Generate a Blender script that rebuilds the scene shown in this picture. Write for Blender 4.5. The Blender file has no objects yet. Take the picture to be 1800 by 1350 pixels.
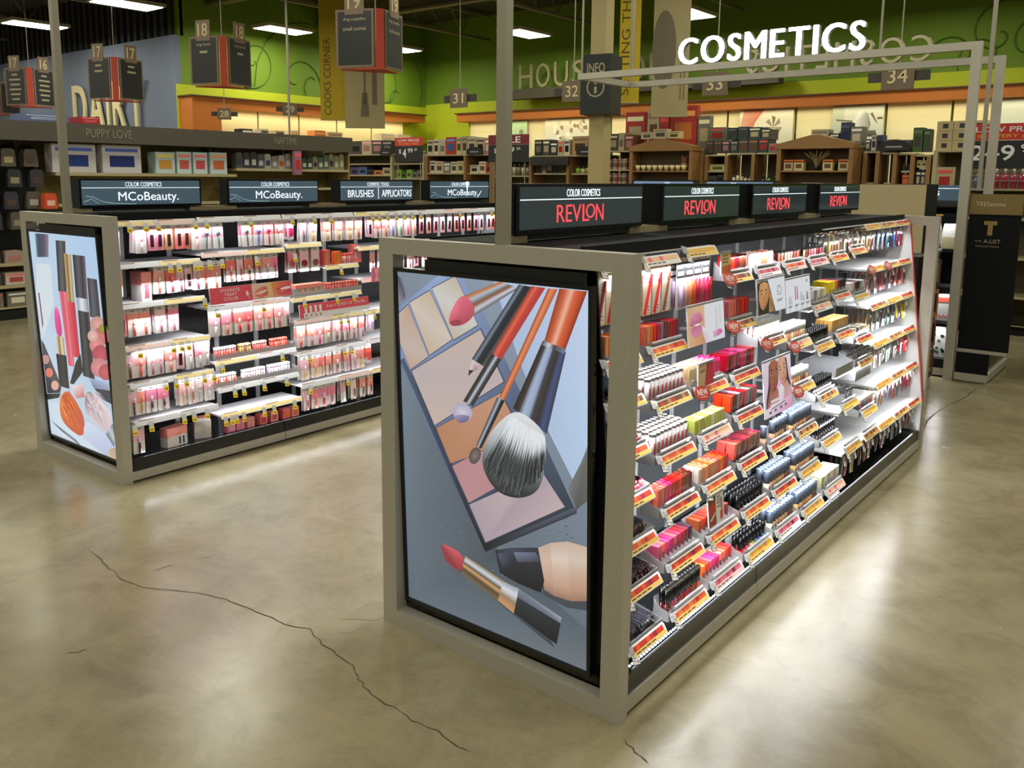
import bpy, bmesh, math, random
import numpy as np
from mathutils import Vector, Matrix, Euler
random.seed(11)
SC = bpy.context.scene
COL = SC.collection
R = math.radians
# ------------------------------------------------------------------ camera, world, exposure
cam_d = bpy.data.cameras.new('camera')
cam_d.sensor_fit = 'HORIZONTAL'
cam_d.sensor_width = 36.0
cam_d.lens = 36.0 * 1540.4179 / 1800
cam_d.shift_x = 32.178 / 1800
cam_d.shift_y = -115.554 / 1800
cam_d.clip_start = .05
cam_d.clip_end = 200
cam = bpy.data.objects.new('camera', cam_d)
COL.objects.link(cam)
_y, _p, _r = 0.6786, 0.1581, 0.0071
f = Vector((-math.sin(_y) * math.cos(_p), math.cos(_y) * math.cos(_p), -math.sin(_p)))
r0 = Vector((math.cos(_y), math.sin(_y), 0))
u0 = r0.cross(f)
r1 = r0 * math.cos(_r) + u0 * math.sin(_r)
u1 = -r0 * math.sin(_r) + u0 * math.cos(_r)
m3 = Matrix((r1, u1, -f)).transposed()
cam.matrix_world = Matrix.Translation((1.1711, -2.0404, 1.5668)) @ m3.to_4x4()
SC.camera = cam
w = bpy.data.worlds.new('store_ambience')
SC.world = w
w.use_nodes = True
w.node_tree.nodes['Background'].inputs[0].default_value = (.95, 1.0, .80, 1)
w.node_tree.nodes['Background'].inputs[1].default_value = .14
vs = SC.view_settings
SC.display_settings.display_device = 'sRGB'
vs.view_transform = 'Standard'
vs.look = 'None'
vs.gamma = 1
vs.exposure = 0.0
vs.use_curve_mapping = False
cy = SC.cycles
cy.max_bounces = 7
cy.diffuse_bounces = 3
cy.glossy_bounces = 3
cy.transmission_bounces = 4
cy.transparent_max_bounces = 14
cy.caustics_reflective = False
cy.caustics_refractive = False
cy.sample_clamp_indirect = 4
cy.use_denoising = True
CEIL_W = 60.0     # watts of one ceiling fixture
LED_W = 8.0      # watts of one gondola LED line (3.3 m)


def area(name, loc, sx, sy, power, col=(1, 1, 1), rot=(0, 0, 0), spread=None):
    d = bpy.data.lights.new(name, 'AREA')
    d.shape = 'RECTANGLE'
    d.size, d.size_y, d.energy, d.color = sx, sy, power, col
    if spread:
        d.spread = R(spread)
    o = bpy.data.objects.new(name, d)
    COL.objects.link(o)
    o.location, o.rotation_euler = loc, rot
    return o


# ------------------------------------------------------------------ colours and materials
def lin(c):
    c = c / 255.0
    return c / 12.92 if c <= .04045 else ((c + .055) / 1.055) ** 2.4


def rgb(*c):
    if len(c) == 1:
        c = c[0]
    return (lin(c[0]), lin(c[1]), lin(c[2]), 1)


MATS = {}


def mat(name, col=(200, 200, 200), rough=.5, metal=0.0, emit=None, es=0.0, obj=False, noise=0.0, nscale=20, bump=0.0, spec=.5, coat=0.0):
    if name in MATS:
        return MATS[name]
    m = bpy.data.materials.new(name)
    m.use_nodes = True
    nt = m.node_tree
    b = nt.nodes['Principled BSDF']
    b.inputs['Base Color'].default_value = rgb(col)
    b.inputs['Roughness'].default_value = rough
    b.inputs['Metallic'].default_value = metal
    b.inputs['Specular IOR Level'].default_value = spec
    b.inputs['Coat Weight'].default_value = coat
    src = None
    if obj:
        oi = nt.nodes.new('ShaderNodeObjectInfo')
        src = oi.outputs['Color']
        nt.links.new(src, b.inputs['Base Color'])
    if noise or bump:
        tc = nt.nodes.new('ShaderNodeTexCoord')
        n = nt.nodes.new('ShaderNodeTexNoise')
        n.inputs['Scale'].default_value = nscale
        n.inputs['Detail'].default_value = 4
        nt.links.new(tc.outputs['Object'], n.inputs['Vector'])
        if noise:
            mx = nt.nodes.new('ShaderNodeMix')
            mx.data_type = 'RGBA'
            mx.blend_type = 'MULTIPLY'
            mx.inputs[0].default_value = 1
            rp = nt.nodes.new('ShaderNodeMapRange')
            rp.inputs[3].default_value = 1 - noise
            rp.inputs[4].default_value = 1 + noise * .3
            nt.links.new(n.outputs['Fac'], rp.inputs[0])
            nt.links.new(rp.outputs[0], mx.inputs[7])
            if src:
                nt.links.new(src, mx.inputs[6])
            else:
                mx.inputs[6].default_value = rgb(col)
            nt.links.new(mx.outputs[2], b.inputs['Base Color'])
        if bump:
            bp = nt.nodes.new('ShaderNodeBump')
            bp.inputs['Strength'].default_value = bump
            nt.links.new(n.outputs['Fac'], bp.inputs['Height'])
            nt.links.new(bp.outputs[0], b.inputs['Normal'])
    if emit is not None:
        b.inputs['Emission Color'].default_value = rgb(emit)
        b.inputs['Emission Strength'].default_value = es
    MATS[name] = m
    return m


def acrylic(name, tint=(.97, .98, 1.0), clear=.80):
    m = bpy.data.materials.new(name)
    m.use_nodes = True
    nt = m.node_tree
    nt.nodes.clear()
    out = nt.nodes.new('ShaderNodeOutputMaterial')
    tr = nt.nodes.new('ShaderNodeBsdfTransparent')
    tr.inputs[0].default_value = (*tint, 1)
    df = nt.nodes.new('ShaderNodeBsdfDiffuse')
    df.inputs[0].default_value = (.88, .88, .9, 1)
    gl = nt.nodes.new('ShaderNodeBsdfGlossy')
    gl.inputs[1].default_value = .12
    fr = nt.nodes.new('ShaderNodeFresnel')
    fr.inputs[0].default_value = 1.45
    a = nt.nodes.new('ShaderNodeMixShader')
    a.inputs[0].default_value = clear
    nt.links.new(df.outputs[0], a.inputs[1])
    nt.links.new(tr.outputs[0], a.inputs[2])
    b = nt.nodes.new('ShaderNodeMixShader')
    nt.links.new(fr.outputs[0], b.inputs[0])
    nt.links.new(a.outputs[0], b.inputs[1])
    nt.links.new(gl.outputs[0], b.inputs[2])
    nt.links.new(b.outputs[0], out.inputs[0])
    MATS[name] = m
    return m


M_silver = mat('brushed_silver_paint', (186, 180, 166), .45, .35, noise=.10, nscale=60)
M_black = mat('black_laminate', (14, 16, 17), .35)
M_blackgloss = mat('black_gloss_plastic', (10, 11, 13), .18)
M_charcoal = mat('charcoal_panel', (76, 80, 84), .5, noise=.08, nscale=9)
M_white = mat('white_paint', (225, 225, 226), .45)
M_paper = mat('white_paper', (238, 236, 236), .6)
M_cream = mat('cream_label', (240, 222, 150), .5)
M_yellow = mat('yellow_tag_print', (238, 208, 0), .5)
M_ink = mat('dark_ink', (58, 56, 58), .6)
M_inkred = mat('red_ink', (200, 62, 60), .6)
M_grey = mat('grey_print', (150, 148, 150), .6)
M_kraft = mat('kraft_card', (188, 172, 140), .7)
M_lilac = mat('pale_shelf_paint', (206, 202, 206), .4)
M_chrome = mat('chrome', (215, 215, 220), .14, 1.0)
M_gold = mat('gold_metal', (205, 165, 90), .22, 1.0)
M_obj = mat('tinted_plastic', obj=True, rough=.35)
M_objgloss = mat('tinted_gloss', obj=True, rough=.12, coat=.4)
M_objpaper = mat('tinted_card', obj=True, rough=.6)
M_objcloth = mat('tinted_wrap', obj=True, rough=.55, noise=.35, nscale=26)
M_red = mat('signal_red', (206, 60, 46), .4)
M_wood = mat('oak_veneer', (150, 110, 62), .5, noise=.25, nscale=14)
M_clear = acrylic('clear_acrylic', (.98, .985, 1.0), .66)
M_flap = acrylic('frosted_flap', (.93, .92, .88), .45)
M_led = mat('led_diode', (255, 255, 255), .4, emit=(238, 244, 255), es=14)
M_letter_white = mat('lit_white_letter', (240, 240, 240), .4, emit=(232, 240, 255), es=3.2)
M_screenwhite = mat('screen_white_light', (240, 240, 240), .4, emit=(225, 240, 250), es=1.0)
M_screenred = mat('screen_red_light', (230, 60, 70), .4, emit=(252, 80, 86), es=1.0)


# ------------------------------------------------------------------ mesh building
class MB:
    def __init__(s):
        s.v, s.f, s.m = [], [], []

    def face(s, pts, m=0):
        n = len(s.v)
        s.v += [tuple(p) for p in pts]
        s.f.append(tuple(range(n, n + len(pts))))
        s.m.append(m)
        return s

    def box(s, x0, x1, y0, y1, z0, z1, m=0):
        n = len(s.v)
        s.v += [(x, y, z) for z in (z0, z1) for y in (y0, y1) for x in (x0, x1)]
        for q in ((0, 2, 3, 1), (4, 5, 7, 6), (0, 1, 5, 4), (2, 6, 7, 3), (0, 4, 6, 2), (1, 3, 7, 5)):
            s.f.append(tuple(n + i for i in q))
            s.m.append(m)
        return s

    def cyl(s, c, r, a0, a1, axis='z', n=10, m=0, r2=None, mcap=None):
        r2 = r if r2 is None else r2
        b = len(s.v)
        for a, rr in ((a0, r), (a1, r2)):
            for i in range(n):
                t = 2 * math.pi * i / n
                p, q = rr * math.cos(t), rr * math.sin(t)
                s.v.append({'z': (c[0] + p, c[1] + q, a), 'x': (a, c[0] + p, c[1] + q), 'y': (c[0] + q, a, c[1] + p)}[axis])
        for i in range(n):
            j = (i + 1) % n
            s.f.append((b + i, b + j, b + n + j, b + n + i))
            s.m.append(m)
        s.f.append(tuple(b + n - 1 - i for i in range(n)))
        s.m.append(m if mcap is None else mcap)
        s.f.append(tuple(b + n + i for i in range(n)))
        s.m.append(m if mcap is None else mcap)
        return s

    def prism(s, pts, a0, a1, axis='y', m=0, mcap=None):
        n, b = len(pts), len(s.v)
        for a in (a0, a1):
            for p, q in pts:
                s.v.append({'y': (p, a, q), 'x': (a, p, q), 'z': (p, q, a)}[axis])
        for i in range(n):
            j = (i + 1) % n
            s.f.append((b + i, b + j, b + n + j, b + n + i))
            s.m.append(m)
        s.f.append(tuple(b + n - 1 - i for i in range(n)))
        s.m.append(m if mcap is None else mcap)
        s.f.append(tuple(b + n + i for i in range(n)))
        s.m.append(m if mcap is None else mcap)
        return s

    def tube(s, pts, r, n=6, m=0):
        pts = [Vector(p) for p in pts]
        rings = []
        for i, p in enumerate(pts):
            d = (pts[min(i + 1, len(pts) - 1)] - pts[max(i - 1, 0)]).normalized()
            a = d.orthogonal().normalized() if abs(d.z) > .9 else d.cross(Vector((0, 0, 1))).normalized()
            b = d.cross(a)
            rings.append(len(s.v))
            for k in range(n):
                t = 2 * math.pi * k / n
                s.v.append(tuple(p + a * (r * math.cos(t)) + b * (r * math.sin(t))))
        for i in range(len(pts) - 1):
            for k in range(n):
                j = (k + 1) % n
                s.f.append((rings[i] + k, rings[i] + j, rings[i + 1] + j, rings[i + 1] + k))
                s.m.append(m)
        for rr in (rings[0], rings[-1]):
            s.f.append(tuple(rr + k for k in range(n)))
            s.m.append(m)
        return s

    def mesh(s, name, mats, smooth=False):
        me = bpy.data.meshes.new(name)
        me.from_pydata(s.v, [], s.f)
        for m in (mats if isinstance(mats, (list, tuple)) else [mats]):
            me.materials.append(m)
        me.polygons.foreach_set('material_index', s.m)
        bm = bmesh.new()
        bm.from_mesh(me)
        bmesh.ops.recalc_face_normals(bm, faces=bm.faces)
        if smooth:
            for fc in bm.faces:
                fc.smooth = len(fc.verts) == 4
        bm.to_mesh(me)
        bm.free()
        me.update()
        return me


def B(*args, m=0):
    return MB().box(*args, m=m)


def put(name, me, parent=None, loc=(0, 0, 0), rot=None, color=None, label=None, world=False):
    o = bpy.data.objects.new(name, me)
    COL.objects.link(o)
    o.location = loc
    if rot:
        o.rotation_euler = rot
    if parent is not None:
        o.parent = parent
        if world:
            o.matrix_parent_inverse = Matrix.Translation(-Vector(parent.location))
    if color is not None:
        o.color = rgb(color)
    if label:
        o['label'] = label
    return o


def part(name, mb, mats, root, color=None, label=None, smooth=False):
    """a part given in world coordinates under an unrotated root"""
    return put(name, mb.mesh(name, mats, smooth), root, world=True, color=color, label=label)


def tag(o, label, cat, group=None, kind=None):
    o['label'] = label
    o['category'] = cat
    if group:
        o['group'] = group
    if kind:
        o['kind'] = kind
    return o


def empty(name, loc=(0, 0, 0), rz=0.0):
    o = bpy.data.objects.new(name, None)
    o.empty_display_size = .05
    COL.objects.link(o)
    o.location = loc
    o.rotation_euler = (0, 0, rz)
    return o


def struct(name, mb, mats, parent=None, smooth=False):
    o = put(name, mb.mesh(name, mats, smooth), parent)
    o['kind'] = 'structure'
    return o


ORD = ('first second third fourth fifth sixth seventh eighth ninth tenth eleventh twelfth thirteenth fourteenth fifteenth sixteenth seventeenth eighteenth nineteenth twentieth '
       'twenty-first twenty-second twenty-third twenty-fourth twenty-fifth twenty-sixth twenty-seventh twenty-eighth twenty-ninth thirtieth').split()
ORD += ['thirty-' + q for q in ORD[:9]] + ['fortieth'] + ['forty-' + q for q in ORD[:9]] + ['fiftieth'] + ['fifty-' + q for q in ORD[:9]] + ['sixtieth']

_tc = {}


def text_mesh(s, bold=0.0, extrude=0.0, res=3):
    """the lettering s as a mesh in the y-z plane facing +x, bottom-left at the origin; returns (mesh data lists, width, height)"""
    key = (s, bold, extrude, res)
    if key in _tc:
        return _tc[key]
    c = bpy.data.curves.new('lettering', 'FONT')
    c.body = s
    c.size = 1
    c.offset = bold
    c.extrude = 0
    c.resolution_u = res
    o = bpy.data.objects.new('lettering', c)
    me = bpy.data.meshes.new_from_object(o)
    v = [tuple(p.co) for p in me.vertices]
    fs = [tuple(p.vertices) for p in me.polygons]
    bpy.data.objects.remove(o)
    bpy.data.curves.remove(c)
    bpy.data.meshes.remove(me)
    x0, x1 = min(p[0] for p in v), max(p[0] for p in v)
    y0, y1 = min(p[1] for p in v), max(p[1] for p in v)
    _tc[key] = ([(p[0] - x0, p[1] - y0) for p in v], fs, x1 - x0, y1 - y0)
    return _tc[key]


def text_mb(s, width, height, depth=.0, bold=0.0, mb=None, oy=0.0, oz=0.0, ox=0.0, m=0, center=True, mirror=False, res=3):
    """append lettering fitted in width x height at (ox, oy, oz) facing +x"""
    mb = mb or MB()
    v, fs, W, H = text_mesh(s, bold, 0, res)
    sx, sz = width / W, height / H
    oy = oy - width / 2 if center else oy
    oz = oz - height / 2 if center else oz
    n = len(mb.v)
    P = [((oy + p[0] * sx) if not mirror else (oy + width - p[0] * sx), oz + p[1] * sz) for p in v]
    mb.v += [(ox + depth, a, b) for a, b in P]
    for q in fs:
        mb.f.append(tuple(n + i for i in q))
        mb.m.append(m)
    if depth > 0:
        mb.v += [(ox, a, b) for a, b in P]
        k = len(P)
        cnt = {}
        for q in fs:
            for i in range(len(q)):
                e = (q[i], q[(i + 1) % len(q)])
                cnt[tuple(sorted(e))] = cnt.get(tuple(sorted(e)), 0) + 1
        for q in fs:
            for i in range(len(q)):
                a, b = q[i], q[(i + 1) % len(q)]
                if cnt[tuple(sorted((a, b)))] == 1:
                    mb.f.append((n + b, n + a, n + k + a, n + k + b))
                    mb.m.append(m)
    return mb


# ------------------------------------------------------------------ flat printed artwork (coloured polygons, one mesh)
def print_mat(name, es, rough=.18):
    m = bpy.data.materials.new(name)
    m.use_nodes = True
    nt = m.node_tree
    b = nt.nodes['Principled BSDF']
    a = nt.nodes.new('ShaderNodeAttribute')
    a.attribute_name = 'ink'
    if es > 0:
        b.inputs['Base Color'].default_value = (.02, .02, .02, 1)
        nt.links.new(a.outputs['Color'], b.inputs['Emission Color'])
        b.inputs['Emission Strength'].default_value = es
    else:
        nt.links.new(a.outputs['Color'], b.inputs['Base Color'])
    b.inputs['Roughness'].default_value = rough
    return m


M_backlit = print_mat('backlit_film', .92)
M_print = print_mat('printed_board', 0, .4)


class Art:
    """2-D picture: polygons with a colour per corner, stacked in thin layers, mapped by a function to the (y, z) plane"""

    def __init__(s, to):
        s.to, s.v, s.f, s.c, s.k = to, [], [], [], 0

    def poly(s, pts, cols, up=True):
        if up:
            s.k += 1
        n = len(s.v)
        if not isinstance(cols[0], (tuple, list)):
            cols = [cols] * len(pts)
        for p in pts:
            y, z = s.to(p[0], p[1])
            s.v.append((.00003 * s.k, y, z))
        s.f.append(tuple(range(n, n + len(pts))))
        s.c += [rgb(c) for c in cols]

    def blob(s, pts, cols, it=2):
        """a rounded polygon, shaded from its middle"""
        if not isinstance(cols[0], (tuple, list)):
            cols = [cols] * len(pts)
        P = [(*p, *c) for p, c in zip(pts, cols)]
        for _ in range(it):
            Q = []
            for a, b in zip(P, P[1:] + P[:1]):
                Q.append(tuple(u * .75 + v * .25 for u, v in zip(a, b)))
                Q.append(tuple(u * .25 + v * .75 for u, v in zip(a, b)))
            P = Q
        m = [sum(q[i] for q in P) / len(P) for i in range(5)]
        s.k += 1
        for a, b in zip(P, P[1:] + P[:1]):
            s.poly([m[:2], a[:2], b[:2]], [tuple(m[2:]), a[2:], b[2:]], False)

    def bar(s, a0, a1, b0, b1, stops):
        """a band whose two ends are a0-a1 and b0-b1; stops = [(t across, colour)]"""
        s.k += 1
        L = lambda p, q, t: (p[0] + (q[0] - p[0]) * t, p[1] + (q[1] - p[1]) * t)
        for (t0, c0), (t1, c1) in zip(stops, stops[1:]):
            s.poly([L(a0, a1, t0), L(a0, a1, t1), L(b0, b1, t1), L(b0, b1, t0)], [c0, c1, c1, c0], False)

    def disc(s, c, r, ry=None, col=(0, 0, 0), rim=None, rot=0, n=18):
        s.k += 1
        ry = ry or r
        P = []
        for i in range(n):
            t = 2 * math.pi * i / n
            x, y = r * math.cos(t), ry * math.sin(t)
            P.append((c[0] + x * math.cos(rot) - y * math.sin(rot), c[1] + x * math.sin(rot) + y * math.cos(rot)))
        for i in range(n):
            s.poly([c, P[i], P[(i + 1) % n]], [col, rim or col, rim or col], False)

    def mesh(s, name, material):
        me = bpy.data.meshes.new(name)
        me.from_pydata(s.v, [], s.f)
        at = me.color_attributes.new('ink', 'FLOAT_COLOR', 'POINT')
        at.data.foreach_set('color', [x for c in s.c for x in c])
        me.materials.append(material)
        bm = bmesh.new()
        bm.from_mesh(me)
        for fc in bm.faces:
            fc.normal_update()
            if fc.normal.x < 0:
                fc.normal_flip()
        bm.to_mesh(me)
        bm.free()
        return me


def homography(src, dst):
    A, b = [], []
    for (x, y), (X, Y) in zip(src, dst):
        A.append([x, y, 1, 0, 0, 0, -X * x, -X * y]); b.append(X)
        A.append([0, 0, 0, x, y, 1, -Y * x, -Y * y]); b.append(Y)
    h = np.linalg.solve(np.array(A, float), np.array(b, float))

    def to(x, y):
        d = h[6] * x + h[7] * y + 1
        return ((h[0] * x + h[1] * y + h[2]) / d, (h[3] * x + h[4] * y + h[5]) / d)
    return to
# ------------------------------------------------------------------ room shell
def floor_material():
    m = bpy.data.materials.new('polished_concrete')
    m.use_nodes = True
    nt = m.node_tree
    b = nt.nodes['Principled BSDF']
    tc = nt.nodes.new('ShaderNodeTexCoord')

    def noise(scale, detail=6, rough=.6, dist=0.0):
        n = nt.nodes.new('ShaderNodeTexNoise')
        n.inputs['Scale'].default_value = scale
        n.inputs['Detail'].default_value = detail
        n.inputs['Roughness'].default_value = rough
        n.inputs['Distortion'].default_value = dist
        nt.links.new(tc.outputs['Object'], n.inputs['Vector'])
        return n.outputs['Fac']

    def ramp(fac, stops):
        r = nt.nodes.new('ShaderNodeValToRGB')
        while len(r.color_ramp.elements) < len(stops):
            r.color_ramp.elements.new(.5)
        for e, (p, c) in zip(r.color_ramp.elements, stops):
            e.position, e.color = p, c
        nt.links.new(fac, r.inputs[0])
        return r.outputs[0]

    def mul(a, c, fac=1.0):
        x = nt.nodes.new('ShaderNodeMix')
        x.data_type = 'RGBA'
        x.blend_type = 'MULTIPLY'
        x.inputs[0].default_value = fac
        nt.links.new(a, x.inputs[6])
        nt.links.new(c, x.inputs[7])
        return x.outputs[2]
    big = ramp(noise(.9, 5, .6, .6), [(.30, rgb(118, 107, 78)), (.48, rgb(140, 129, 99)), (.7, rgb(158, 148, 118))])
    mid = ramp(noise(4.5, 8, .7, .8), [(.32, (.70, .70, .66, 1)), (.55, (1, 1, 1, 1)), (.75, (1.08, 1.06, 1.0, 1))])
    fine = ramp(noise(60, 4, .6), [(.3, (.90, .90, .88, 1)), (.6, (1, 1, 1, 1))])
    nt.links.new(mul(mul(big, mid, .8), fine, .7), b.inputs['Base Color'])
    rr = nt.nodes.new('ShaderNodeMapRange')
    rr.inputs[3].default_value = .13
    rr.inputs[4].default_value = .34
    nt.links.new(noise(2.2, 6, .6, .3), rr.inputs[0])
    nt.links.new(rr.outputs[0], b.inputs['Roughness'])
    bp = nt.nodes.new('ShaderNodeBump')
    bp.inputs['Strength'].default_value = .025
    bp.inputs['Distance'].default_value = .02
    nt.links.new(noise(7, 3, .5), bp.inputs['Height'])
    nt.links.new(bp.outputs[0], b.inputs['Normal'])
    b.inputs['Specular IOR Level'].default_value = .5
    return m


floor = struct('floor', B(-34, 9, -10, 24, -.1, 0), floor_material())
M_crack = mat('crack_dark', (62, 50, 34), .9)


def ribbon(pts, wid, z=.0012):
    mb = MB()
    pts = [Vector((*p, 0)) for p in pts]
    n = []
    for i, p in enumerate(pts):
        d = (pts[min(i + 1, len(pts) - 1)] - pts[max(i - 1, 0)]).normalized()
        k = wid * (.35 + .65 * random.random()) * (0 if i in (0, len(pts) - 1) else 1)
        s = Vector((-d.y, d.x, 0)) * max(k, .0004)
        n.append((p - s, p + s))
    for (a, b), (c, d) in zip(n, n[1:]):
        mb.face([(a.x, a.y, z), (c.x, c.y, z), (d.x, d.y, z), (b.x, b.y, z)])
    return mb


def wiggle(pts, k=3, amp=.012):
    out = []
    for (x0, y0), (x1, y1) in zip(pts, pts[1:]):
        for i in range(k):
            t = i / k
            out.append((x0 + (x1 - x0) * t + random.uniform(-amp, amp), y0 + (y1 - y0) * t + random.uniform(-amp, amp)))
    return out + [pts[-1]]


for pts, wd in (([(-2.36, -.38), (-2.26, -.39), (-2.16, -.41), (-2.06, -.42), (-1.98, -.43), (-1.87, -.42), (-1.78, -.37), (-1.66, -.30), (-1.54, -.27), (-1.45, -.26),
                  (-1.34, -.25), (-1.21, -.24), (-1.12, -.21), (-1.07, -.23), (-1.01, -.25), (-.92, -.26), (-.83, -.27), (-.79, -.30), (-.74, -.32), (-.67, -.35),
                  (-.56, -.35), (-.48, -.36), (-.39, -.35), (-.31, -.36), (-.26, -.36)], .0022),
                ([(-1.97, -.32), (-1.965, -.27), (-1.96, -.23)], .003), ([(-1.925, -.125), (-1.91, -.09)], .004), ([(-1.62, -.83), (-1.6, -.8), (-1.59, -.77)], .002),
                ([(.05, -.04), (.10, -.07), (.15, -.09)], .0025), ([(-.06, 5.41), (-.07, 5.09), (-.09, 4.83), (-.12, 4.62), (-.13, 4.24), (-.10, 3.96)], .006)):
    struct('floor_crack', ribbon(wiggle(pts, 3, .006), wd), M_crack, floor)
M_patch = mat('old_sealer', (142, 132, 100), .35, noise=.3, nscale=30)
for pts in ([(-1.10, -.10), (-1.11, .06), (-1.06, .11), (-1.0, .09), (-.985, -.02), (-1.04, -.05)], [(-1.07, -.12), (-1.03, -.07), (-.99, -.09), (-1.0, -.15), (-1.04, -.16)]):
    struct('floor_patch', MB().face([(x, y, .0009) for x, y in pts]), M_patch, floor)

# walls: the green far wall is 17.8 m away, the second green wall runs along the aisles
M_green = mat('moss_green_wall', (108, 138, 24), .7, noise=.06, nscale=3)
M_lime = mat('lime_wall_band', (186, 196, 28), .7, noise=.05, nscale=3)
M_bluew = mat('slate_blue_wall', (112, 122, 142), .7, noise=.06, nscale=3)
M_orange = mat('orange_valance', (196, 112, 34), .6, noise=.08, nscale=5)
M_brown = mat('brown_valance_cap', (86, 54, 24), .6)
M_pale = mat('cream_wall_panel', (238, 226, 176), .6)
ZL = 3.40
wb = struct('wall_back', MB().box(-17.7, 9, 17.8, 18.0, 0, 6.1, 0), M_green)
struct('wall_band', MB().box(-17.5, 9, 17.77, 17.80, 2.6, 3.74), M_lime, wb)
wl = struct('wall_left', MB().box(-17.7, -17.5, 9.60, 17.8, 0, 6.1), M_green)
struct('wall_band', MB().box(-17.5, -17.47, 9.45, 17.77, 2.6, 3.66), M_lime, wl)
wd = struct('wall_dairy', MB().box(-34, -17.5, 9.45, 9.6, 0, 4.75), M_bluew)
# orange valance and the lit cream panels below it, panel by panel
va = struct('trim_1', MB().box(-15.8, 6, 17.25, 17.77, ZL - .24, ZL - .03).box(-15.85, 6, 17.2, 17.77, ZL - .03, ZL, 1), [M_orange, M_brown], None)
vb = struct('trim_2', MB().box(-17.47, -16.95, 9.5, 17.15, ZL - .24, ZL - .03).box(-17.47, -16.9, 9.45, 17.2, ZL - .03, ZL, 1).box(-17.47, -16.95, 9.5, 10.25, 1.6, ZL - .24),
            [M_orange, M_brown], None)
x = -15.6
k = 0
while x < 3:
    wdt = (1.9, 1.25, 1.6)[k % 3]
    struct('wall_panel', B(x, x + wdt - .05, 17.62, 17.66, .9, ZL - .24), M_pale, va)
    x += wdt
    k += 1
y = 10.3
while y < 16.6:
    struct('wall_panel', B(-17.36, -17.32, y, y + 1.22, .9, ZL - .24), M_pale, vb)
    y += 1.27
M_warm = (1.0, .90, .62)
area('valance_light', (-6.4, 17.38, ZL - .26), 18.5, .12, 72, M_warm, (R(-8), 0, 0))
area('valance_light', (-17.1, 13.4, ZL - .26), .12, 6.6, 28, M_warm, (0, R(-8), 0))
# ceiling: dark ribbed deck, beams and open-web joists
M_deck = mat('dark_deck', (60, 60, 52), .8)
M_beam = mat('olive_grey_steel', (112, 106, 86), .6)
ce = struct('ceiling', B(-34, 9, -10, 18, 6.1, 6.2), M_deck)
for yy in (10.3, 13.6):
    struct('ceiling_beam', MB().box(-34, 9, yy, yy + .22, 5.5, 5.56).box(-34, 9, yy + .09, yy + .13, 5.56, 5.9).box(-34, 9, yy, yy + .22, 5.9, 5.96), M_beam, ce)
for xx in (-26, -22.3, -18.6, -14.9, -11.2, -7.5, -3.8):
    y0, y1 = (2.0, 9.4) if xx < -17.6 else (2.0, 17.6)
    mb = MB().box(xx - .05, xx + .05, y0, y1, 5.35, 5.41).box(xx - .05, xx + .05, y0, y1, 5.98, 6.04)
    yy = y0
    while yy < y1 - .6:
        mb.tube([(xx, yy, 5.4), (xx, yy + .4, 5.99), (xx, yy + .8, 5.4)], .018, 4)
        yy += .8
    struct('ceiling_joist', mb, M_beam, ce)
mb = MB()
xx = -34
while xx < -17.6:
    mb.box(xx, xx + .12, 9.5, 9.62, 4.75, 6.1)
    xx += .3
o = struct('ceiling_deck_edge', mb, mat('deck_flute', (46, 46, 42), .8), ce)
struct('ceiling_deck_back', B(-34, -17.5, 9.62, 9.7, 4.75, 6.1), M_deck, ce)

# recessed fixtures hung at 5 m
M_tube = mat('fluorescent_lens', (240, 240, 240), .5, emit=(250, 253, 246), es=9)
M_house = mat('fixture_housing', (170, 164, 140), .5)
h_me = MB().box(-.36, .36, -.66, .66, 0, .07).mesh('housing', M_house)
l_me = MB().box(-.31, .31, -.61, .61, -.012, 0).mesh('lens', M_tube)
r_me = MB().tube([(0, -.5, .07), (0, -.5, 1.05)], .006, 4).mesh('hanger', M_beam)
seen = {(-16.3, 15.4): 'small lit ceiling fixture just beside aisle sign nineteen', (-16.3, 11.6): 'lit ceiling fixture over the lime wall between signs eighteen and nineteen',
        (-16.3, 7.7): 'lit ceiling fixture nearest the top edge above aisle sign seventeen', (-20.4, 7.7): 'lit ceiling fixture over the blue wall behind the tall pole',
        (-12, 15.4): 'lit ceiling fixture over the green wall above the word household', (-7.7, 15.4): 'lit ceiling fixture just above the glowing cosmetics letters'}
for xx in (-24.6, -20.4, -16.3, -12, -7.7, -3.4, .9, 5.2):
    for yy in (15.4, 11.6, 7.7, 3.8, 0, -3.9, -7.8):
        if (xx < -17.5 and yy > 9) or (xx, yy) in ((-12, 11.6), (-7.7, 11.6)):
            continue
        area('ceiling_lamp', (xx, yy, 4.98), .6, 1.2, CEIL_W, (1.0, .97, .80))
        if (xx, yy) in seen:
            t = empty('ceiling_light', (xx, yy, 5.0))
            tag(t, seen[xx, yy], 'ceiling light', 'ceiling fixtures')
            put('housing', h_me, t); put('lens', l_me, t); put('hanger', r_me, t); put('hanger', r_me, t, (0, 1, 0))

# painted scrollwork on the green walls
M_scroll = mat('dark_green_scroll_paint', (72, 104, 20), .7)


def curl(a, b, r, turns, flip, n=26):
    """arc from a that winds into a spiral round b"""
    P = []
    a0 = math.atan2(a[1] - b[1], a[0] - b[0])
    ra = math.hypot(a[0] - b[0], a[1] - b[1])
    for i in range(n + 1):
        t = i / n
        rr = ra * (1 - t) ** 1.3 + .04 * t
        an = a0 + flip * turns * 2 * math.pi * t
        P.append((b[0] + rr * math.cos(an), b[1] + rr * math.sin(an)))
    return P


def scroll(name, curls, to, parent):
    mb = MB()
    for P in curls:
        mb.tube([to(*p) for p in P], .017, 4)
    o = struct(name, mb, M_scroll, parent)


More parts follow.
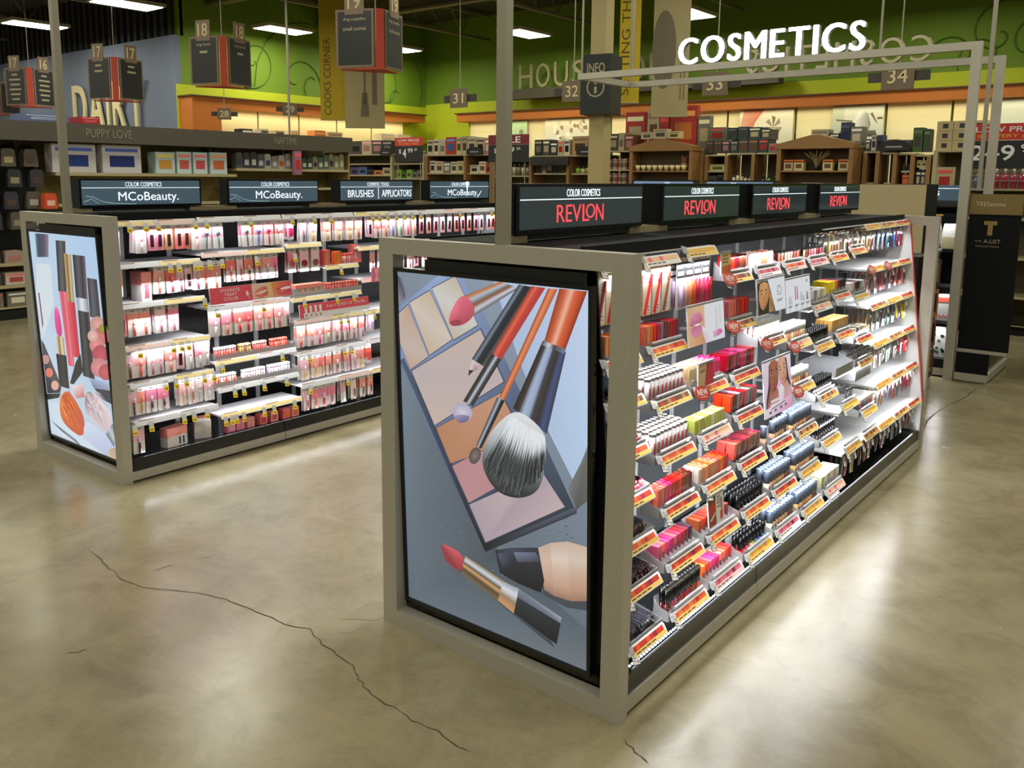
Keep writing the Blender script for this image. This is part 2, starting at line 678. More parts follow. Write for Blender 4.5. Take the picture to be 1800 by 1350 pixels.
Lw = lambda u, v: (-17.49, u, v)
scroll('wall_scroll', [curl((11.3, 3.75), (11.6, 4.4), .5, 1.3, 1), curl((11.35, 3.8), (12.9, 4.0), .5, 1.2, 1), curl((11.6, 3.78), (13.5, 4.05), .4, 1.3, -1),
                       curl((14.7, 3.8), (15.9, 4.05), .5, 1.2, -1), curl((14.8, 3.9), (16.6, 3.95), .4, 1.3, -1), curl((10.4, 3.9), (10.9, 4.0), .3, 1.4, 1)], Lw, wl)
Rw = lambda u, v: (u, 17.79, v)
scroll('wall_scroll', [curl((-1.7, 3.7), (-2.5, 4.0), .5, 1.2, -1), curl((-1.6, 3.8), (-2.3, 4.4), .5, 1.3, 1), curl((-2.2, 3.65), (-3.05, 4.0), .3, 1.4, -1), curl((-1.2, 3.7), (-1.7, 4.2), .3, 1.3, 1)], Rw, wb)

# DAIRY and HOUSEHOLD lettering
M_let = mat('beige_wall_letter', (214, 200, 150), .6)
M_let2 = mat('tan_wall_letter', (150, 140, 100), .6)


def letters(name, s, w, h, loc, rz, m, depth, label, group, bold=0.0, gap=1.0):
    """every letter of s is a thing of its own; loc = left bottom"""
    adv = []
    for ch in s:
        v, fs, W, H = text_mesh(ch, bold, 0, 4)
        adv.append(W + .16)
    tot = sum(adv) - .16
    u = 0
    for ch, a in zip(s, adv):
        W = (a - .16) / tot * w
        mb = text_mb(ch, W, h, depth, bold, oy=0, oz=0, center=False, res=4)
        dx, dy = -math.sin(rz), math.cos(rz)
        o = put(name, mb.mesh(name, m), None, (loc[0] + dx * u, loc[1] + dy * u, loc[2]), (0, 0, rz))
        tag(o, label % ch if '%s' in label else label, 'letter', group)
        u += a / tot * w


letters('wall_letter', 'DAIRY', 3.45, 1.15, (-22.2, 9.37, 2.72), R(-90), M_let, .05, 'tall beige letter %s of the dairy sign on the slate blue wall', 'dairy letters', .01)
for i, (ch, xx) in enumerate(zip('HOUSEHOLD', (-13.57, -13.0, -12.42, -11.85, -11.3, -10.75, -10.2, -9.62, -9.1))):
    o = put('wall_letter', text_mb(ch, .44, .62, .06, .0, center=False).mesh('wall_letter', M_let2), None, (xx, 17.3, 3.95), (0, 0, R(-90)))
    tag(o, 'tan letter %s, %s in the household sign on its dark ledge' % (ch, ORD[i]), 'letter', 'household letters')
o = put('sign_ledge', B(-13.88, -6.4, 17.2, 17.5, 3.68, 3.93).mesh('sign_ledge', mat('dark_brown_ledge', (74, 66, 48), .6)))
tag(o, 'long dark ledge on the green wall that carries the household letters', 'ledge')
# ------------------------------------------------------------------ the two lit gondolas
ZT, XT, SL = 1.314, -.156, .138        # the product fronts lean: x = XT + (ZT - z) * SL from the right edge of the frame


def xf(z):
    return XT + (ZT - z) * SL


GW, GL, GH = .97, 3.475, 1.37
BAY = .2865


def by(k):
    return .018 + BAY * k


M_ledglow = mat('led_bar_lens', (250, 250, 250), .4, emit=(240, 246, 255), es=2.2)
M_deckblk = mat('black_deck', (20, 23, 25), .16)
M_matte = mat('matte_black_cap', (16, 17, 18), .7, spec=.15)


def gondola(name, ox, oy, label):
    """end frames, base, deck, spine, cap, uprights; ox, oy = right near corner on the floor"""
    t = empty(name, (ox - GW / 2, oy + GL / 2, 0))
    tag(t, label, 'display stand')

    def P(nm, mb, mats, **k):
        for i, v in enumerate(mb.v):
            mb.v[i] = (v[0] + ox, v[1] + oy, v[2])
        return part(nm, mb, mats, t, **k)
    t['P'] = None
    tw, td = .065, .05
    for y0 in (0, GL - td):
        fr = P('end_frame', MB().box(-GW, -GW + tw, y0, y0 + td, 0, GH).box(-tw, 0, y0, y0 + td, 0, GH).box(-GW + tw, -tw, y0, y0 + td, 0, .058).box(-GW + tw, -tw, y0, y0 + td, GH - .052, GH), M_silver)
    for s in (0, 1):      # both long sides
        X = (lambda x: x) if s == 0 else (lambda x: -GW - x)
        b = lambda x0, x1, *r: (min(X(x0), X(x1)), max(X(x0), X(x1)), *r)
        for y0, y1 in ((td, 1.02), (1.025, 2.0), (2.005, 2.98), (2.985, GL - td)):
            P('base_rail', MB().box(*b(-.055, -.006, y0, y1, .012, .058)), M_silver)
            P('kick_plate', MB().box(*b(-.05, -.013, y0, y1, .058, .125)), M_blackgloss)
        P('deck', MB().box(*b(-.47, -.05, td + .028, GL - td, .10, .118)), M_deckblk)
        # sloping end cheeks
        for y0, mi in ((td + .018, 0), (GL - td - .03, 1)):
            prof = [(X(-.46), .125), (X(-.004), .125), (X(xf(.3) + .012), .3), (X(xf(1.33) + .012), 1.33), (X(-.20), 1.362), (X(-.46), 1.362)]
            if mi == 0:
                prof = [(X(-.46), .125), (X(-.048), .125), (X(-.149), 1.224), (X(-.16), 1.335), (X(-.46), 1.335)]
            y1 = y0 + (.008 if mi == 0 else .012)
            P('end_cheek', MB().prism(prof, y0, y1, 'y', mi), [M_black, M_white])
            if mi and s == 0:
                P('cheek_edging', MB().prism([(xf(.3) + .013, .3), (xf(1.33) + .013, 1.33), (xf(1.33) + .018, 1.33), (xf(.3) + .018, .3)], y0 - .002, y0 + .012, 'y'), M_red)
    P('spine', MB().box(-.495, -.475, td + .03, GL - td - .03, .1, 1.36), M_charcoal)
    P('end_panel', MB().box(-.79, -.17, td + .027, td + .034, .126, 1.34), M_black)
    P('top_cap', MB().box(-.78, -.19, td, GL - td, 1.362, 1.372), M_matte)
    for s in (0, 1):
        x0, x1 = (-.20, -.185) if s == 0 else (-.785, -.77)
        P('cap_edge', MB().box(x0, x1, td, GL - td, 1.335, 1.378), M_matte)
    return t, P


ga, PA = gondola('cosmetics_gondola', 0, 0, 'near lit gondola with silver end frames, clear trays and orange-yellow price strips')
BX, BY_ = -2.9835, .1141
gb, PB = gondola('cosmetics_gondola', BX, BY_, 'far lit gondola full of pink carded packs behind the near one')

# back panels and slotted uprights
for k in range(13):
    y = min(max(by(k) - .012, .09), GL - .12)
    m = MB().box(-.475, -.463, y, y + .03, .12, 1.345)
    for dz in (.007, .020):
        m.box(-.463, -.4615, y + dz, y + dz + .003, .13, 1.34, 1)
    PA('upright', m, [M_white, M_grey])
    m = MB().box(-.475, -.463, y, y + .03, .12, 1.345)
    PB('upright', m, [M_white])
for k in range(12):
    PA('back_panel', MB().box(-.474, -.468, max(by(k) + .02, .085), by(k) + BAY - .014, .13, 1.34), M_charcoal)
    PB('back_panel', MB().box(-.474, -.468, max(by(k) + .02, .085), by(k) + BAY - .014, .13, 1.34), M_black)
# the side of the near gondola that faces the far one: plain white shelves
for G in (PA, PB):
    for z in (1.1, .87, .63, .38):
        G('shelf', MB().box(-.97 + .16 - (1.314 - z) * .138 + .02, -.50, .1, GL - .1, z - .015, z), M_lilac)

# LED lines under the shelf fronts of both gondolas
for G, ox, oy in ((PA, 0, 0), (PB, BX, BY_)):
    for z in (1.30, 1.02, .845, .68, .512, .34):
        x = xf(z) - .008
        area('led_line', (ox + x, oy + GL / 2, z - .016), .012, GL - .3, LED_W * (.72 if G is PB else .82), (.93, .96, 1.0), (0, R(20 if G is PA else 14), 0))
    for z in (1.28, .85, .6):
        area('led_line', (ox - GW + .10, oy + GL / 2, z - .016), .012, GL - .3, LED_W, (.90, .95, 1.0), (0, R(-10), 0))
    area('led_line', (ox - .03, oy + GL / 2, .135), .012, GL - .25, LED_W * .35, (.90, .95, 1.0), (0, R(180 + 55), 0))
    m = MB().box(-.040, -.014, .07, GL - .07, .119, .124, 0)
    G('led_strip', m, [mat('led_tape', (90, 100, 104), .4)])
m = MB()
y = .075
while y < 2.05:
    m.box(-.036, -.030, y, y + .007, .124, .127)
    y += .0175
o = PA('led_diodes', m, M_led)
o['kind'] = 'stuff'
o = PB('led_bar', MB().box(-.24, -.20, .1, GL - .1, 1.345, 1.35), M_ledglow)
o = PA('led_bar', MB().box(-.24, -.20, .1, GL - .1, 1.345, 1.35), M_ledglow)

# poles that rise from the near end frames to the ceiling
M_pole = mat('steel_pole', (156, 150, 132), .45, .4)
for ox, oy, lab in ((0, 0, 'tall square steel pole rising from the near gondola end frame'), (BX, BY_, 'tall square steel pole rising from the pink gondola end frame')):
    o = put('support_pole', MB().box(-.017, .017, -.017, .017, 0, 4.7).mesh('support_pole', M_pole), None, (ox - .46, oy + .025, GH))
    tag(o, lab, 'pole', 'poles on the gondola ends')


# ------------------------------------------------------------------ illuminated brand signs on top
M_screen = mat('dark_sign_glass', (40, 48, 50), .10, spec=.8, emit=(40, 48, 50), es=.7)  # faint emission stands in for reflections in this glass
M_screenlit = mat('dark_lit_sign_glass', (26, 34, 37), .15, emit=(66, 82, 92), es=1.0)


def brand_sign(ox, y0, y1, oy, lines, label, lit):
    t = empty('brand_sign', (ox - .475, oy + (y0 + y1) / 2, GH))
    tag(t, label, 'sign', 'illuminated brand signs on the gondolas')
    L = (y1 - y0) / 2
    put('case', MB().box(-.055, .03, -L, L, .028, .182).mesh('case', M_blackgloss), t)
    put('pedestal', MB().box(-.04, .015, -L + .08, L - .08, .009, .028).mesh('pedestal', M_black), t)
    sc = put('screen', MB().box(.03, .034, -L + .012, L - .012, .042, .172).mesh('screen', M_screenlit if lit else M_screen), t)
    put('dividing_line', MB().box(.034, .0352, -L + .012, L - .012, .1315, .1345).mesh('line', M_screenwhite), t)
    for s, wd, h, cy_, cz, m, bold in lines:
        put('lettering', text_mb(s, wd, h, .0008, bold, oy=cy_, oz=cz, ox=.0348).mesh('lettering', m), t)
    return t


def revlon(i, y0, y1, lab):
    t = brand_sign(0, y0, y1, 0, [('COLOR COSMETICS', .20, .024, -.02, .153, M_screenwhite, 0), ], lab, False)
    mb = MB()
    text_mb('REV', .140, .056, .001, -.004, mb, -.105, .087, .0348)
    text_mb('L', .040, .056, .001, -.004, mb, -.006, .087, .0348)
    text_mb('O', .056, .048, .001, -.004, mb, .022, .092, .0348)
    text_mb('N', .048, .056, .001, -.004, mb, .080, .087, .0348)
    put('lettering', mb.mesh('lettering', M_screenred), t, label='red lit lettering')


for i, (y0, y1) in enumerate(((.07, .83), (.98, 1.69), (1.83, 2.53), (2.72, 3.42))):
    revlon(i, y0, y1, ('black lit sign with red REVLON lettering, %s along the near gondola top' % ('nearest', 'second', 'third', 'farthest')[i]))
sw = [(.00, .02), (.05, .045), (.12, .06), (.2, .04), (.28, .02)]
for i, (y0, y1) in enumerate(((.20, .92), (1.10, 1.80), (1.98, 2.70), (2.87, 3.59))):
    lab = ('wide lit sign reading MCoBeauty nearest the pink gondola end frame', 'second lit MCoBeauty sign along the pink gondola top',
           'lit sign reading brushes and applicators on the pink gondola top', 'farthest lit MCoBeauty sign, with a pale brush drawn on it')[i]
    if i == 2:
        ln = [('COSMETIC TOOLS', .21, .024, 0, .152, M_screenwhite, 0), ('BRUSHES', .24, .05, -.165, .087, M_screenwhite, .004), ('APPLICATORS', .30, .05, .185, .087, M_screenwhite, .004)]
    else:
        ln = [('COLOR COSMETICS', .215, .024, .0, .152, M_screenwhite, 0), ('MCoBeauty.', .36, .062, .03, .080, M_screenwhite, 0)]
    t = brand_sign(BX, y0, y1, BY_ - .114, ln, lab, True)
    if i == 2:
        put('dividing_line', MB().box(.034, .0355, .0, .004, .048, .128).mesh('line', M_screenwhite), t)
    else:
        mb = MB().tube([(.0348, -.33, .09), (.0348, -.29, .085), (.0348, -.24, .06), (.0348, -.18, .05), (.0348, -.05, .045)], .0018, 4)
        mb.tube([(.0348, -.34, .06), (.0348, -.3, .075), (.0348, -.26, .05)], .0018, 4)
        put('wave_print', mb.mesh('wave_print', mat('wave_print', (150, 175, 185), .4, emit=(120, 150, 160), es=.7)), t)
    if i == 3:
        put('brush_print', MB().prism([(.06, .17), (.10, .172), (.085, .115), (.078, .05), (.074, .115)], .0346, .0358, 'x').prism([(.20, .045), (.215, .05), (.26, .10), (.25, .095)], .0346, .0358, 'x').mesh('brush_print', M_screenwhite), t)


# ------------------------------------------------------------------ back-lit picture boxes on the gondola ends
def lightbox(ox, oy, px, art, label, name='lightbox', wide=.752):
    """frame-sized box hung inside the end frame, facing -y, leaning back a little at the bottom"""
    t = empty(name, (ox - .5145, oy + .006, 1.262))
    t.rotation_euler = (R(2.0), 0, 0)
    tag(t, label, 'lightbox')
    H = 1.165
    W = wide / 2
    put('case', MB().box(-W - .012, W + .012, .004, .020, -H - .012, .012).mesh('case', M_blackgloss), t)
    mb = MB().box(-W - .012, -W, -.006, .004, -H - .012, .012).box(W, W + .012, -.006, .004, -H - .012, .012).box(-W, W, -.006, .004, 0, .012).box(-W, W, -.006, .004, -H - .012, -H)
    put('bezel', mb.mesh('bezel', M_black), t)
    to = homography(px, [(-W, 0), (W, 0), (W, -H), (-W, -H)])
    A = Art(to)
    art(A)
    o = put('picture', A.mesh('picture', M_backlit), t, (0, .0015, 0), (0, 0, R(-90)))
    put('hanger_block', MB().box(-W + .12, W - .02, .006, .018, .012, .046).mesh('hanger_block', M_black), t)
    return t


def art_brushes(A):
    V = [(692, 483), (1031, 515), (1028, 1193), (713, 1052)]
    A.poly(V, [(128, 142, 158), (150, 165, 185), (96, 106, 116), (104, 118, 130)])
    A.poly([(692, 600), (760, 640), (870, 980), (1028, 1120), (1028, 1193), (713, 1052)], [(122, 138, 152), (104, 116, 126), (74, 84, 94), (92, 104, 114), (112, 120, 128), (100, 112, 124)])
    for i in range(150):            # grain of the slate
        x, y = random.uniform(705, 1020), random.uniform(880, 1150)
        if y > 1052 + (x - 713) * .44:
            continue
        g = random.randint(-5, 6) - (x - 705) * .05
        A.poly([(x, y), (x + random.uniform(3, 9), y + random.uniform(1, 3)), (x + random.uniform(2, 5), y + random.uniform(2, 5))], (104 + g, 116 + g, 127 + g), i == 0)
    A.poly([(860, 500), (1031, 515), (1028, 790), (1003, 856), (960, 770), (905, 640)], [(176, 196, 224), (196, 214, 240), (182, 206, 236), (178, 200, 228), (192, 212, 236), (170, 190, 220)])
    A.poly([(1028, 798), (1028, 890), (1008, 905), (992, 868)], [(110, 112, 106), (98, 100, 94), (84, 88, 90), (120, 124, 122)])
    A.poly([(692, 490), (704, 500), (706, 530), (694, 540)], [(70, 78, 92), (140, 150, 170), (90, 90, 110), (160, 150, 160)])
    # palette
    A.poly([(692, 548), (770, 484), (800, 488), (848, 568), (905, 690), (1008, 910), (846, 975), (756, 780), (697, 640)],
           [(128, 148, 188), (150, 170, 210), (140, 160, 200), (120, 138, 172), (90, 104, 132), (56, 64, 76), (30, 36, 44), (96, 112, 140), (132, 150, 190)])
    A.poly([(697, 640), (703, 634), (852, 962), (1008, 900), (1008, 912), (846, 977)], [(86, 100, 130), (70, 84, 110), (24, 28, 34), (90, 96, 112), (50, 56, 66), (22, 26, 30)])
    pans = [([(752, 513), (793, 491), (832, 577), (790, 603)], (206, 206, 200), (196, 180, 158)), ([(713, 538), (748, 517), (787, 602), (748, 630)], (208, 196, 184), (202, 178, 152)),
            ([(694, 557), (710, 542), (746, 632), (715, 655), (697, 610)], (196, 180, 172), (196, 164, 140)), ([(717, 658), (837, 585), (878, 677), (757, 753)], (190, 176, 176), (200, 180, 170)),
            ([(760, 758), (873, 697), (905, 762), (830, 805), (785, 820)], (184, 130, 100), (198, 152, 124)), ([(788, 825), (835, 800), (900, 790), (905, 852), (868, 862), (817, 890)], (190, 136, 140), (186, 142, 146)),
            ([(818, 893), (900, 858), (945, 835), (987, 900), (847, 960)], (172, 156, 166), (196, 176, 178))]
    for pts, c1, c2 in pans:
        cx, cy_ = sum(p[0] for p in pts) / len(pts), sum(p[1] for p in pts) / len(pts)
        A.poly([(cx + (p[0] - cx) * 1.03, cy_ + (p[1] - cy_) * 1.03) for p in pts], (62, 72, 98))
        A.poly(pts, [c2 if i % 2 else c1 for i in range(len(pts))])
    # upper lipstick
    A.bar((803, 528), (827, 560), (872, 500), (905, 512), [(0, (170, 96, 52)), (.15, (196, 140, 100)), (.3, (176, 190, 206)), (.5, (120, 110, 98)), (.62, (150, 90, 54)), (.8, (196, 206, 220)), (1, (96, 84, 76))])
    A.blob([(803, 524), (818, 530), (828, 548), (824, 564), (806, 578), (787, 579), (780, 570), (788, 546)],
           [(226, 110, 132), (214, 100, 122), (196, 84, 104), (180, 80, 94), (168, 72, 84), (176, 78, 90), (220, 104, 124), (240, 128, 148)])
    A.blob([(781, 572), (800, 566), (806, 577), (788, 580)], (160, 66, 80))
    # pencil
    A.bar((822, 637), (843, 650), (905, 505), (930, 510), [(0, (40, 44, 52)), (.25, (120, 132, 150)), (.4, (44, 50, 58)), (.75, (36, 40, 46)), (1, (86, 92, 104))])
    A.poly([(823, 638), (837, 647), (830, 657), (817, 660)], [(230, 205, 208), (214, 180, 184), (150, 130, 132), (225, 200, 200)])
    A.poly([(817, 656), (826, 657), (816, 667)], (50, 50, 54))
    # small brush with the red handle
    A.bar((857, 628), (874, 638), (927, 508), (952, 511), [(0, (150, 48, 34)), (.35, (226, 104, 84)), (.55, (200, 70, 56)), (1, (168, 60, 66))])
    A.bar((807, 711), (824, 720), (857, 627), (874, 638), [(0, (52, 46, 44)), (.3, (66, 60, 56)), (.5, (186, 198, 214)), (.7, (74, 70, 70)), (1, (40, 38, 40))])
    A.disc((806, 731), 18, 16, (208, 206, 216), (176, 168, 196), .6)
    A.blob([(792, 734), (820, 736), (816, 746), (803, 750), (793, 745)], [(170, 160, 190), (130, 124, 156), (110, 104, 140), (104, 98, 136), (140, 132, 164)])
    # thin orange brush
    A.bar((871, 704), (880, 710), (957, 512), (974, 513), [(0, (150, 70, 36)), (.4, (232, 140, 98)), (1, (172, 84, 50))])
    A.bar((830, 789), (839, 795), (867, 704), (880, 711), [(0, (30, 32, 36)), (.45, (170, 182, 196)), (.6, (48, 52, 58)), (1, (24, 26, 30))])
    A.disc((828, 807), 10, 15, (130, 118, 114), (84, 74, 74), .3)
    # big brush
    A.bar((950, 606), (988, 620), (977, 512), (1027, 517), [(0, (150, 62, 34)), (.25, (206, 100, 70)), (.45, (240, 180, 150)), (.6, (214, 104, 70)), (.8, (196, 80, 44)), (1, (130, 50, 36))])
    A.bar((895, 724), (955, 770), (947, 606), (989, 625), [(0, (40, 32, 34)), (.16, (70, 60, 60)), (.28, (168, 184, 210)), (.42, (150, 166, 196)), (.5, (70, 66, 72)), (.7, (54, 50, 46)), (.85, (70, 84, 130)), (1, (60, 62, 74))])
    A.bar((945, 612), (986, 628), (948, 604), (989, 620), [(0, (60, 50, 46)), (.3, (200, 206, 216)), (.5, (70, 66, 64)), (1, (120, 130, 150))])
    A.blob([(895, 727), (922, 738), (952, 768), (954, 800), (950, 846), (936, 876), (902, 885), (866, 872), (842, 834), (840, 800), (858, 760)],
           [(224, 228, 232), (226, 230, 234), (210, 216, 220), (190, 196, 200), (120, 126, 130), (52, 56, 60), (34, 38, 42), (38, 42, 46), (60, 64, 68), (130, 136, 140), (206, 212, 216)])
    A.k += 1
    for i in range(520):            # bristles
        t = random.random()
        x0, y0 = 843 + t * 109, 826 + 46 * math.sin(math.pi * t) + random.uniform(-6, 12)
        x1, y1 = 893 + t * 58, 735 + t * 38
        a, l = random.uniform(0, .25), random.uniform(.25, .72)
        c0 = random.choice(((30, 34, 38), (46, 50, 54), (66, 70, 74), (86, 90, 94)))
        if random.random() < .38:
            a, l, c0 = random.uniform(.35, .6), random.uniform(.3, .5), (228, 232, 236)
            a, b2 = 1 - random.uniform(0, .1), 1 - l - .1
        else:
            b2 = a + l
        pa, pb = (x0 + (x1 - x0) * a, y0 + (y1 - y0) * a), (x0 + (x1 - x0) * b2, y0 + (y1 - y0) * b2)
        A.poly([(pa[0] - .9, pa[1]), (pa[0] + .9, pa[1] + .5), pb], c0, False)
        if i % 40 == 0:
            A.k += 1
    # lower lipstick
    A.poly([(790, 1000), (880, 1075), (970, 1150), (960, 1130), (905, 1060), (815, 1010)], (66, 74, 82))
    A.blob([(767, 962), (780, 963), (811, 983), (806, 1010), (794, 1007), (777, 992)], [(170, 60, 72), (220, 96, 108), (206, 86, 98), (150, 56, 66), (150, 54, 64), (150, 56, 66)])
    A.poly([(768, 963), (790, 975), (799, 1006), (778, 992)], [(150, 60, 70), (196, 84, 96), (140, 50, 60), (140, 54, 62)])
    A.bar((812, 981), (804, 1013), (907, 1045), (896, 1086), [(0, (70, 66, 60)), (.12, (170, 160, 140)), (.25, (206, 214, 224)), (.42, (96, 84, 66)), (.55, (206, 160, 110)), (.7, (86, 72, 52)), (1, (120, 104, 84))])
    A.bar((878, 1029), (869, 1062), (907, 1043), (897, 1086), [(0, (150, 160, 170)), (.3, (214, 220, 226)), (.6, (150, 130, 104)), (1, (210, 150, 100))])
    A.poly([(906, 1043), (982, 1096), (973, 1143), (897, 1085)], [(58, 64, 70), (44, 48, 54), (22, 26, 30), (34, 38, 42)])
    A.poly([(906, 1043), (982, 1096), (980, 1106), (904, 1058)], [(120, 130, 146), (160, 170, 186), (110, 118, 132), (96, 104, 116)])
    # foundation bottle
    A.poly([(945, 1030), (1028, 1060), (1028, 1085), (990, 1078), (950, 1055)], (70, 76, 84))
    A.bar((940, 971), (951, 1046), (962, 963), (968, 1057), [(0, (198, 172, 156)), (.3, (212, 186, 168)), (.75, (196, 160, 138)), (1, (150, 118, 100))])
    A.bar((962, 963), (968, 1057), (992, 961), (998, 1067), [(0, (204, 178, 160)), (.3, (222, 204, 190)), (.45, (214, 190, 172)), (.8, (196, 158, 134)), (1, (156, 122, 102))])
    A.bar((992, 961), (998, 1067), (1028, 972), (1028, 1068), [(0, (206, 182, 162)), (.3, (214, 196, 182)), (.45, (208, 180, 160)), (.8, (192, 152, 128)), (1, (160, 126, 106))])
    A.poly([(864, 974), (893, 970), (940, 971), (951, 1030), (945, 1051), (904, 1033), (872, 1014)], [(44, 46, 58), (70, 74, 92), (52, 54, 66), (30, 32, 38), (26, 28, 32), (28, 30, 34), (34, 36, 44)])
    A.poly([(897, 978), (936, 979), (945, 996), (903, 996)], [(120, 128, 156), (96, 102, 124), (60, 64, 78), (76, 82, 100)])
    A.poly([(868, 980), (890, 978), (894, 1000), (876, 1004)], [(84, 90, 110), (60, 64, 80), (40, 42, 52), (56, 60, 74)])


def art_mascara(A):
    V = [(48, 405), (155, 420), (187, 812), (77, 770)]
    q = lambda *p: [(a / 2.5, 340 + b / 2.5) for a, b in p]
    A.poly(V, [(190, 214, 236), (178, 206, 238), (186, 206, 226), (206, 218, 230)])
    A.bar(*q((145, 172), (200, 180), (150, 275), (198, 276)), [(0, (96, 150, 170)), (.2, (60, 70, 86)), (.7, (90, 84, 104)), (1, (150, 130, 156))])
    A.poly(q((150, 300), (205, 310), (215, 480), (165, 640), (140, 500)), [(214, 226, 234)] * 5)
    A.bar(*q((152, 430), (157, 430), (166, 590), (170, 570)), [(0, (150, 90, 110)), (1, (120, 60, 80))])
    A.bar(*q((228, 205), (266, 210), (235, 425), (268, 430)), [(0, (30, 34, 40)), (.5, (96, 96, 104)), (1, (56, 44, 50))])
    A.bar(*q((238, 424), (270, 428), (270, 755), (294, 760)), [(0, (226, 110, 130)), (.4, (214, 84, 104)), (.7, (240, 130, 146)), (1, (200, 70, 90))])
    A.bar(*q((260, 262), (287, 268), (272, 470), (298, 474)), [(0, (206, 176, 120)), (.4, (130, 96, 50)), (.7, (214, 190, 140)), (1, (150, 116, 70))])
    A.bar(*q((272, 470), (300, 474), (290, 715), (318, 718)), [(0, (226, 90, 106)), (.5, (206, 60, 80)), (1, (190, 50, 70))])
    A.blob(q((215, 510), (225, 487), (238, 520), (250, 628), (222, 622)), [(236, 80, 156), (250, 120, 186), (226, 60, 140), (206, 40, 120), (230, 70, 150)])
    A.bar(*q((220, 622), (251, 628), (226, 705), (258, 710)), [(0, (230, 214, 180)), (.4, (140, 110, 70)), (.7, (236, 220, 186)), (1, (150, 120, 80))])
    A.bar(*q((220, 702), (262, 710), (232, 850), (272, 862)), [(0, (24, 26, 30)), (.5, (60, 60, 66)), (1, (30, 30, 34))])
    A.bar(*q((294, 268), (343, 276), (305, 452), (352, 462)), [(0, (24, 28, 36)), (.4, (90, 90, 100)), (.7, (50, 46, 54)), (1, (120, 100, 120))])
    A.bar(*q((307, 452), (352, 460), (312, 510), (357, 520)), [(0, (140, 150, 166)), (.4, (226, 232, 240)), (1, (130, 130, 150))])
    A.bar(*q((312, 508), (357, 518), (330, 800), (376, 815)), [(0, (30, 34, 40)), (.4, (76, 78, 86)), (.7, (40, 36, 40)), (1, (80, 70, 84))])
    A.bar(*q((350, 368), (388, 376), (360, 536), (402, 548)), [(0, (40, 44, 52)), (.4, (96, 96, 108)), (1, (50, 44, 54))])
    A.k += 1
    for x, y, r, c in ((388, 570, 30, (230, 170, 160)), (405, 620, 34, (226, 120, 130)), (385, 660, 30, (236, 150, 150)), (400, 700, 34, (206, 90, 106)), (395, 760, 36, (232, 150, 156)),
                       (420, 780, 30, (214, 100, 112)), (410, 590, 18, (170, 160, 70)), (370, 620, 22, (240, 190, 180))):
        A.disc((x / 2.5, 340 + y / 2.5), r / 2.6, r / 2.1, c, tuple(int(k * .86) for k in c))
    A.poly(q((160, 640), (172, 660), (240, 850), (234, 882), (180, 886)), [(70, 74, 86), (90, 94, 106), (80, 80, 92), (50, 52, 60), (60, 62, 70)])
    for x, y, c in ((176, 730, (200, 150, 150)), (190, 790, (226, 130, 110)), (213, 848, (226, 176, 160))):
        A.disc((x / 2.5, 340 + y / 2.5), 7.5, 10, (30, 32, 38))
        A.disc((x / 2.5, 340 + y / 2.5), 6.5, 9, c)
    A.poly(q((178, 888), (236, 884), (228, 905), (180, 916)), (52, 54, 60))
    A.poly(q((300, 740), (320, 700), (330, 780), (290, 840), (275, 836)), (44, 46, 52))
    A.poly(q((282, 845), (330, 835), (335, 895), (300, 905)), [(236, 226, 232), (226, 200, 210), (210, 100, 104), (220, 140, 140)])
    A.poly(q((355, 812), (437, 820), (441, 860), (370, 850)), [(150, 170, 206), (190, 206, 236), (150, 160, 190), (120, 130, 160)])
    A.poly(q((372, 852), (442, 862), (446, 925), (410, 905)), [(60, 64, 76)] * 4)
    A.poly(q((185, 930), (240, 930), (330, 1090), (465, 1185), (440, 1183), (190, 1060)), [(210, 226, 240)] * 6)
    A.poly(q((190, 1010), (300, 1100), (320, 1130), (235, 1060)), [(90, 104, 116), (120, 130, 140), (140, 150, 160), (90, 100, 110)])
    A.blob(q((230, 905), (262, 862), (300, 915), (336, 1000), (328, 1090), (270, 1050), (232, 1000)), [(226, 120, 60), (236, 130, 80), (216, 104, 56), (196, 84, 60), (206, 90, 70), (196, 84, 44), (226, 116, 60)])
    A.k += 1
    for i in range(60):
        t = random.random()
        x0, y0 = 233 + 30 * t + random.uniform(-3, 3), 900 - 38 * t + 60 * random.random()
        A.poly(q((x0, y0), (x0 + 5, y0 + 1), (x0 + 70 * random.uniform(.5, 1), y0 + 130 * random.uniform(.6, 1))), random.choice(((240, 150, 96), (186, 80, 44), (214, 104, 60))), False)
    A.blob(q((334, 1000), (380, 1030), (462, 1120), (466, 1186), (430, 1172), (325, 1088)), [(214, 224, 244), (206, 216, 240), (190, 204, 236), (186, 196, 226), (180, 192, 222), (200, 210, 236)])
    A.poly(q((432, 1130), (462, 1120), (466, 1186), (424, 1170)), [(206, 176, 150), (190, 160, 140), (196, 170, 146), (226, 200, 180)])
    A.blob(q((338, 866), (376, 876), (436, 950), (446, 1010), (424, 1062), (360, 1002), (334, 960)), [(130, 110, 116), (226, 206, 212), (230, 214, 220), (226, 206, 212), (206, 190, 196), (236, 224, 228), (200, 170, 180)])
    A.k += 1
    for i in range(70):
        x0, y0 = 338 + random.uniform(0, 60), 866 + random.uniform(0, 110)
        A.poly(q((x0, y0), (x0 + 4, y0), (x0 + random.uniform(25, 50), y0 + random.uniform(40, 80))), random.choice(((240, 230, 234), (170, 140, 150), (206, 186, 194))), False)
    A.bar(*q((420, 1062), (446, 1010), (452, 1120), (464, 1060)), [(0, (90, 96, 106)), (.5, (200, 206, 214)), (1, (110, 116, 126))])


lightbox(0, 0, [(692, 483), (1031, 515), (1028, 1193), (713, 1052)], art_brushes, 'tall lit picture of makeup brushes, palette and lipstick on the near gondola end')
lightbox(BX - .0, BY_, [(48, 405), (155, 420), (187, 812), (77, 770)], art_mascara, 'tall lit picture of glosses, mascara and an orange brush on the pink gondola end')

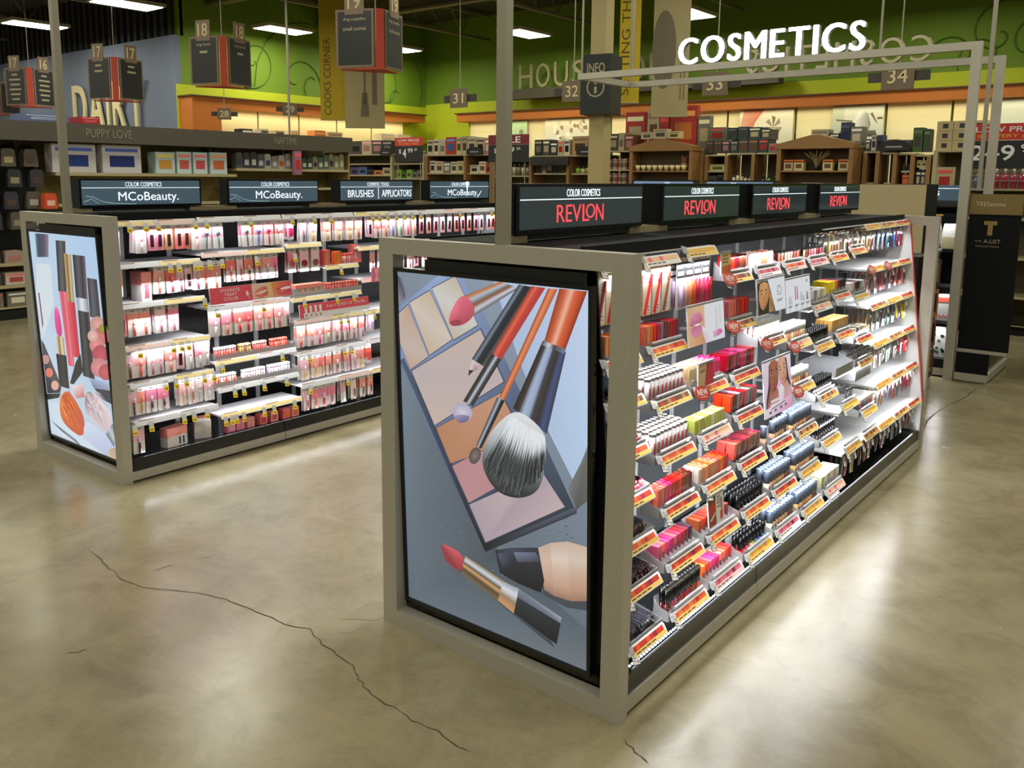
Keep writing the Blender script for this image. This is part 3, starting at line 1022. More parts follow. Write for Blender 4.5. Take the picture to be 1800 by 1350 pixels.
M_riser = mat('taupe_gloss_riser', (150, 134, 104), .25)
for oy, peds in ((0, ((.0, .15), (.75, 1.06), (1.61, 1.91), (2.45, 2.80))), (-.114, ((.05, .28), (.84, 1.18), (1.72, 2.06), (2.62, 2.95)))):
    for a_, b_ in peds:
        (PA if oy == 0 else PB)('riser', MB().box(-.53, -.455, max(a_ + .01 + oy, .07), b_ - .01 + oy, 1.3725, 1.3955), M_riser)
# ------------------------------------------------------------------ near gondola: trays, strips, tags, stock
RED, ORA, BRN, YEL, PNK, GLD = (206, 60, 46), (236, 130, 60), (140, 78, 46), (246, 214, 110), (240, 170, 180), (214, 160, 60)
TILT = (0, R(-32), 0)
SW = {}
for nm, c in (('red', (200, 58, 44)), ('vermilion', (232, 92, 50)), ('orange', (240, 140, 70)), ('tan', (200, 140, 90)), ('brown', (128, 76, 48)), ('pink', (226, 110, 140)), ('rose', (196, 80, 96)),
              ('gold', (226, 176, 60)), ('berry', (140, 40, 60)), ('peach', (244, 190, 150)), ('green', (90, 120, 60))):
    SW[nm] = mat('swatch_' + nm, c, .4)
SCHEMES = {'r': ['red', 'vermilion', 'red', 'berry'], 'o': ['vermilion', 'orange', 'vermilion', 'red'], 'b': ['brown', 'red', 'tan', 'brown'], 'g': ['gold', 'orange', 'gold', 'tan'],
           'p': ['pink', 'rose', 'pink', 'berry'], 't': ['tan', 'brown', 'orange', 'brown'], 'k': ['peach', 'pink', 'peach', 'peach'], 'y': ['gold', 'gold', 'gold', 'gold']}
_sm = {}


def strip_mesh(sch, L, low='yellow', hgt=.036):
    key = (sch, round(L, 3), low, hgt)
    if key in _sm:
        return _sm[key]
    h = hgt / 2
    mb = MB().prism([(-L / 2, -h), (L / 2, -h), (L / 2, h - .006), (L / 2 - .004, h), (-L / 2, h)], -.003, 0, 'x', 0)
    rnd = random.Random(hash(sch) % 99)
    n = 9
    y = -L / 2 + .008
    w_ = (L - .02) / n
    for i in range(n):
        g = 0 if sch in 'rgyk' else .0012
        mb.box(0, .0006, y + i * w_, y + (i + 1) * w_ - g, -h * .16, h * .72, 1 + [0, 1, 0, 2, 1, 0, 3, 2, 0][i] % 4)
    mb.box(0, .0006, -L / 2 + .004, L / 2 - .004, -h * .80, -h * .22, 5)
    for i in range(4):
        mb.box(.0006, .0009, -L / 2 + .02 + i * .03, -L / 2 + .02 + i * .03 + .024, -h * .62, -h * .42, 6)
    me = mb.mesh('price_strip', [M_paper] + [SW[k] for k in SCHEMES[sch]] + [{'yellow': M_yelstrip, 'cream': M_cream, 'white': M_paper, 'pink': M_pinkstrip}[low], M_ink])
    _sm[key] = me
    return me


M_yelstrip = mat('yellow_strip_print', (248, 206, 96), .5)
M_pinkstrip = mat('pink_strip_print', (236, 200, 196), .5)
tag_me = MB().box(-.0015, 0, -.017, .017, -.016, .016, 0).box(0, .0004, -.015, .015, -.014, .014, 1).box(.0004, .0007, -.012, .004, .002, .005, 2).box(.0004, .0007, -.012, .0, -.006, -.003, 2).box(.0004, .0007, .004, .012, -.010, -.003, 2).mesh('tag', [M_ink, M_paper, M_grey])
tag2_me = MB().box(-.0015, 0, -.016, .016, -.014, .014, 0).box(0, .0004, -.012, .002, .0, .004, 1).box(0, .0004, .0, .012, -.010, -.004, 1).mesh('tag', [M_flap, M_grey])
badge = MB()
N = 28
badge.prism([(.052 * math.cos(2 * math.pi * i / N), .0245 * math.sin(2 * math.pi * i / N)) for i in range(N)], 0, .002, 'x')
badge_me = badge.mesh('new_badge', M_red)
newtxt_me = text_mb('NEW', .070, .021, .0004, .012, None, 0, .003, .0021).box(.0021, .0024, -.022, .022, -.0145, -.0125).mesh('lettering', M_paper)
_tm = {}


def tray_mesh(n, depth=.15, wall=.034, back=.07, W=.255):
    key = (n, depth, wall, back, W)
    if key not in _tm:
        mb = MB().box(-depth, 0, 0, W, 0, .002)
        mb.box(-.002, 0, 0, W, .002, wall).box(-depth, -depth + .002, 0, W, .002, back)
        for i in range(n + 1):
            y = i * (W - .0012) / n
            mb.prism([(-depth, .002), (-.002, .002), (-.002, wall), (-.03, wall + .008), (-depth, back)], y, y + .0012, 'y')
        _tm[key] = mb.mesh('acrylic_tray', M_clear)
    return _tm[key]


lip_me = MB().cyl((-.003, .0), .006, 0, .2, 'y', 8).mesh('tray_lip', M_clear)


def at_a(name, me, x, y, z, rot=None, **k):
    o = put(name, me, ga, (x, y, z), rot, **k)
    o.matrix_parent_inverse = Matrix.Translation(-Vector(ga.location))
    return o


def strip(k, z, sch='r', tags=True, low='yellow', y0=None, L=None, new=False, tray=0, lip=True, tray_depth=.15):
    ys = by(k) + .032 if y0 is None else y0
    L = L or .236
    x = xf(z)
    if sch:
        at_a('price_strip', strip_mesh(sch, L, low), x, ys + L / 2, z, TILT)
    if tags:
        at_a('price_tag', tag2_me, x + .001, ys - .012, z + .012, (R(-14), R(-32), 0))
        at_a('price_tag', tag_me, x + .010, ys + .006, z - .016, (R(-14), R(-32), 0))
    if new:
        b = at_a('new_badge', badge_me, x + .012, ys + .008, z + .004, (R(-6), R(-24), 0), label='red oval badge reading NEW')
        put('lettering', newtxt_me, b)
    if lip and tray:
        at_a('tray_lip', lip_me, x - .009, by(k) + .05, z + .026)


# --- product kinds: name -> (parts [(name, mesh, colour slot)], noun, category, half depth)
def P1(name, mb, mats, smooth=False):
    return mb.mesh(name, mats, smooth)


M_fcap = mat('slate_bottle_cap', (76, 86, 102), .25)
M_rimcap = mat('cap_rim', (120, 112, 104), .25, .6)
M_dkglass = mat('dark_tube', (40, 34, 38), .2)
KINDS = {}


def kind(key, name, noun, cat, parts, r):
    KINDS[key] = (name, noun, cat, parts, r)


kind('gloss', 'lip_gloss', 'lip gloss tube', 'lip gloss', [('tube', MB().box(-.0085, .0085, -.0085, .0085, .03, .090).mesh('tube', M_objgloss), 1), ('cap', MB().box(-.008, .008, -.008, .008, 0, .03).mesh('cap', M_clear), 0)], .009)
kind('stick', 'lipstick', 'white-capped lipstick', 'lipstick', [('tube', MB().cyl((0, 0), .0098, 0, .072, n=10).mesh('tube', mat('milky_tube', (226, 218, 222), .25), True), 0),
      ('cap', MB().cyl((0, 0), .0112, .072, .080, n=12, m=0, mcap=1).mesh('cap', [M_rimcap, M_paper]), 0), ('label', MB().box(.0096, .0104, -.004, .004, .012, .05).mesh('label', M_inkred), 0)], .0112)
kind('slim', 'lip_crayon', 'lip crayon', 'lip crayon', [('barrel', MB().box(-.0085, .0085, -.0105, .0105, 0, .082).mesh('barrel', M_objgloss), 1), ('end_cap', MB().cyl((0, 0), .007, .082, .086, n=10).mesh('end_cap', M_objgloss), 1),
      ('label', MB().box(.0085, .0089, -.006, .006, .01, .03).mesh('label', M_grey), 0)], .010)
kind('block', 'lip_color_box', 'lip color with black base', 'lip color', [('cap', MB().prism([(-.016, .034), (.014, .034), (.017, .094), (-.016, .094)], -.0125, .0125, 'y').mesh('cap', M_objgloss), 1),
      ('base', MB().prism([(-.014, 0), (.0125, 0), (.0142, .034), (-.0145, .034)], -.0115, .0115, 'y').mesh('base', M_dkglass), 0),
      ('emblem', MB().cyl((0, .018), .0055, .0128, .0150, 'x', n=8).mesh('emblem', M_gold), 0)], .017)
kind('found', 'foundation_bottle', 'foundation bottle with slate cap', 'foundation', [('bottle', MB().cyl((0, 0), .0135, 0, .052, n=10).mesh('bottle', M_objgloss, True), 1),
      ('cap', MB().cyl((0, 0), .0138, .053, .100, n=12, r2=.0128, mcap=1).mesh('cap', [M_fcap, mat('slate_cap_highlight', (130, 142, 158), .3)], True), 0), ('label', MB().box(.0128, .0142, -.004, .004, .018, .040).mesh('label', M_ink), 0)], .0138)  # highlight on the cap top is put in as a lighter colour
kind('polish', 'nail_polish', 'nail polish with tall black cap', 'nail polish', [('bottle', MB().cyl((0, 0), .0115, 0, .036, n=10).mesh('bottle', M_objgloss, True), 1), ('cap', MB().cyl((0, 0), .0082, .036, .084, n=10).mesh('cap', M_blackgloss, True), 0)], .0115)
kind('blackstick', 'lipstick', 'black-capped lipstick', 'lipstick', [('base', MB().cyl((0, 0), .0105, 0, .030, n=10).mesh('base', M_objgloss, True), 1), ('cap', MB().cyl((0, 0), .0112, .031, .086, n=12).mesh('cap', M_blackgloss, True), 0),
      ('ring', MB().cyl((0, 0), .0108, .030, .031, n=10).mesh('ring', M_gold), 0)], .0112)
kind('liner', 'lip_liner', 'lip liner tube with silver end', 'lip liner', [('tube', MB().cyl((0, 0), .0072, 0, .052, n=8).mesh('tube', M_objgloss, True), 1), ('sleeve', MB().cyl((0, 0), .0074, .052, .098, n=8).mesh('sleeve', M_blackgloss, True), 0),
      ('end_cap', MB().cyl((0, 0), .0076, .098, .104, n=8).mesh('end_cap', M_chrome), 0)], .0076)
kind('flat', 'lip_color_carton', 'lip color carton', 'carton', [('carton', MB().box(-.032, .016, -.0108, .0108, 0, .074).mesh('carton', M_objpaper), 1), ('label', MB().box(.016, .0164, -.007, .007, .012, .048).mesh('label', mat('smoke_print', (110, 80, 86), .5)), 0)], .033)
kind('sachet', 'mask_sachet', 'foil sachet', 'sachet', [('pouch', MB().prism([(-.002, 0), (.002, 0), (.0045, .03), (.0035, .075), (.0008, .088), (-.0008, .088), (-.003, .075), (-.004, .03)], -.022, .022, 'y').mesh('pouch', M_objgloss), 1), ('band', MB().box(.0040, .0052, -.018, .018, .02, .036).mesh('band', M_paper), 0)], .009)
kind('mini', 'brow_gel_box', 'small carton', 'carton', [('carton', MB().box(-.011, .011, -.0105, .0105, .0, .066).mesh('carton', M_objpaper), 1), ('foot', MB().box(-.0112, .0112, -.0108, .0108, .0, .018).mesh('foot', mat('ochre_print', (168, 120, 52), .5)), 0)], .012)
kind('compact', 'compact', 'black compact with tinted window', 'compact', [('case', MB().box(-.006, .004, -.0145, .0145, 0, .072).mesh('case', M_blackgloss), 0), ('pan', MB().box(.004, .0055, -.010, .010, .02, .066).mesh('pan', M_objgloss), 1)], .010)
kind('tube', 'concealer_tube', 'clear tube with white cap', 'concealer', [('tube', MB().cyl((0, 0), .0088, 0, .058, n=10).mesh('tube', M_objgloss, True), 1), ('cap', MB().cyl((0, 0), .0094, .058, .090, n=10).mesh('cap', M_white, True), 0)], .0095)
kind('mascara', 'mascara', 'black mascara tube', 'mascara', [('tube', MB().cyl((0, 0), .0075, 0, .05, n=8).mesh('tube', M_dkglass, True), 0), ('cap', MB().cyl((0, 0), .0078, .05, .092, n=8, r2=.006).mesh('cap', M_blackgloss, True), 0), ('band', MB().cyl((0, 0), .0079, .006, .02, n=8).mesh('band', M_objgloss), 1)], .008)
kind('whitebox', 'cosmetics_carton', 'pale carton', 'carton', [('carton', MB().box(-.018, .018, -.018, .018, 0, .085).mesh('carton', M_objpaper), 1), ('label', MB().box(.018, .0184, -.012, .012, .02, .05).mesh('label', M_grey), 0)], .019)
kind('clasp', 'eyelash_curler', 'chrome eyelash curler', 'eyelash curler', [('frame', MB().tube([(0, -.014, .0), (.006, -.014, .05), (.012, -.012, .07), (.012, .012, .07), (.006, .014, .05), (0, .014, 0)], .0028, 5).mesh('frame', M_chrome), 0),
      ('pad', MB().box(.006, .017, -.013, .013, .066, .074).mesh('pad', M_ink), 0)], .014)
NAMES_A = 'near gondola'
ROWW = ('front', 'second', 'third', 'fourth', 'fifth', 'sixth')
CN = {'coral': (240, 100, 84), 'peach': (240, 160, 120), 'orange': (248, 110, 40), 'vermilion': (238, 60, 30), 'magenta': (200, 40, 96), 'mauve': (176, 110, 140), 'plum': (70, 30, 50), 'brick': (150, 50, 44),
      'red': (206, 30, 36), 'crimson': (176, 20, 36), 'maroon': (110, 26, 34), 'pink': (240, 130, 156), 'rose': (206, 84, 104), 'hot pink': (232, 50, 120), 'brown': (120, 66, 48), 'tan': (208, 160, 112), 'beige': (224, 186, 150),
      'honey': (196, 140, 84), 'cocoa': (96, 58, 40), 'ivory': (236, 220, 204), 'white': (236, 234, 236), 'black': (26, 26, 28), 'lime': (196, 200, 84), 'yellow': (244, 226, 20), 'gold': (206, 160, 80), 'grey': (150, 150, 156), 'silver': (196, 196, 202),
      'lilac': (206, 180, 216), 'blue': (60, 90, 180), 'navy': (44, 48, 110), 'teal': (60, 130, 130), 'purple': (96, 60, 130), 'green': (70, 110, 70), 'rust': (176, 74, 44), 'blush': (236, 190, 190), 'salmon': (236, 130, 110), 'wine': (130, 34, 60), 'khaki': (190, 178, 140)}
CAP = {}


def fill(k, z, key, cols, n, deep, up, y0=.02, y1=.262, dx=None, zb=.0, gaps=(), xo=0.0, jit=.0009, tier=0.0, rz=0.0):
    """deep rows of n products of one kind in bay k on the tray at height z"""
    name, noun, cat, parts, r = KINDS[key]
    dx = dx or 2 * r + .002
    at_a('acrylic_tray', tray_mesh(n, round(deep * dx + .022, 3), W=round(y1 - y0 + .0014, 4)), xf(z) - .016 + xo, by(k) + y0 - .0007, z - .012)
    for j in range(deep):
        for i in range(n):
            if (i, j) in gaps:
                continue
            c = cols[i % len(cols)]
            y = by(k) + y0 + (i + .5) * (y1 - y0) / n + random.uniform(-jit, jit) * .6
            x = xf(z) - .024 - r - j * dx + xo + random.uniform(-jit, jit)
            t = empty(name, (x, y, z - .0098 + zb + j * tier), rz + random.uniform(-.02, .02))
            cc = tuple(min(255, max(0, q + random.randint(-7, 7))) for q in CN[c])
            for pn, me, slot in parts:
                put(pn, me, t, color=cc if slot else None)
            lab = '%s %s, %s in %s row, %s tray up, %s bay of %s' % (c, noun, ORD[i], ROWW[j], ORD[up - 1], ORD[k], NAMES_A)
            tag(t, fit(lab), cat, '%ss in %s tray up of %s bay' % (noun, ORD[up - 1], ORD[k]))


def fit(s):
    ws = s.split()
    for drop in (('of', 'near', 'gondola'), ):
        if len(ws) > 16:
            s = s.replace(' of near gondola', '').replace(' with tinted window', '').replace(' with tall black cap', '').replace(' with black base', '').replace(' with silver end', '').replace(' with slate cap', '')
            ws = s.split()
    return s


def pencils(k, z, up, cap, rows, ncol, body, word):
    """a bundle of pencils lying on their sides, ends towards the aisle"""
    me = MB().cyl((0, 0), .0062, -.105, 0, 'x', 7).mesh('barrel', M_objgloss)
    te = MB().cyl((0, 0), .0056, 0, .006, 'x', 7, r2=.005).mesh('tip', M_objgloss)
    for r_ in range(rows):
        for i in range(ncol - (r_ % 2)):
            y = by(k) + .085 + i * .0148 + (.0079 if r_ % 2 else 0)
            t = empty('cosmetic_pencil', (xf(z) - .030 + random.uniform(-.006, .005), y, z + .001 + r_ * .0138))
            t.rotation_euler = (0, R(4), random.uniform(-.006, .006))
            put('barrel', me, t, color=body)
            put('tip', te, t, color=tuple(min(255, max(0, c + random.randint(-16, 16))) for c in cap))
            tag(t, '%s pencil lying %s along %s layer, %s tray up, first bay, near gondola' % (word, ORD[i], ORD[r_], ORD[up - 1]), 'pencil', '%s pencils in %s tray up' % (word, ORD[up - 1]))


# bay 0 -- bundles of pencils
for z, up, cap, rows, nc, body, word, sch in ((.91, 6, (70, 66, 70), 4, 11, (50, 58, 66), 'dark', 'b'), (.76, 5, (150, 84, 80), 4, 11, (40, 34, 40), 'brown-tipped', 'o'), (.62, 4, (176, 66, 74), 4, 11, (60, 22, 30), 'rose-tipped', 'r'),
                                                 (.487, 3, (110, 84, 74), 4, 11, (52, 54, 60), 'taupe-tipped', 'o'), (.355, 2, (70, 44, 46), 4, 11, (50, 40, 44), 'black', 'r'), (.195, 1, (84, 78, 84), 4, 11, (58, 58, 64), 'charcoal', 'r')):
    strip(0, z, sch, True, y0=.07, L=.205)
    at_a('acrylic_tray', tray_mesh(1, W=.19), xf(z) - .016, .09, z - .012, None)
    pencils(0, z, up, cap, rows, nc, body, word)
strip(0, 1.035, 'o', True, y0=.07, L=.205)
fill(0, 1.035, 'gloss', ['peach', 'orange', 'rust', 'tan', 'brown', 'plum', 'mauve', 'rose', 'red'], 9, 2, 7, y0=.085)
# bay 1
strip(1, 1.035, 'o', True, tray=11)
fill(1, 1.035, 'gloss', ['coral', 'peach', 'orange', 'vermilion', 'magenta', 'mauve', 'plum', 'brick', 'red', 'crimson', 'maroon'], 11, 3, 7)
strip(1, .867, 'b', True, tray=8)
fill(1, .867, 'stick', ['white'], 9, 4, 6, zb=.016, tier=.002)
strip(1, .695, 'o', True, tray=8)
fill(1, .695, 'stick', ['white'], 9, 4, 5, zb=.016, tier=.002)
strip(1, .527, 'r', True, tray=9)
fill(1, .527, 'slim', ['coral', 'salmon', 'rose', 'hot pink', 'red', 'red', 'vermilion', 'brick', 'brown', 'maroon'], 10, 2, 4, zb=.006, tier=.004)
strip(1, .352, 'r', True, tray=9)
fill(1, .352, 'flat', ['rose', 'coral', 'hot pink', 'magenta', 'rose', 'magenta', 'crimson', 'wine', 'plum'], 9, 1, 3, zb=.004)
strip(1, .195, 'o', True, tray=12)
fill(1, .195, 'liner', ['maroon', 'brown', 'rose', 'mauve', 'brick', 'rust', 'crimson', 'magenta', 'brick', 'rust', 'brown', 'coral'], 12, 2, 2, tier=.003)
# bay 2
strip(2, .857, 'o', True, new=True, tray=8)
fill(2, .857, 'sachet', ['beige', 'ivory', 'beige', 'pink', 'hot pink'], 5, 4, 6, zb=.012)
strip(2, .695, 'k', True, low='pink', tray=8)
fill(2, .695, 'mini', ['lime', 'lime', 'khaki', 'lime', 'lime', 'ivory', 'lime', 'khaki', 'lime'], 9, 2, 5, zb=.012)
strip(2, .525, 'o', True, tray=9)
fill(2, .525, 'slim', ['ivory', 'peach', 'peach', 'orange', 'tan', 'salmon', 'coral', 'orange', 'vermilion', 'red'], 10, 3, 4)
strip(2, .352, 'o', True, tray=8)
fill(2, .352, 'flat', ['rust', 'vermilion', 'brick', 'rust', 'coral', 'vermilion', 'rust', 'brick'], 8, 1, 3)
strip(2, .195, 'p', True, low='pink', tray=8)
fill(2, .195, 'flat', ['orange', 'vermilion', 'rose', 'hot pink', 'magenta', 'salmon', 'coral', 'vermilion', 'red'], 9, 1, 2)
# bay 3
strip(3, 1.213, 'b', True, new=True, tray=8)
fill(3, 1.213, 'gloss', ['red', 'red', 'vermilion', 'crimson', 'maroon', 'brown', 'brick', 'cocoa'], 8, 2, 8, y0=.095)
strip(3, 1.042, 'b', True, new=True, tray=8)
fill(3, 1.042, 'gloss', ['pink', 'rose', 'pink', 'salmon', 'coral', 'brick', 'red', 'vermilion', 'red', 'rust'], 10, 3, 7, zb=.010)
for z, sch, cols, up in ((.852, 'r', ['crimson', 'wine', 'magenta', 'wine', 'hot pink', 'rose', 'maroon', 'red'], 6), (.705, 'r', ['vermilion', 'maroon', 'grey', 'crimson', 'red', 'grey', 'cocoa', 'red'], 5),
                         (.530, 'r', ['coral', 'brick', 'maroon', 'wine', 'brick', 'maroon', 'brown', 'wine'], 4)):
    strip(3, z, sch, True, tray=9)
    fill(3, z, 'block', cols, 8, 2, up, zb=.004)
strip(3, .352, 'o', True, tray=8)
fill(3, .352, 'blackstick', ['red', 'coral', 'rose', 'gold', 'red', 'brick', 'rose', 'coral'], 8, 3, 3)
strip(3, .195, 'g', True, low='yellow', tray=8)
fill(3, .195, 'polish', ['crimson', 'red', 'rose', 'gold', 'green', 'blue', 'navy', 'teal'], 8, 2, 2)
# bay 4
strip(4, 1.213, 'p', True, low='white', tray=6)
fill(4, 1.213, 'sachet', ['blush', 'white', 'salmon', 'blush'], 4, 3, 8)
strip(4, .940, 'b', True, new=True, tray=9)
fill(4, .940, 'tube', ['ivory', 'blush', 'ivory', 'beige', 'ivory', 'blush', 'ivory', 'beige'], 9, 3, 7, zb=.01)
strip(4, .530, 'r', True, tray=8)
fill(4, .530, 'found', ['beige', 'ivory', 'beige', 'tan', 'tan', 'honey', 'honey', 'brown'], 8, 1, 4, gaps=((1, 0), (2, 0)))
for z, up in ((.353, 3), (.195, 2)):
    strip(4, z, 'r' if up == 3 else 'p', True, tray=8, low='yellow' if up == 3 else 'white')
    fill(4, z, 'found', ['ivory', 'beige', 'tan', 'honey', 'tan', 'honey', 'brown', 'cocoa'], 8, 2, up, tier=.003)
# bay 5
strip(5, 1.215, 'o', True, low='pink', tray=7)
fill(5, 1.215, 'compact', ['coral', 'salmon', 'beige', 'white', 'tan', 'rose', 'coral'], 7, 2, 8)
strip(5, .888, 'k', True, new=True, tray=9)
fill(5, .888, 'tube', ['beige', 'peach', 'tan', 'ivory', 'beige', 'tan', 'peach', 'beige'], 9, 3, 7, zb=.006)
strip(5, .703, 'g', True, new=True, tray=8)
fill(5, .703, 'tube', ['ivory', 'beige', 'tan', 'honey', 'honey', 'brown', 'cocoa', 'tan'], 8, 2, 5)
for z, up in ((.522, 4), (.353, 3), (.190, 2)):
    strip(5, z, 'g' if up != 4 else 't', True, tray=8, low='yellow')
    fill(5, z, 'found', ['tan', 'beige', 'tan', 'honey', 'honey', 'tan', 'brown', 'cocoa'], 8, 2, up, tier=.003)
# bay 6
strip(6, 1.213, 'p', True, low='pink', tray=7)
fill(6, 1.213, 'compact', ['tan', 'brown', 'rose', 'mauve', 'salmon', 'wine', 'rose'], 7, 2, 8)
strip(6, 1.012, 'k', True, low='white', tray=6)
fill(6, 1.012, 'whitebox', ['khaki', 'white', 'grey', 'white', 'khaki', 'white'], 6, 2, 7)
strip(6, .837, 'g', True, tray=8)
fill(6, .837, 'mascara', ['gold', 'rust', 'green', 'gold', 'rust', 'gold', 'green', 'gold'], 9, 3, 6)
strip(6, .617, 't', True, tray=8)
fill(6, .617, 'mascara', ['gold', 'rust', 'brown', 'gold', 'grey', 'gold', 'brown', 'gold'], 9, 3, 5)
strip(6, .415, 'g', True, tray=8)
fill(6, .415, 'mascara', ['green', 'grey', 'green', 'black', 'green', 'gold', 'green', 'grey'], 8, 3, 4)
strip(6, .197, 'k', True, low='pink', tray=6)
fill(6, .197, 'whitebox', ['khaki', 'white', 'khaki', 'ivory', 'khaki', 'white'], 6, 2, 2)
# bay 7
strip(7, 1.213, 'o', True, tray=5)
strip(7, 1.030, 'o', True, low='white', tray=6)
fill(7, 1.030, 'whitebox', ['yellow', 'yellow', 'coral', 'maroon', 'black', 'black'], 6, 2, 7)
strip(7, .853, 'o', True, tray=6)
fill(7, .853, 'whitebox', ['gold', 'honey', 'gold', 'tan', 'gold', 'honey'], 6, 2, 6)
strip(7, .520, 'y', True, tray=4)
fill(7, .520, 'clasp', ['silver'], 3, 2, 4, y0=.15, zb=.004)
strip(7, .318, 'g', True, tray=4)
at_a('acrylic_tray', tray_mesh(4, .18, .05, .06), xf(.66) - .016, by(7) + .012, .66)
at_a('acrylic_tray', tray_mesh(4, .18, .05, .06), xf(.62) - .016, by(8) + .012, .60)
# bay 8
strip(8, 1.228, 'o', True, tray=6)
strip(8, 1.0, 'y', True, low='white', tray=6)
fill(8, 1.0, 'whitebox', ['white', 'silver', 'maroon', 'black', 'grey', 'white'], 6, 2, 7)
strip(8, .795, 'r', False, tray=6)
fill(8, .795, 'mini', ['black', 'ivory', 'black', 'khaki', 'grey', 'beige', 'white'], 7, 2, 6)
strip(8, .68, 't', False, low='yellow', tray=4)
fill(8, .68, 'clasp', ['silver'], 5, 2, 5, zb=.004)
strip(8, .432, 'y', True, tray=6)
fill(8, .432, 'mini', ['black', 'maroon', 'black', 'black', 'plum', 'black', 'maroon', 'black'], 8, 2, 3)
strip(8, .319, 't', False, tray=4)

# bays 7-11: white shelves with tools hanging below their strips
kt = {}


def shelf_a(k0, k1, z):
    m = MB().box(-.46, xf(z) - .006, by(k0) - .01, by(k1 + 1) - .018, z - .006, z + .004)
    PA('shelf', m, M_white)


for z in (1.12, .93, .735, .523):
    shelf_a(9, 11, z)
shelf_a(7, 8, .312)
shelf_a(9, 11, .313)
shelf_a(7, 8, .502)
shelf_a(9, 11, 1.336)
SCW = {1.336: 'g', 1.12: 'r', .93: 'b', .735: 'b', .523: 'b', .313: 'r'}
for z in SCW:
    for k in (9, 10, 11):
        if z in (.523, ) and k == 9:
            pass
        s_ = 'r' if k == 11 else ('b', 'g', 't')[(k + int(z * 100)) % 3]
        strip(k, z, s_, False, y0=by(k), L=.268, new=(z == 1.12 and k in (9, 10)))
tool_card = MB().box(-.0007, .0007, -.019, .019, -.112, -.004).box(-.0007, .0007, -.019, -.004, -.004, .005).box(-.0007, .0007, .004, .019, -.004, .005).box(-.0007, .0007, -.019, .019, .005, .009).mesh('card', M_objpaper)
tool_head = MB().box(-.0009, .0009, -.0185, .0185, -.030, -.005).mesh('header', M_grey)
tool_bit = MB().tube([(.003, -.004, -.040), (.004, -.003, -.075), (.003, 0, -.105), (.004, .003, -.075), (.003, .004, -.040)], .0022, 5).mesh('tool', M_chrome)
tool_bub = MB().box(.0008, .008, -.013, .013, -.108, -.034).mesh('blister', M_clear)
hook_me = MB().tube([(0, 0, 0), (.147, 0, .0), (.152, 0, .006)], .0018, 5).mesh('peg_hook', M_chrome)
flap_me = MB().box(0, .001, -.014, .014, -.046, 0).box(.001, .0014, -.012, .012, -.044, -.022, 1).mesh('price_flap', [M_flap, M_paper])
TC = {(1.336, 9): ['khaki', 'gold', 'brown'], (1.336, 10): ['silver', 'blush', 'teal'], (1.336, 11): ['blue', 'navy', 'red'], (1.12, 9): ['blush', 'brown', 'white'], (1.12, 10): ['rose', 'wine', 'silver'],
      (1.12, 11): ['grey', 'red', 'crimson'], (.93, 9): ['gold', 'khaki', 'silver'], (.93, 10): ['silver', 'teal', 'grey'], (.93, 11): ['purple', 'yellow', 'yellow'], (.735, 9): ['silver', 'white', 'blush'],
      (.735, 10): ['white', 'silver', 'grey'], (.735, 11): ['silver', 'red', 'vermilion'], (.523, 9): ['khaki', 'blush', 'gold'], (.523, 10): ['silver', 'rose', 'green'], (.523, 11): ['wine', 'maroon', 'red'],
      (.313, 9): ['black', 'maroon', 'grey'], (.313, 10): ['grey', 'black', 'white'], (.313, 11): ['wine', 'maroon', 'silver']}
ROWN = {1.336: 'top', 1.12: 'second', .93: 'third', .735: 'fourth', .523: 'fifth', .313: 'bottom'}


def hang_tools(k, z, cols, row, npeg=3, deep=5):
    for i in range(npeg):
        y = by(k) + .036 + i * (.228 / npeg)
        xh = xf(z) - .012
        h = at_a('peg_hook', hook_me, xh - .150, y, z - .022)
        if (i + k) % 2 == 0 or z < .6:
            at_a('price_flap', flap_me, xh + .002, y, z - .018, (R(random.uniform(-12, 4)), R(-14), 0))
        c = cols[i % len(cols)]
        for j in range(deep):
            t = empty('carded_beauty_tool', (xh - .006 - j * .024, y, z - .022), random.uniform(-.10, .10))
            t.rotation_euler = (random.uniform(-.05, .05), R(random.uniform(-3, 5)), t.rotation_euler.z)
            cc = tuple(min(255, max(0, q + random.randint(-12, 12))) for q in CN[c])
            put('card', tool_card, t, color=cc)
            if z > .4:
                put('header', tool_head, t)
            put('tool', tool_bit, t)
            tag(t, '%s carded beauty tool, %s on peg %s, %s row of %s bay, near gondola' % (c, ('front', 'second', 'third', 'fourth', 'fifth')[j], ('one', 'two', 'three')[i], row, ORD[k]), 'beauty tool',
                'carded beauty tools at the far end of the near gondola')


for (z, k), cols in TC.items():
    hang_tools(k, z, cols, ROWN[z], 3, 5 if k == 11 or z > 1.3 else 4)
for k in (7, 8):
    hang_tools(k, .313, ['black', 'maroon', 'khaki'], 'bottom', 3, 3)
    hang_tools(k, 1.336, ['khaki', 'brown', 'black'] if k == 8 else ['black', 'gold', 'brown'], 'top', 3, 4)

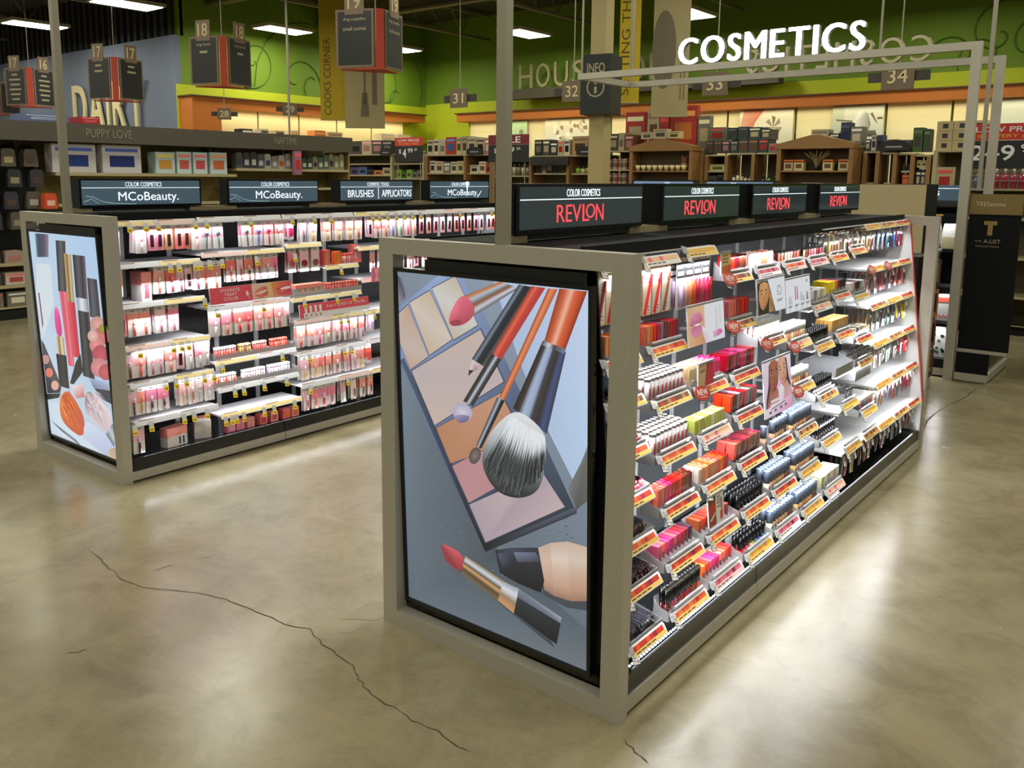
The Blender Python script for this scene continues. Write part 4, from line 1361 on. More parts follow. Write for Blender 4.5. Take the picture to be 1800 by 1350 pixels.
# bays 0-2, top: strip of pencil swatches and hanging cards
strip(1, 1.316, 'k', True, low='white')
strip(0, 1.316, 'g', True, y0=.09, L=.185)
strip(2, 1.326, 'y', True)
PA('canopy', MB().box(-.34, -.172, by(0) + .08, by(2) + .262, 1.338, 1.341), M_lilac)
PA('canopy', MB().box(-.34, -.172, by(7) + .0, by(11) + .262, 1.345, 1.349), M_white)
M_kraftw = mat('cream_card', (226, 214, 186), .6)
lipcard = MB().box(-.0008, .0008, -.027, .027, -.150, -.004, 0).box(-.0008, .0008, -.027, -.004, -.004, .005, 0).box(-.0008, .0008, .004, .027, -.004, .005, 0).box(-.0008, .0008, -.027, .027, .005, .010, 0).box(.0008, .0011, -.024, .006, -.055, -.012, 1).box(.0008, .0011, .0, .022, -.140, -.080, 1).box(-.0010, .0010, -.0272, .0272, -.162, -.150, 2).box(.0011, .0013, .004, .018, -.135, -.131, 3).box(.0011, .0013, .004, .018, -.125, -.121, 3).mesh('card', [M_kraftw, M_paper, M_ink, M_grey])
lippen = MB().tube([(.0055, -.018, -.146), (.0055, .018, -.018)], .0042, 6).mesh('pencil', M_objgloss)
lipdot = MB().cyl((.012, -.045), .006, .0011, .002, 'x', 10).mesh('shade_dot', M_objgloss)
for k, cols in ((0, ['rose', 'red', 'rust']), (1, ['brick', 'red', 'red', 'brown'])):
    for i in range(len(cols)):
        y = by(k) + (.105 if k == 0 else .03) + i * (.0555 if k == 0 else .062)
        at_a('peg_hook', hook_me, xf(1.316) - .165, y, 1.292)
        for j in range(3):
            t = empty('carded_lip_pencil', (xf(1.316) - .018 - j * .022, y, 1.292), random.uniform(-.03, .03))
            put('card', lipcard, t)
            put('pencil', lippen, t, color=CN[cols[i]])
            put('shade_dot', lipdot, t, color=CN[cols[i]])
            tag(t, '%s lip pencil on cream card, %s on %s peg, top of %s bay, near gondola' % (cols[i], ('front', 'second', 'third')[j], ORD[i], ORD[k]), 'lip pencil', 'carded lip pencils at the top of the near gondola')
M_blk = mat('black_card_print', (40, 42, 46), .5)
balm_card = MB().box(-.0008, .0008, -.03, .03, -.165, -.004, 0).box(-.0008, .0008, -.03, -.004, -.004, .005, 0).box(-.0008, .0008, .004, .03, -.004, .005, 0).box(-.0008, .0008, -.03, .03, .005, .010, 0).box(.0008, .0011, -.03, .03, -.058, -.0045, 1).box(.0011, .0013, -.022, .022, -.05, -.036, 0).box(.0011, .0013, -.02, .01, -.026, -.016, 2).mesh('card', [M_paper, M_blk, M_grey])
balm_tube = MB().cyl((.010, .0), .0088, -.155, -.068, 'z', 10).mesh('balm', M_objgloss, True)
balm_tube2 = MB().cyl((.010, .019), .0088, -.155, -.068, 'z', 10).mesh('balm', M_objgloss, True)
for i, (c1, c2) in enumerate((('lilac', 'blush'), ('peach', 'orange'), ('magenta', 'rose'), ('hot pink', 'red'))):
    y = by(2) + .035 + i * .062
    at_a('peg_hook', hook_me, xf(1.326) - .165, y, 1.300)
    for j in range(3):
        t = empty('carded_lip_balm', (xf(1.326) - .018 - j * .026, y, 1.300), random.uniform(-.03, .03))
        put('card', balm_card, t)
        put('balm', balm_tube, t, (0, -.012, 0), color=CN[c1])
        put('balm', balm_tube2, t, (0, -.003, 0), color=CN[c2])
        tag(t, '%s and %s lip balms on black card, %s on %s peg, third bay' % (c1, c2, ('front', 'second', 'third')[j], ORD[i]), 'lip balm', 'carded lip balm pairs')


# ------------------------------------------------------------------ small printed posters clipped to the near gondola
M_glowprint = print_mat('glow_added_poster_print', .72, .3)  # added emission imitates shelf light coming through the posters


def poster(px, y0, y1, z0, z1, art, label, name='counter_poster', dx=.024, tilt=-6, lit=True):
    zc = (z0 + z1) / 2
    t = empty(name, (xf(zc) + dx, (y0 + y1) / 2, zc))
    t.rotation_euler = (0, R(tilt), 0)
    tag(t, label, 'poster')
    W, H = (y1 - y0) / 2, (z1 - z0) / 2
    put('board', MB().box(-.005, -.0005, -W, W, -H, H).mesh('board', M_white), t)
    put('top_clip', MB().box(-.006, .003, -W, W, H - .002, H + .005).mesh('top_clip', M_grey), t)
    A = Art(homography(px, [(-W, H), (W, H), (W, -H), (-W, -H)]))
    art(A)
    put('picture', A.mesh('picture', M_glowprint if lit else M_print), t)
    for s in (-1, 1) if lit else ():
        put('arm', MB().box(-.14, -.005, s * W * .8 - .003, s * W * .8 + .003, -.01, .0).mesh('arm', M_clear), t)
    return t


def art_lips(A):
    A.poly([(0, 0), (100, 0), (100, 100), (0, 100)], (238, 240, 246))
    A.poly([(0, 0), (45, 0), (44, 100), (0, 100)], [(226, 190, 150), (238, 200, 160), (214, 150, 110), (240, 190, 140)])
    A.poly([(4, 44), (10, 24), (18, 16), (24, 20), (32, 15), (38, 28), (40, 40), (24, 50), (10, 50)], [(214, 110, 150), (236, 160, 190), (240, 170, 196), (226, 140, 170), (236, 160, 190), (220, 120, 160), (206, 104, 146), (170, 70, 110), (196, 96, 136)])
    A.poly([(12, 47), (26, 45), (36, 46), (26, 52)], (244, 240, 240))
    A.poly([(5, 54), (16, 52), (36, 51), (40, 56), (32, 74), (18, 80), (9, 72)], [(226, 140, 176), (206, 110, 150), (214, 120, 160), (230, 150, 184), (226, 140, 176), (214, 120, 160), (230, 150, 180)])
    A.poly([(36, 52), (70, 88), (70, 100), (46, 100), (38, 74)], [(244, 240, 246), (250, 250, 255), (240, 240, 250), (236, 220, 236), (230, 210, 226)])
    A.bar((76, 14), (79, 14), (76, 72), (80, 72), [(0, (190, 190, 196)), (.5, (236, 236, 240)), (1, (180, 180, 188))])
    A.bar((86, 10), (90, 10), (86, 60), (91, 60), [(0, (206, 206, 212)), (.5, (240, 240, 244)), (1, (196, 196, 204))])
    A.poly([(70, 76), (84, 73), (92, 76), (93, 84), (84, 90), (70, 92)], [(240, 190, 220), (236, 120, 190), (232, 90, 170), (226, 80, 160), (236, 120, 190), (226, 170, 206)])
    A.poly([(66, 76), (71, 76), (71, 93), (66, 93)], (206, 196, 206))


def face(A, cx, cy_, w_, h_, skin, dark, lip, ang=0.0):
    c, s = math.cos(ang), math.sin(ang)
    T = lambda x, y: (cx + x * w_ * c - y * h_ * s, cy_ + x * w_ * s + y * h_ * c)
    lt = tuple(min(255, int(k * 1.12)) for k in skin)
    A.poly([T(*p) for p in ((-.42, -.5), (0, -.58), (.42, -.48), (.5, -.1), (.46, .25), (.22, .52), (0, .6), (-.24, .52), (-.46, .22), (-.5, -.1))],
           [skin, lt, lt, skin, skin, dark, skin, skin, dark, skin])
    for sx in (-1, 1):
        A.poly([T(sx * .1, -.2), T(sx * .26, -.26), T(sx * .38, -.18), T(sx * .25, -.20)], (60, 40, 34))
        A.poly([T(sx * .12, -.06), T(sx * .24, -.11), T(sx * .36, -.05), T(sx * .24, -.02)], (236, 226, 220))
        A.disc(T(sx * .24, -.065), w_ * .055, h_ * .045, (50, 34, 28), n=8)
        A.poly([T(sx * .11, -.06), T(sx * .24, -.12), T(sx * .37, -.05), T(sx * .24, -.095)], (44, 30, 28))
    A.poly([T(-.03, -.1), T(.05, -.1), T(.1, .14), T(0, .18), T(-.1, .14)], [skin, lt, dark, dark, skin])
    A.poly([T(-.2, .32), T(-.06, .27), T(0, .29), T(.06, .27), T(.2, .32), T(0, .34)], lip)
    A.poly([T(-.2, .325), T(0, .345), T(.2, .325), T(.08, .41), T(-.08, .41)], tuple(min(255, int(k * 1.15)) for k in lip))


def art_woman(A):
    A.poly([(0, 0), (100, 0), (100, 100), (0, 100)], (240, 243, 248))
    A.poly([(0, 0), (38, 0), (62, 100), (0, 100)], [(150, 160, 156), (130, 150, 140), (90, 96, 84), (60, 50, 40)])
    A.poly([(2, 10), (20, 2), (38, 8), (48, 40), (58, 92), (30, 100), (4, 96)], [(40, 28, 20), (60, 44, 30), (50, 36, 26), (70, 54, 36), (60, 60, 50), (40, 30, 24), (30, 22, 18)])
    face(A, 22, 46, 34, 70, (206, 146, 96), (150, 92, 56), (196, 120, 100), .08)
    A.poly([(30, 14), (38, 16), (50, 56), (56, 96), (38, 98), (40, 60)], [(226, 176, 120), (206, 150, 100), (196, 140, 80), (176, 120, 60), (206, 150, 90), (160, 106, 60)])
    for y, x0, x1 in ((26, 70, 84), (40, 68, 88), (50, 70, 86), (66, 68, 90), (70, 68, 86)):
        A.poly([(x0, y), (x1, y), (x1, y + 3), (x0, y + 3)], (150, 154, 160))
    A.poly([(70, 32), (86, 32), (86, 46), (70, 46)], (176, 178, 184))
    A.poly([(72, 34), (84, 34), (84, 44), (72, 44)], (240, 243, 248))


def art_products(A):
    A.poly([(0, 0), (100, 0), (100, 100), (0, 100)], (240, 243, 248))
    A.poly([(82, 16), (90, 8), (88, 20)], (120, 124, 130))
    for x0, y0, x1, y1, c in ((36, 24, 40, 66, (206, 90, 110)), (44, 28, 48, 66, (190, 110, 110)), (10, 52, 24, 76, (206, 208, 214)), (58, 46, 64, 72, (190, 194, 200)), (66, 56, 76, 74, (206, 200, 200)), (82, 48, 92, 74, (176, 180, 186)), (86, 56, 88, 74, (70, 70, 74))):
        A.poly([(x0, y0), (x1, y0), (x1, y1), (x0, y1)], [c, tuple(min(255, k + 26) for k in c), c, tuple(max(0, k - 20) for k in c)])
    for x in (8, 34, 58, 80):
        for y, w_ in ((80, 16), (84, 13), (92, 9)):
            A.poly([(x, y), (x + w_, y), (x + w_, y + 2.4), (x, y + 2.4)], (80, 82, 88) if y < 90 else (170, 172, 178))


def art_duo(A):
    A.poly([(0, 0), (100, 0), (100, 100), (0, 100)], [(236, 226, 240), (240, 234, 246), (236, 150, 196), (226, 200, 226)])
    A.poly([(20, 8), (40, 2), (46, 40), (40, 90), (4, 96), (6, 70), (16, 44)], [(60, 40, 50), (50, 34, 40), (60, 40, 44), (90, 60, 76), (96, 66, 90), (90, 60, 80), (70, 46, 60)])
    A.poly([(56, 2), (84, 6), (90, 40), (98, 60), (76, 60), (66, 30)], [(50, 36, 40), (60, 46, 50), (70, 50, 56), (90, 70, 84), (70, 56, 60), (50, 36, 40)])
    A.poly([(22, 50), (40, 50), (56, 62), (56, 84), (6, 92), (12, 76)], [(166, 100, 84), (176, 110, 90), (190, 130, 110), (206, 140, 140), (206, 150, 150), (176, 110, 96)])
    A.poly([(60, 46), (84, 48), (98, 66), (98, 88), (58, 84)], [(206, 150, 130), (214, 160, 140), (226, 180, 180), (236, 190, 206), (220, 160, 170)])
    face(A, 36, 30, 34, 50, (160, 98, 74), (110, 60, 46), (166, 70, 96), .10)
    face(A, 68, 27, 30, 46, (214, 164, 138), (176, 120, 100), (206, 110, 120), -.14)
    A.poly([(50, 56), (62, 50), (72, 60), (66, 90), (52, 86)], [(240, 240, 248), (246, 246, 252), (236, 220, 236), (240, 200, 224), (240, 230, 240)])
    A.poly([(0, 84), (100, 78), (100, 100), (0, 100)], [(240, 236, 246), (240, 190, 220), (240, 150, 200), (236, 226, 240)])
    for x0, x1, y in ((22, 52, 72), (20, 58, 79)):
        for q in range(6):
            xx = x0 + (x1 - x0) * q / 6
            A.poly([(xx, y), (xx + (x1 - x0) / 8, y - .4), (xx + (x1 - x0) / 8, y + 4.4), (xx, y + 5)], (250, 250, 252))
    A.poly([(22, 86), (72, 82), (72, 84), (22, 88)], (120, 116, 126))
    for x in (14, 32, 52, 70):
        A.poly([(x, 91 - x * .04), (x + 8, 90.6 - x * .04), (x + 8, 95 - x * .04), (x, 95.4 - x * .04)], (96, 90, 104))


SQ = [(0, 0), (100, 0), (100, 100), (0, 100)]
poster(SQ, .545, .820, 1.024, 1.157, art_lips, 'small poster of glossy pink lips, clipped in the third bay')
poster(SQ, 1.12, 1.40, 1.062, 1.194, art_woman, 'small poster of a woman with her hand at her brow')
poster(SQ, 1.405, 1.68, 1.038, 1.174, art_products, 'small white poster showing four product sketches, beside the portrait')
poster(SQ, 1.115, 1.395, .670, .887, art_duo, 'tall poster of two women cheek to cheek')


def art_redlip(A):
    A.poly(SQ, (230, 226, 220))
    A.poly([(0, 0), (48, 0), (48, 100), (0, 100)], [(120, 90, 60), (96, 60, 40), (130, 60, 40), (150, 96, 60)])
    A.poly([(2, 50), (14, 30), (46, 20), (46, 48), (20, 66)], (206, 46, 40))
    A.poly([(4, 78), (20, 70), (46, 56), (46, 64), (20, 82)], (226, 206, 180))
    A.poly([(6, 90), (24, 84), (46, 68), (46, 88), (16, 100)], (176, 40, 36))
    for y in (12, 22, 32, 44):
        A.poly([(56, y), (76, y - 2), (76, y + 4), (56, y + 6)], (120, 116, 116))
    A.poly([(80, 20), (88, 19), (88, 60), (80, 60)], (96, 60, 56))
    A.poly([(74, 64), (94, 62), (90, 92), (74, 94)], (206, 60, 70))


poster(SQ, .615, .735, .40, .505, art_redlip, 'small card of red lips and a lip wand above the near terracotta cartons', dx=.006, lit=False)


def art_kraft(A):
    A.poly(SQ, (214, 190, 140))
    for y in (12, 26, 40):
        A.poly([(14, y), (70, y), (70, y + 7), (14, y + 7)], (150, 120, 70))
    A.poly([(0, 62), (100, 56), (100, 100), (0, 100)], [(226, 130, 80), (206, 100, 60), (190, 84, 60), (236, 160, 110)])


poster(SQ, .885, .965, 1.232, 1.312, art_kraft, 'small kraft header card standing beside the red glosses of the fourth bay', 'header_card', .0, -3, False)
poster(SQ, .625, .74, .875, .955, lambda A: (A.poly(SQ, (214, 186, 140)), A.poly([(55, 0), (100, 0), (100, 100), (40, 100)], (206, 60, 84)), A.poly([(12, 30), (44, 24), (44, 34), (12, 40)], (150, 110, 80))),
       'small beige and raspberry header card standing before the foil sachets', 'header_card', .006, -3, False)
# ------------------------------------------------------------------ far gondola: pink carded cosmetics on pegs
def at_b(name, me, x, y, z, rot=None, **k):
    o = put(name, me, gb, (BX + x, y, z), rot, **k)
    o.matrix_parent_inverse = Matrix.Translation(-Vector(gb.location))
    return o


def bays_b(k):
    return BY_ + .012 + k * .2875


def shelf_b(k0, k1, z, depth=.30, floor_=True):
    y0, y1 = (bays_b(k0) if k0 else BY_ + .085), bays_b(k1 + 1) - .006
    if floor_:
        m = MB().box(xf(z) - depth, xf(z) - .008, y0, y1, z - .004, z + .006)
        for i, v in enumerate(m.v):
            m.v[i] = (v[0] + BX, v[1], v[2])
        part('shelf', m, M_lilac, gb)
    n = k1 - k0 + 1
    for i in range(n):
        sch = random.choice('ccwwp')
        L = (y1 - y0) / n - .003
        at_b('price_strip', plain_strip(sch, L), xf(z), y0 + (i + .5) * (y1 - y0) / n, z, (0, R(-24), 0))


_ps = {}


def plain_strip(s, L):
    key = (s, round(L, 3))
    if key not in _ps:
        h = .016
        mb = MB().box(-.003, 0, -L / 2, L / 2, -h, h, 0).box(0, .0007, -L / 2 + .004, L / 2 - .004, -h * .75, h * .55, 1).box(.0007, .001, -L / 2 + .02, -L / 2 + .11, h * .6, h * .9, 2)
        _ps[key] = mb.mesh('price_strip', [M_paper, {'c': M_strip_c, 'w': M_strip_w, 'p': M_strip_p}[s], M_tanprint])
    return _ps[key]


M_strip_c = mat('cream_strip_print', (246, 224, 158), .4)
M_strip_w = mat('silver_strip_print', (226, 226, 236), .4)
M_strip_p = mat('blush_strip_print', (240, 206, 200), .4)
M_tanprint = mat('tan_print', (170, 130, 90), .6)

for k0, k1, zs in ((0, 1, (1.325, 1.11, .905, .69, .50, .305)), (2, 3, (1.33, 1.136)), (4, 5, (1.33, .695, .497, .307)), (6, 11, (1.33, 1.108, .90, .69, .50, .305))):
    for z in zs:
        shelf_b(k0, k1, z, floor_=z < 1.3)
shelf_b(4, 4, 1.155)
shelf_b(5, 5, 1.006, .16)
for z in (.84, .536, .386, .240):
    shelf_b(2, 3, z, .2)
shelf_b(4, 5, .83, .2)
yt_me = MB().box(-.001, .0006, -.0135, .0135, -.024, 0, 0).box(.0006, .0009, -.009, .009, -.018, -.009, 1).mesh('price_tag', [M_yellow, mat('tag_ink', (150, 116, 0), .6)])
yf_me = MB().box(-.0015, -.001, -.0135, .0135, -.024, .030).mesh('tag_flap', M_flap)


def ytag(z, ys):
    for y in ys:
        o = at_b('price_tag', yt_me, xf(z) + .020, y, z - .028, (R(-8), R(-20), 0), label='yellow price tag')
        put('tag_flap', yf_me, o)


for z, ys in ((1.33, [.30, .39, .46, .68, .75, 1.04, 1.34, 1.51, 1.64, 2.0, 2.06, 2.14, 2.22, 2.3, 2.38, 2.46, 2.88, 3.25, 3.36]), (1.11, [.50, .55, .65, .68, .74, .82, 1.05, 1.33, 2.25, 2.3, 2.38]), (1.006, [1.68]), (.905, [.68]), (.84, [.75, 1.06]),
              (.83, [1.36, 1.62, 1.76]), (.69, [.17, .27, .46, .51, .55]), (.695, [1.63, 1.69, 1.92]), (.50, [.16, .39, .45, .51, .62, .68]), (.536, [.74, 1.15]), (.386, [.80, .86, 1.0, 1.16]), (.24, [.72, .76, .79, .84, .98, 1.05, 1.2]),
              (.497, [1.35, 1.63, 1.69]), (.305, [.19, .28, .47, .53, .61]), (.307, [1.33, 1.63])):
    ytag(z, ys)

# carded packs: white header, tinted band, pale foot, product in the middle
M_pale_foot = mat('pale_card_foot', (232, 222, 220), .6)


def card_mesh(w_, h_, band, hdr=.022):
    mb = MB().box(-.0008, .0008, -w_ / 2, w_ / 2, -h_, -hdr, 0).box(-.0008, .0008, -w_ / 2, w_ / 2, -hdr, -.004, 1).box(-.0008, .0008, -w_ / 2, -.004, -.004, .005, 1).box(-.0008, .0008, .004, w_ / 2, -.004, .005, 1).box(-.0008, .0008, -w_ / 2, w_ / 2, .005, .009, 1)
    mb.box(.0008, .0012, -w_ / 2, w_ / 2, -hdr - (h_ - hdr) * band, -hdr, 2)
    mb.box(.0008, .0013, -.010, .010, -.014, -.010, 3)
    return mb.mesh('card', [M_pale_foot, M_paper, M_objpaper, M_ink])


CARD = {'C': card_mesh(.062, .145, .48), 'N': card_mesh(.046, .145, .5), 'K': card_mesh(.046, .135, 1.0, .018), 'P': card_mesh(.066, .145, .5), 'W': card_mesh(.066, .145, .46), 'S': card_mesh(.050, .120, .6)}
PROD = {'C': MB().cyl((.008, 0), .0065, -.140, -.085, 'z', 8).mesh('product', M_objgloss, True), 'N': MB().cyl((.008, .004), .0055, -.140, -.075, 'z', 8).mesh('product', M_objgloss, True),
        'K': MB().box(.0012, .007, -.009, .009, -.115, -.05).mesh('product', M_objgloss), 'P': MB().cyl((0, -.092), .020, .0012, .010, 'x', 14).mesh('product', M_objgloss),
        'W': MB().cyl((.008, 0), .0045, -.142, -.068, 'z', 8).mesh('product', M_objgloss, True), 'S': MB().box(.0012, .012, -.014, .014, -.10, -.05).mesh('product', M_objgloss)}
CAPM = {'C': MB().cyl((.008, 0), .0058, -.085, -.055, 'z', 8).mesh('cap', M_objgloss, True), 'N': MB().cyl((.008, .004), .0048, -.075, -.05, 'z', 8).mesh('cap', M_objgloss, True), 'W': MB().cyl((.008, 0), .0115, -.068, -.046, 'z', 10, r2=.010).mesh('knob', M_objgloss, True)}
hookb_me = MB().tube([(0, 0, 0), (.209, 0, .0), (.214, 0, .006)], .0019, 5).mesh('peg_hook', M_white)
CN.update({'pale pink': (246, 196, 206), 'candy pink': (240, 140, 166), 'light coral': (246, 160, 146), 'salmon pink': (242, 128, 122), 'raspberry': (206, 50, 110), 'watermelon': (236, 96, 100), 'shell': (244, 214, 206)})
TN = ['pale pink', 'candy pink', 'light coral', 'salmon pink', 'shell', 'watermelon', 'coral']
WHAT = {'C': ('carded_gloss', 'gloss card'), 'N': ('carded_pencil', 'pencil card'), 'K': ('carded_kohl', 'kohl card with dark window'), 'P': ('carded_blush', 'blush card with round pan'), 'W': ('carded_brush', 'brush card with round knob'), 'S': ('carded_shadow', 'shadow card')}
ROWB = {1.325: 'top', 1.33: 'top', 1.11: 'second', 1.136: 'second', 1.155: 'second', 1.108: 'second', .905: 'third', .84: 'third', .69: 'fourth', .695: 'third', .50: 'fifth', .497: 'fourth', .305: 'bottom', .307: 'bottom', .536: 'fourth', .386: 'fifth', .24: 'bottom', .83: 'third',
        1.006: 'second', .90: 'third'}
PC = ['maroon', 'rose', 'brown', 'gold', 'plum', 'mauve', 'wine', 'grey', 'crimson', 'brick']
_cnt = {}


def hang(z, ys, codes, tints, prods=None, deep=2, sec='', dz=0.0):
    row = ROWB[z]
    edge = .196
    for i, y in enumerate(ys):
        code = codes[i % len(codes)]
        hw = {'C': .0325, 'N': .0245, 'K': .0245, 'P': .0345, 'W': .0345, 'S': .0265, 'E': .03}[code]
        y = max(y, edge + hw)
        edge = y + hw
        if code == 'E':
            at_b('peg_hook', hookb_me, xf(z) - .225, y - .02, z - .020)
            at_b('peg_hook', hookb_me, xf(z) - .225, y + .02, z - .020)
            continue
        nm, noun = WHAT[code]
        tint = tints[i % len(tints)] if isinstance(tints[0], str) and len(tints) >= 1 else random.choice(TN)
        pr = (prods or PC)[i % len(prods or PC)]
        at_b('peg_hook', hookb_me, xf(z) - .225, y, z - .020 + dz)
        for j in range(deep):
            t = empty(nm, (BX + xf(z) - .022 - j * .026, y, z - .020 + dz))
            t.rotation_euler = (random.uniform(-.03, .03), R(random.uniform(-4, 3)), random.uniform(-.06, .05))
            c = tuple(min(255, max(0, q + random.randint(-8, 8))) for q in CN[tint])
            put('card', CARD[code], t, color=c)
            if j < 2:
                put('product', PROD[code], t, color=CN[pr] if code != 'K' else (50, 30, 34))
                if code in CAPM:
                    put('cap' if code != 'W' else 'knob', CAPM[code], t, color={'W': CN[pr]}.get(code, CN[tint] if i % 2 else CN['white']))
            _cnt[row] = _cnt.get(row, 0) + (1 if j == 0 else 0)
            n_ = min(_cnt[row], len(ORD)) - 1
            tag(t, '%s %s, %s on %s peg along %s row, pink gondola' % (tint, noun, ('front', 'second', 'third', 'fourth')[j], ORD[n_], row), 'carded cosmetic', '%ss on the pink gondola' % noun.split(' with')[0])


cyc = lambda s: list(s)
hang(1.33, [.24, .38, .44, .48, .52, .60, .64, .68, .75, .83], cyc('NCKKKKKCWW'), ['pale pink', 'pale pink', 'candy pink', 'candy pink', 'tan', 'salmon pink', 'salmon pink', 'pale pink', 'candy pink', 'candy pink'], ['brown', 'white', 'plum', 'plum', 'plum', 'plum', 'plum', 'pale pink', 'teal', 'teal'], 3)
hang(1.33, [.93], ['E'], ['pink'])
hang(1.33, [1.03, 1.12, 1.19, 1.27, 1.35, 1.45, 1.53, 1.64, 1.74, 1.83, 1.91], cyc('WWWWSNCCCCC'), ['candy pink', 'salmon pink', 'salmon pink', 'watermelon', 'pale pink', 'pale pink', 'pale pink', 'light coral', 'light coral', 'light coral', 'light coral'],
     ['green', 'blue', 'magenta', 'ivory', 'magenta', 'plum', 'gold', 'gold', 'gold', 'gold', 'rust'], 2)
hang(1.33, [2.01, 2.08, 2.15, 2.21, 2.29, 2.36, 2.43], cyc('KCCNNNN'), ['pale pink', 'salmon pink', 'salmon pink', 'shell', 'shell', 'shell', 'pale pink'], ['grey', 'brown', 'rust', 'blue', 'green', 'hot pink', 'orange'], 2)
hang(1.33, [2.51, 2.58, 2.66, 2.73, 2.81, 2.88, 2.95, 3.03, 3.11, 3.17, 3.26, 3.32], ['K'], ['candy pink', 'light coral', 'candy pink', 'pale pink', 'pale pink', 'salmon pink'], ['brown'], 1)
hang(1.11, [.23, .30, .455, .49, .55, .61, .68, .73, .78], cyc('NECCNKNCC'), ['light coral', 'pink', 'light coral', 'salmon pink', 'pale pink', 'pale pink', 'pale pink', 'light coral', 'light coral'], ['rust', 'rose', 'coral', 'rose', 'mauve', 'plum', 'rose', 'brown', 'coral'], 3)
t = empty('lip_set_carton', (BX + xf(1.11) - .08, .385, .90 + .012))
put('carton', MB().box(-.06, .05, -.028, .028, 0, .155, 0).box(-.061, .051, -.0285, .0285, .085, .156, 1).mesh('carton', [M_pale_foot, mat('blush_gradient_print', (242, 150, 142), .5)]), t)
put('window', MB().box(.0515, .0525, -.012, .012, .02, .09).mesh('window', mat('rose_product_print', (206, 90, 100), .3)), t)
tag(t, 'deep pink gift carton standing on the third shelf of the pink gondola', 'carton')
hang(1.136, [.90, .96, 1.02, 1.09, 1.15, 1.20], cyc('CNCNCN'), ['salmon pink', 'pale pink', 'salmon pink', 'light coral', 'light coral', 'candy pink'], ['coral', 'watermelon', 'brown', 'mauve', 'lilac', 'mauve'], 2)
hang(1.155, [1.34, 1.43, 1.52], ['P'], ['candy pink', 'pale pink', 'pale pink'], ['rose', 'brick', 'brick'], 2)
hang(.905, [.21, .27, .33, .43, .51, .60], cyc('KCCCCE'), ['candy pink', 'light coral', 'light coral', 'pale pink', 'candy pink', 'pink'], ['plum', 'coral', 'coral', 'mauve', 'candy pink', 'rose'], 3)
hang(.84, [.76, .83, .91, .97, 1.05, 1.12, 1.19, 1.25], cyc('CCCCCCCN'), ['pale pink', 'candy pink', 'salmon pink', 'watermelon', 'light coral', 'light coral', 'light coral', 'pale pink'], ['white', 'salmon pink', 'red', 'red', 'watermelon', 'rose', 'rose', 'plum'], 2)
hang(.695, [1.34, 1.42, 1.48, 1.55, 1.63, 1.70, 1.77, 1.84, 1.93], cyc('CCCNCNCNS'), ['light coral', 'light coral', 'salmon pink', 'light coral', 'light coral', 'candy pink', 'light coral', 'salmon pink', 'pale pink'], ['coral', 'mauve', 'raspberry', 'khaki', 'brown', 'brown', 'mauve', 'mauve', 'lilac'], 2)
hang(.69, [.20, .26, .32, .39, .46, .52, .57, .63, .68], cyc('CCNNCKNNN'), ['pale pink', 'light coral', 'pale pink', 'pale pink', 'salmon pink', 'pale pink', 'shell', 'candy pink', 'pale pink'], ['brown', 'coral', 'mauve', 'mauve', 'salmon', 'rose', 'silver', 'silver', 'silver'], 2)
hang(.50, [.19, .24, .30, .345, .42, .48, .53, .61, .67], cyc('NNCCENNNC'), ['pale pink', 'light coral', 'candy pink', 'candy pink', 'pink', 'pale pink', 'shell', 'shell', 'pale pink'], ['brown', 'gold', 'plum', 'plum', 'rose', 'tan', 'brown', 'silver', 'silver'], 2)
hang(.497, [1.34, 1.42, 1.47, 1.53, 1.60, 1.68, 1.74, 1.80, 1.87], cyc('CCNNCNNCS'), ['pale pink', 'light coral', 'salmon pink', 'light coral', 'light coral', 'light coral', 'pale pink', 'light coral', 'coral'], ['gold', 'gold', 'gold', 'brown', 'brown', 'mauve', 'mauve', 'gold', 'watermelon'], 2)
hang(.305, [.18, .30], cyc('CE'), ['pale pink', 'pink'], ['plum', 'rose'], 2)
hang(.307, [1.33, 1.40, 1.46, 1.53, 1.62, 1.71, 1.79, 1.86], cyc('NCCCNNNN'), ['pale pink', 'candy pink', 'candy pink', 'candy pink', 'pale pink', 'shell', 'light coral', 'light coral'], ['rose', 'salmon', 'red', 'mauve', 'white', 'brown', 'brown', 'brick'], 2)
hang(1.108, [2.0, 2.07, 2.14, 2.21, 2.28, 2.35, 2.42, 2.5, 2.6, 2.7, 2.8], cyc('NNKCNNKNCNC'), ['light coral', 'shell', 'salmon pink', 'pale pink'], ['brown', 'rust', 'rose'], 1)
for k in (0, 1):      # slanted stacks whose edges show
    for row_z, y in ((1.11, .335), (.50, .565), (.84, .70)):
        pass

# boxes, tubs and tubes standing on the trays and deck
kind('tub', 'cream_jar_box', 'pink jar carton', 'carton', [('carton', MB().box(-.024, .024, -.026, .026, 0, .062).mesh('carton', M_objpaper), 1), ('window', MB().box(.024, .0246, -.016, .016, .014, .046).mesh('window', M_objgloss), 2)], .025)
kind('minitube', 'mini_tube', 'small lip tube', 'lip tube', [('tube', MB().cyl((0, 0), .0065, 0, .05, n=8).mesh('tube', M_objgloss, True), 1), ('cap', MB().cyl((0, 0), .0068, .05, .068, n=8).mesh('cap', M_objgloss, True), 2)], .007)


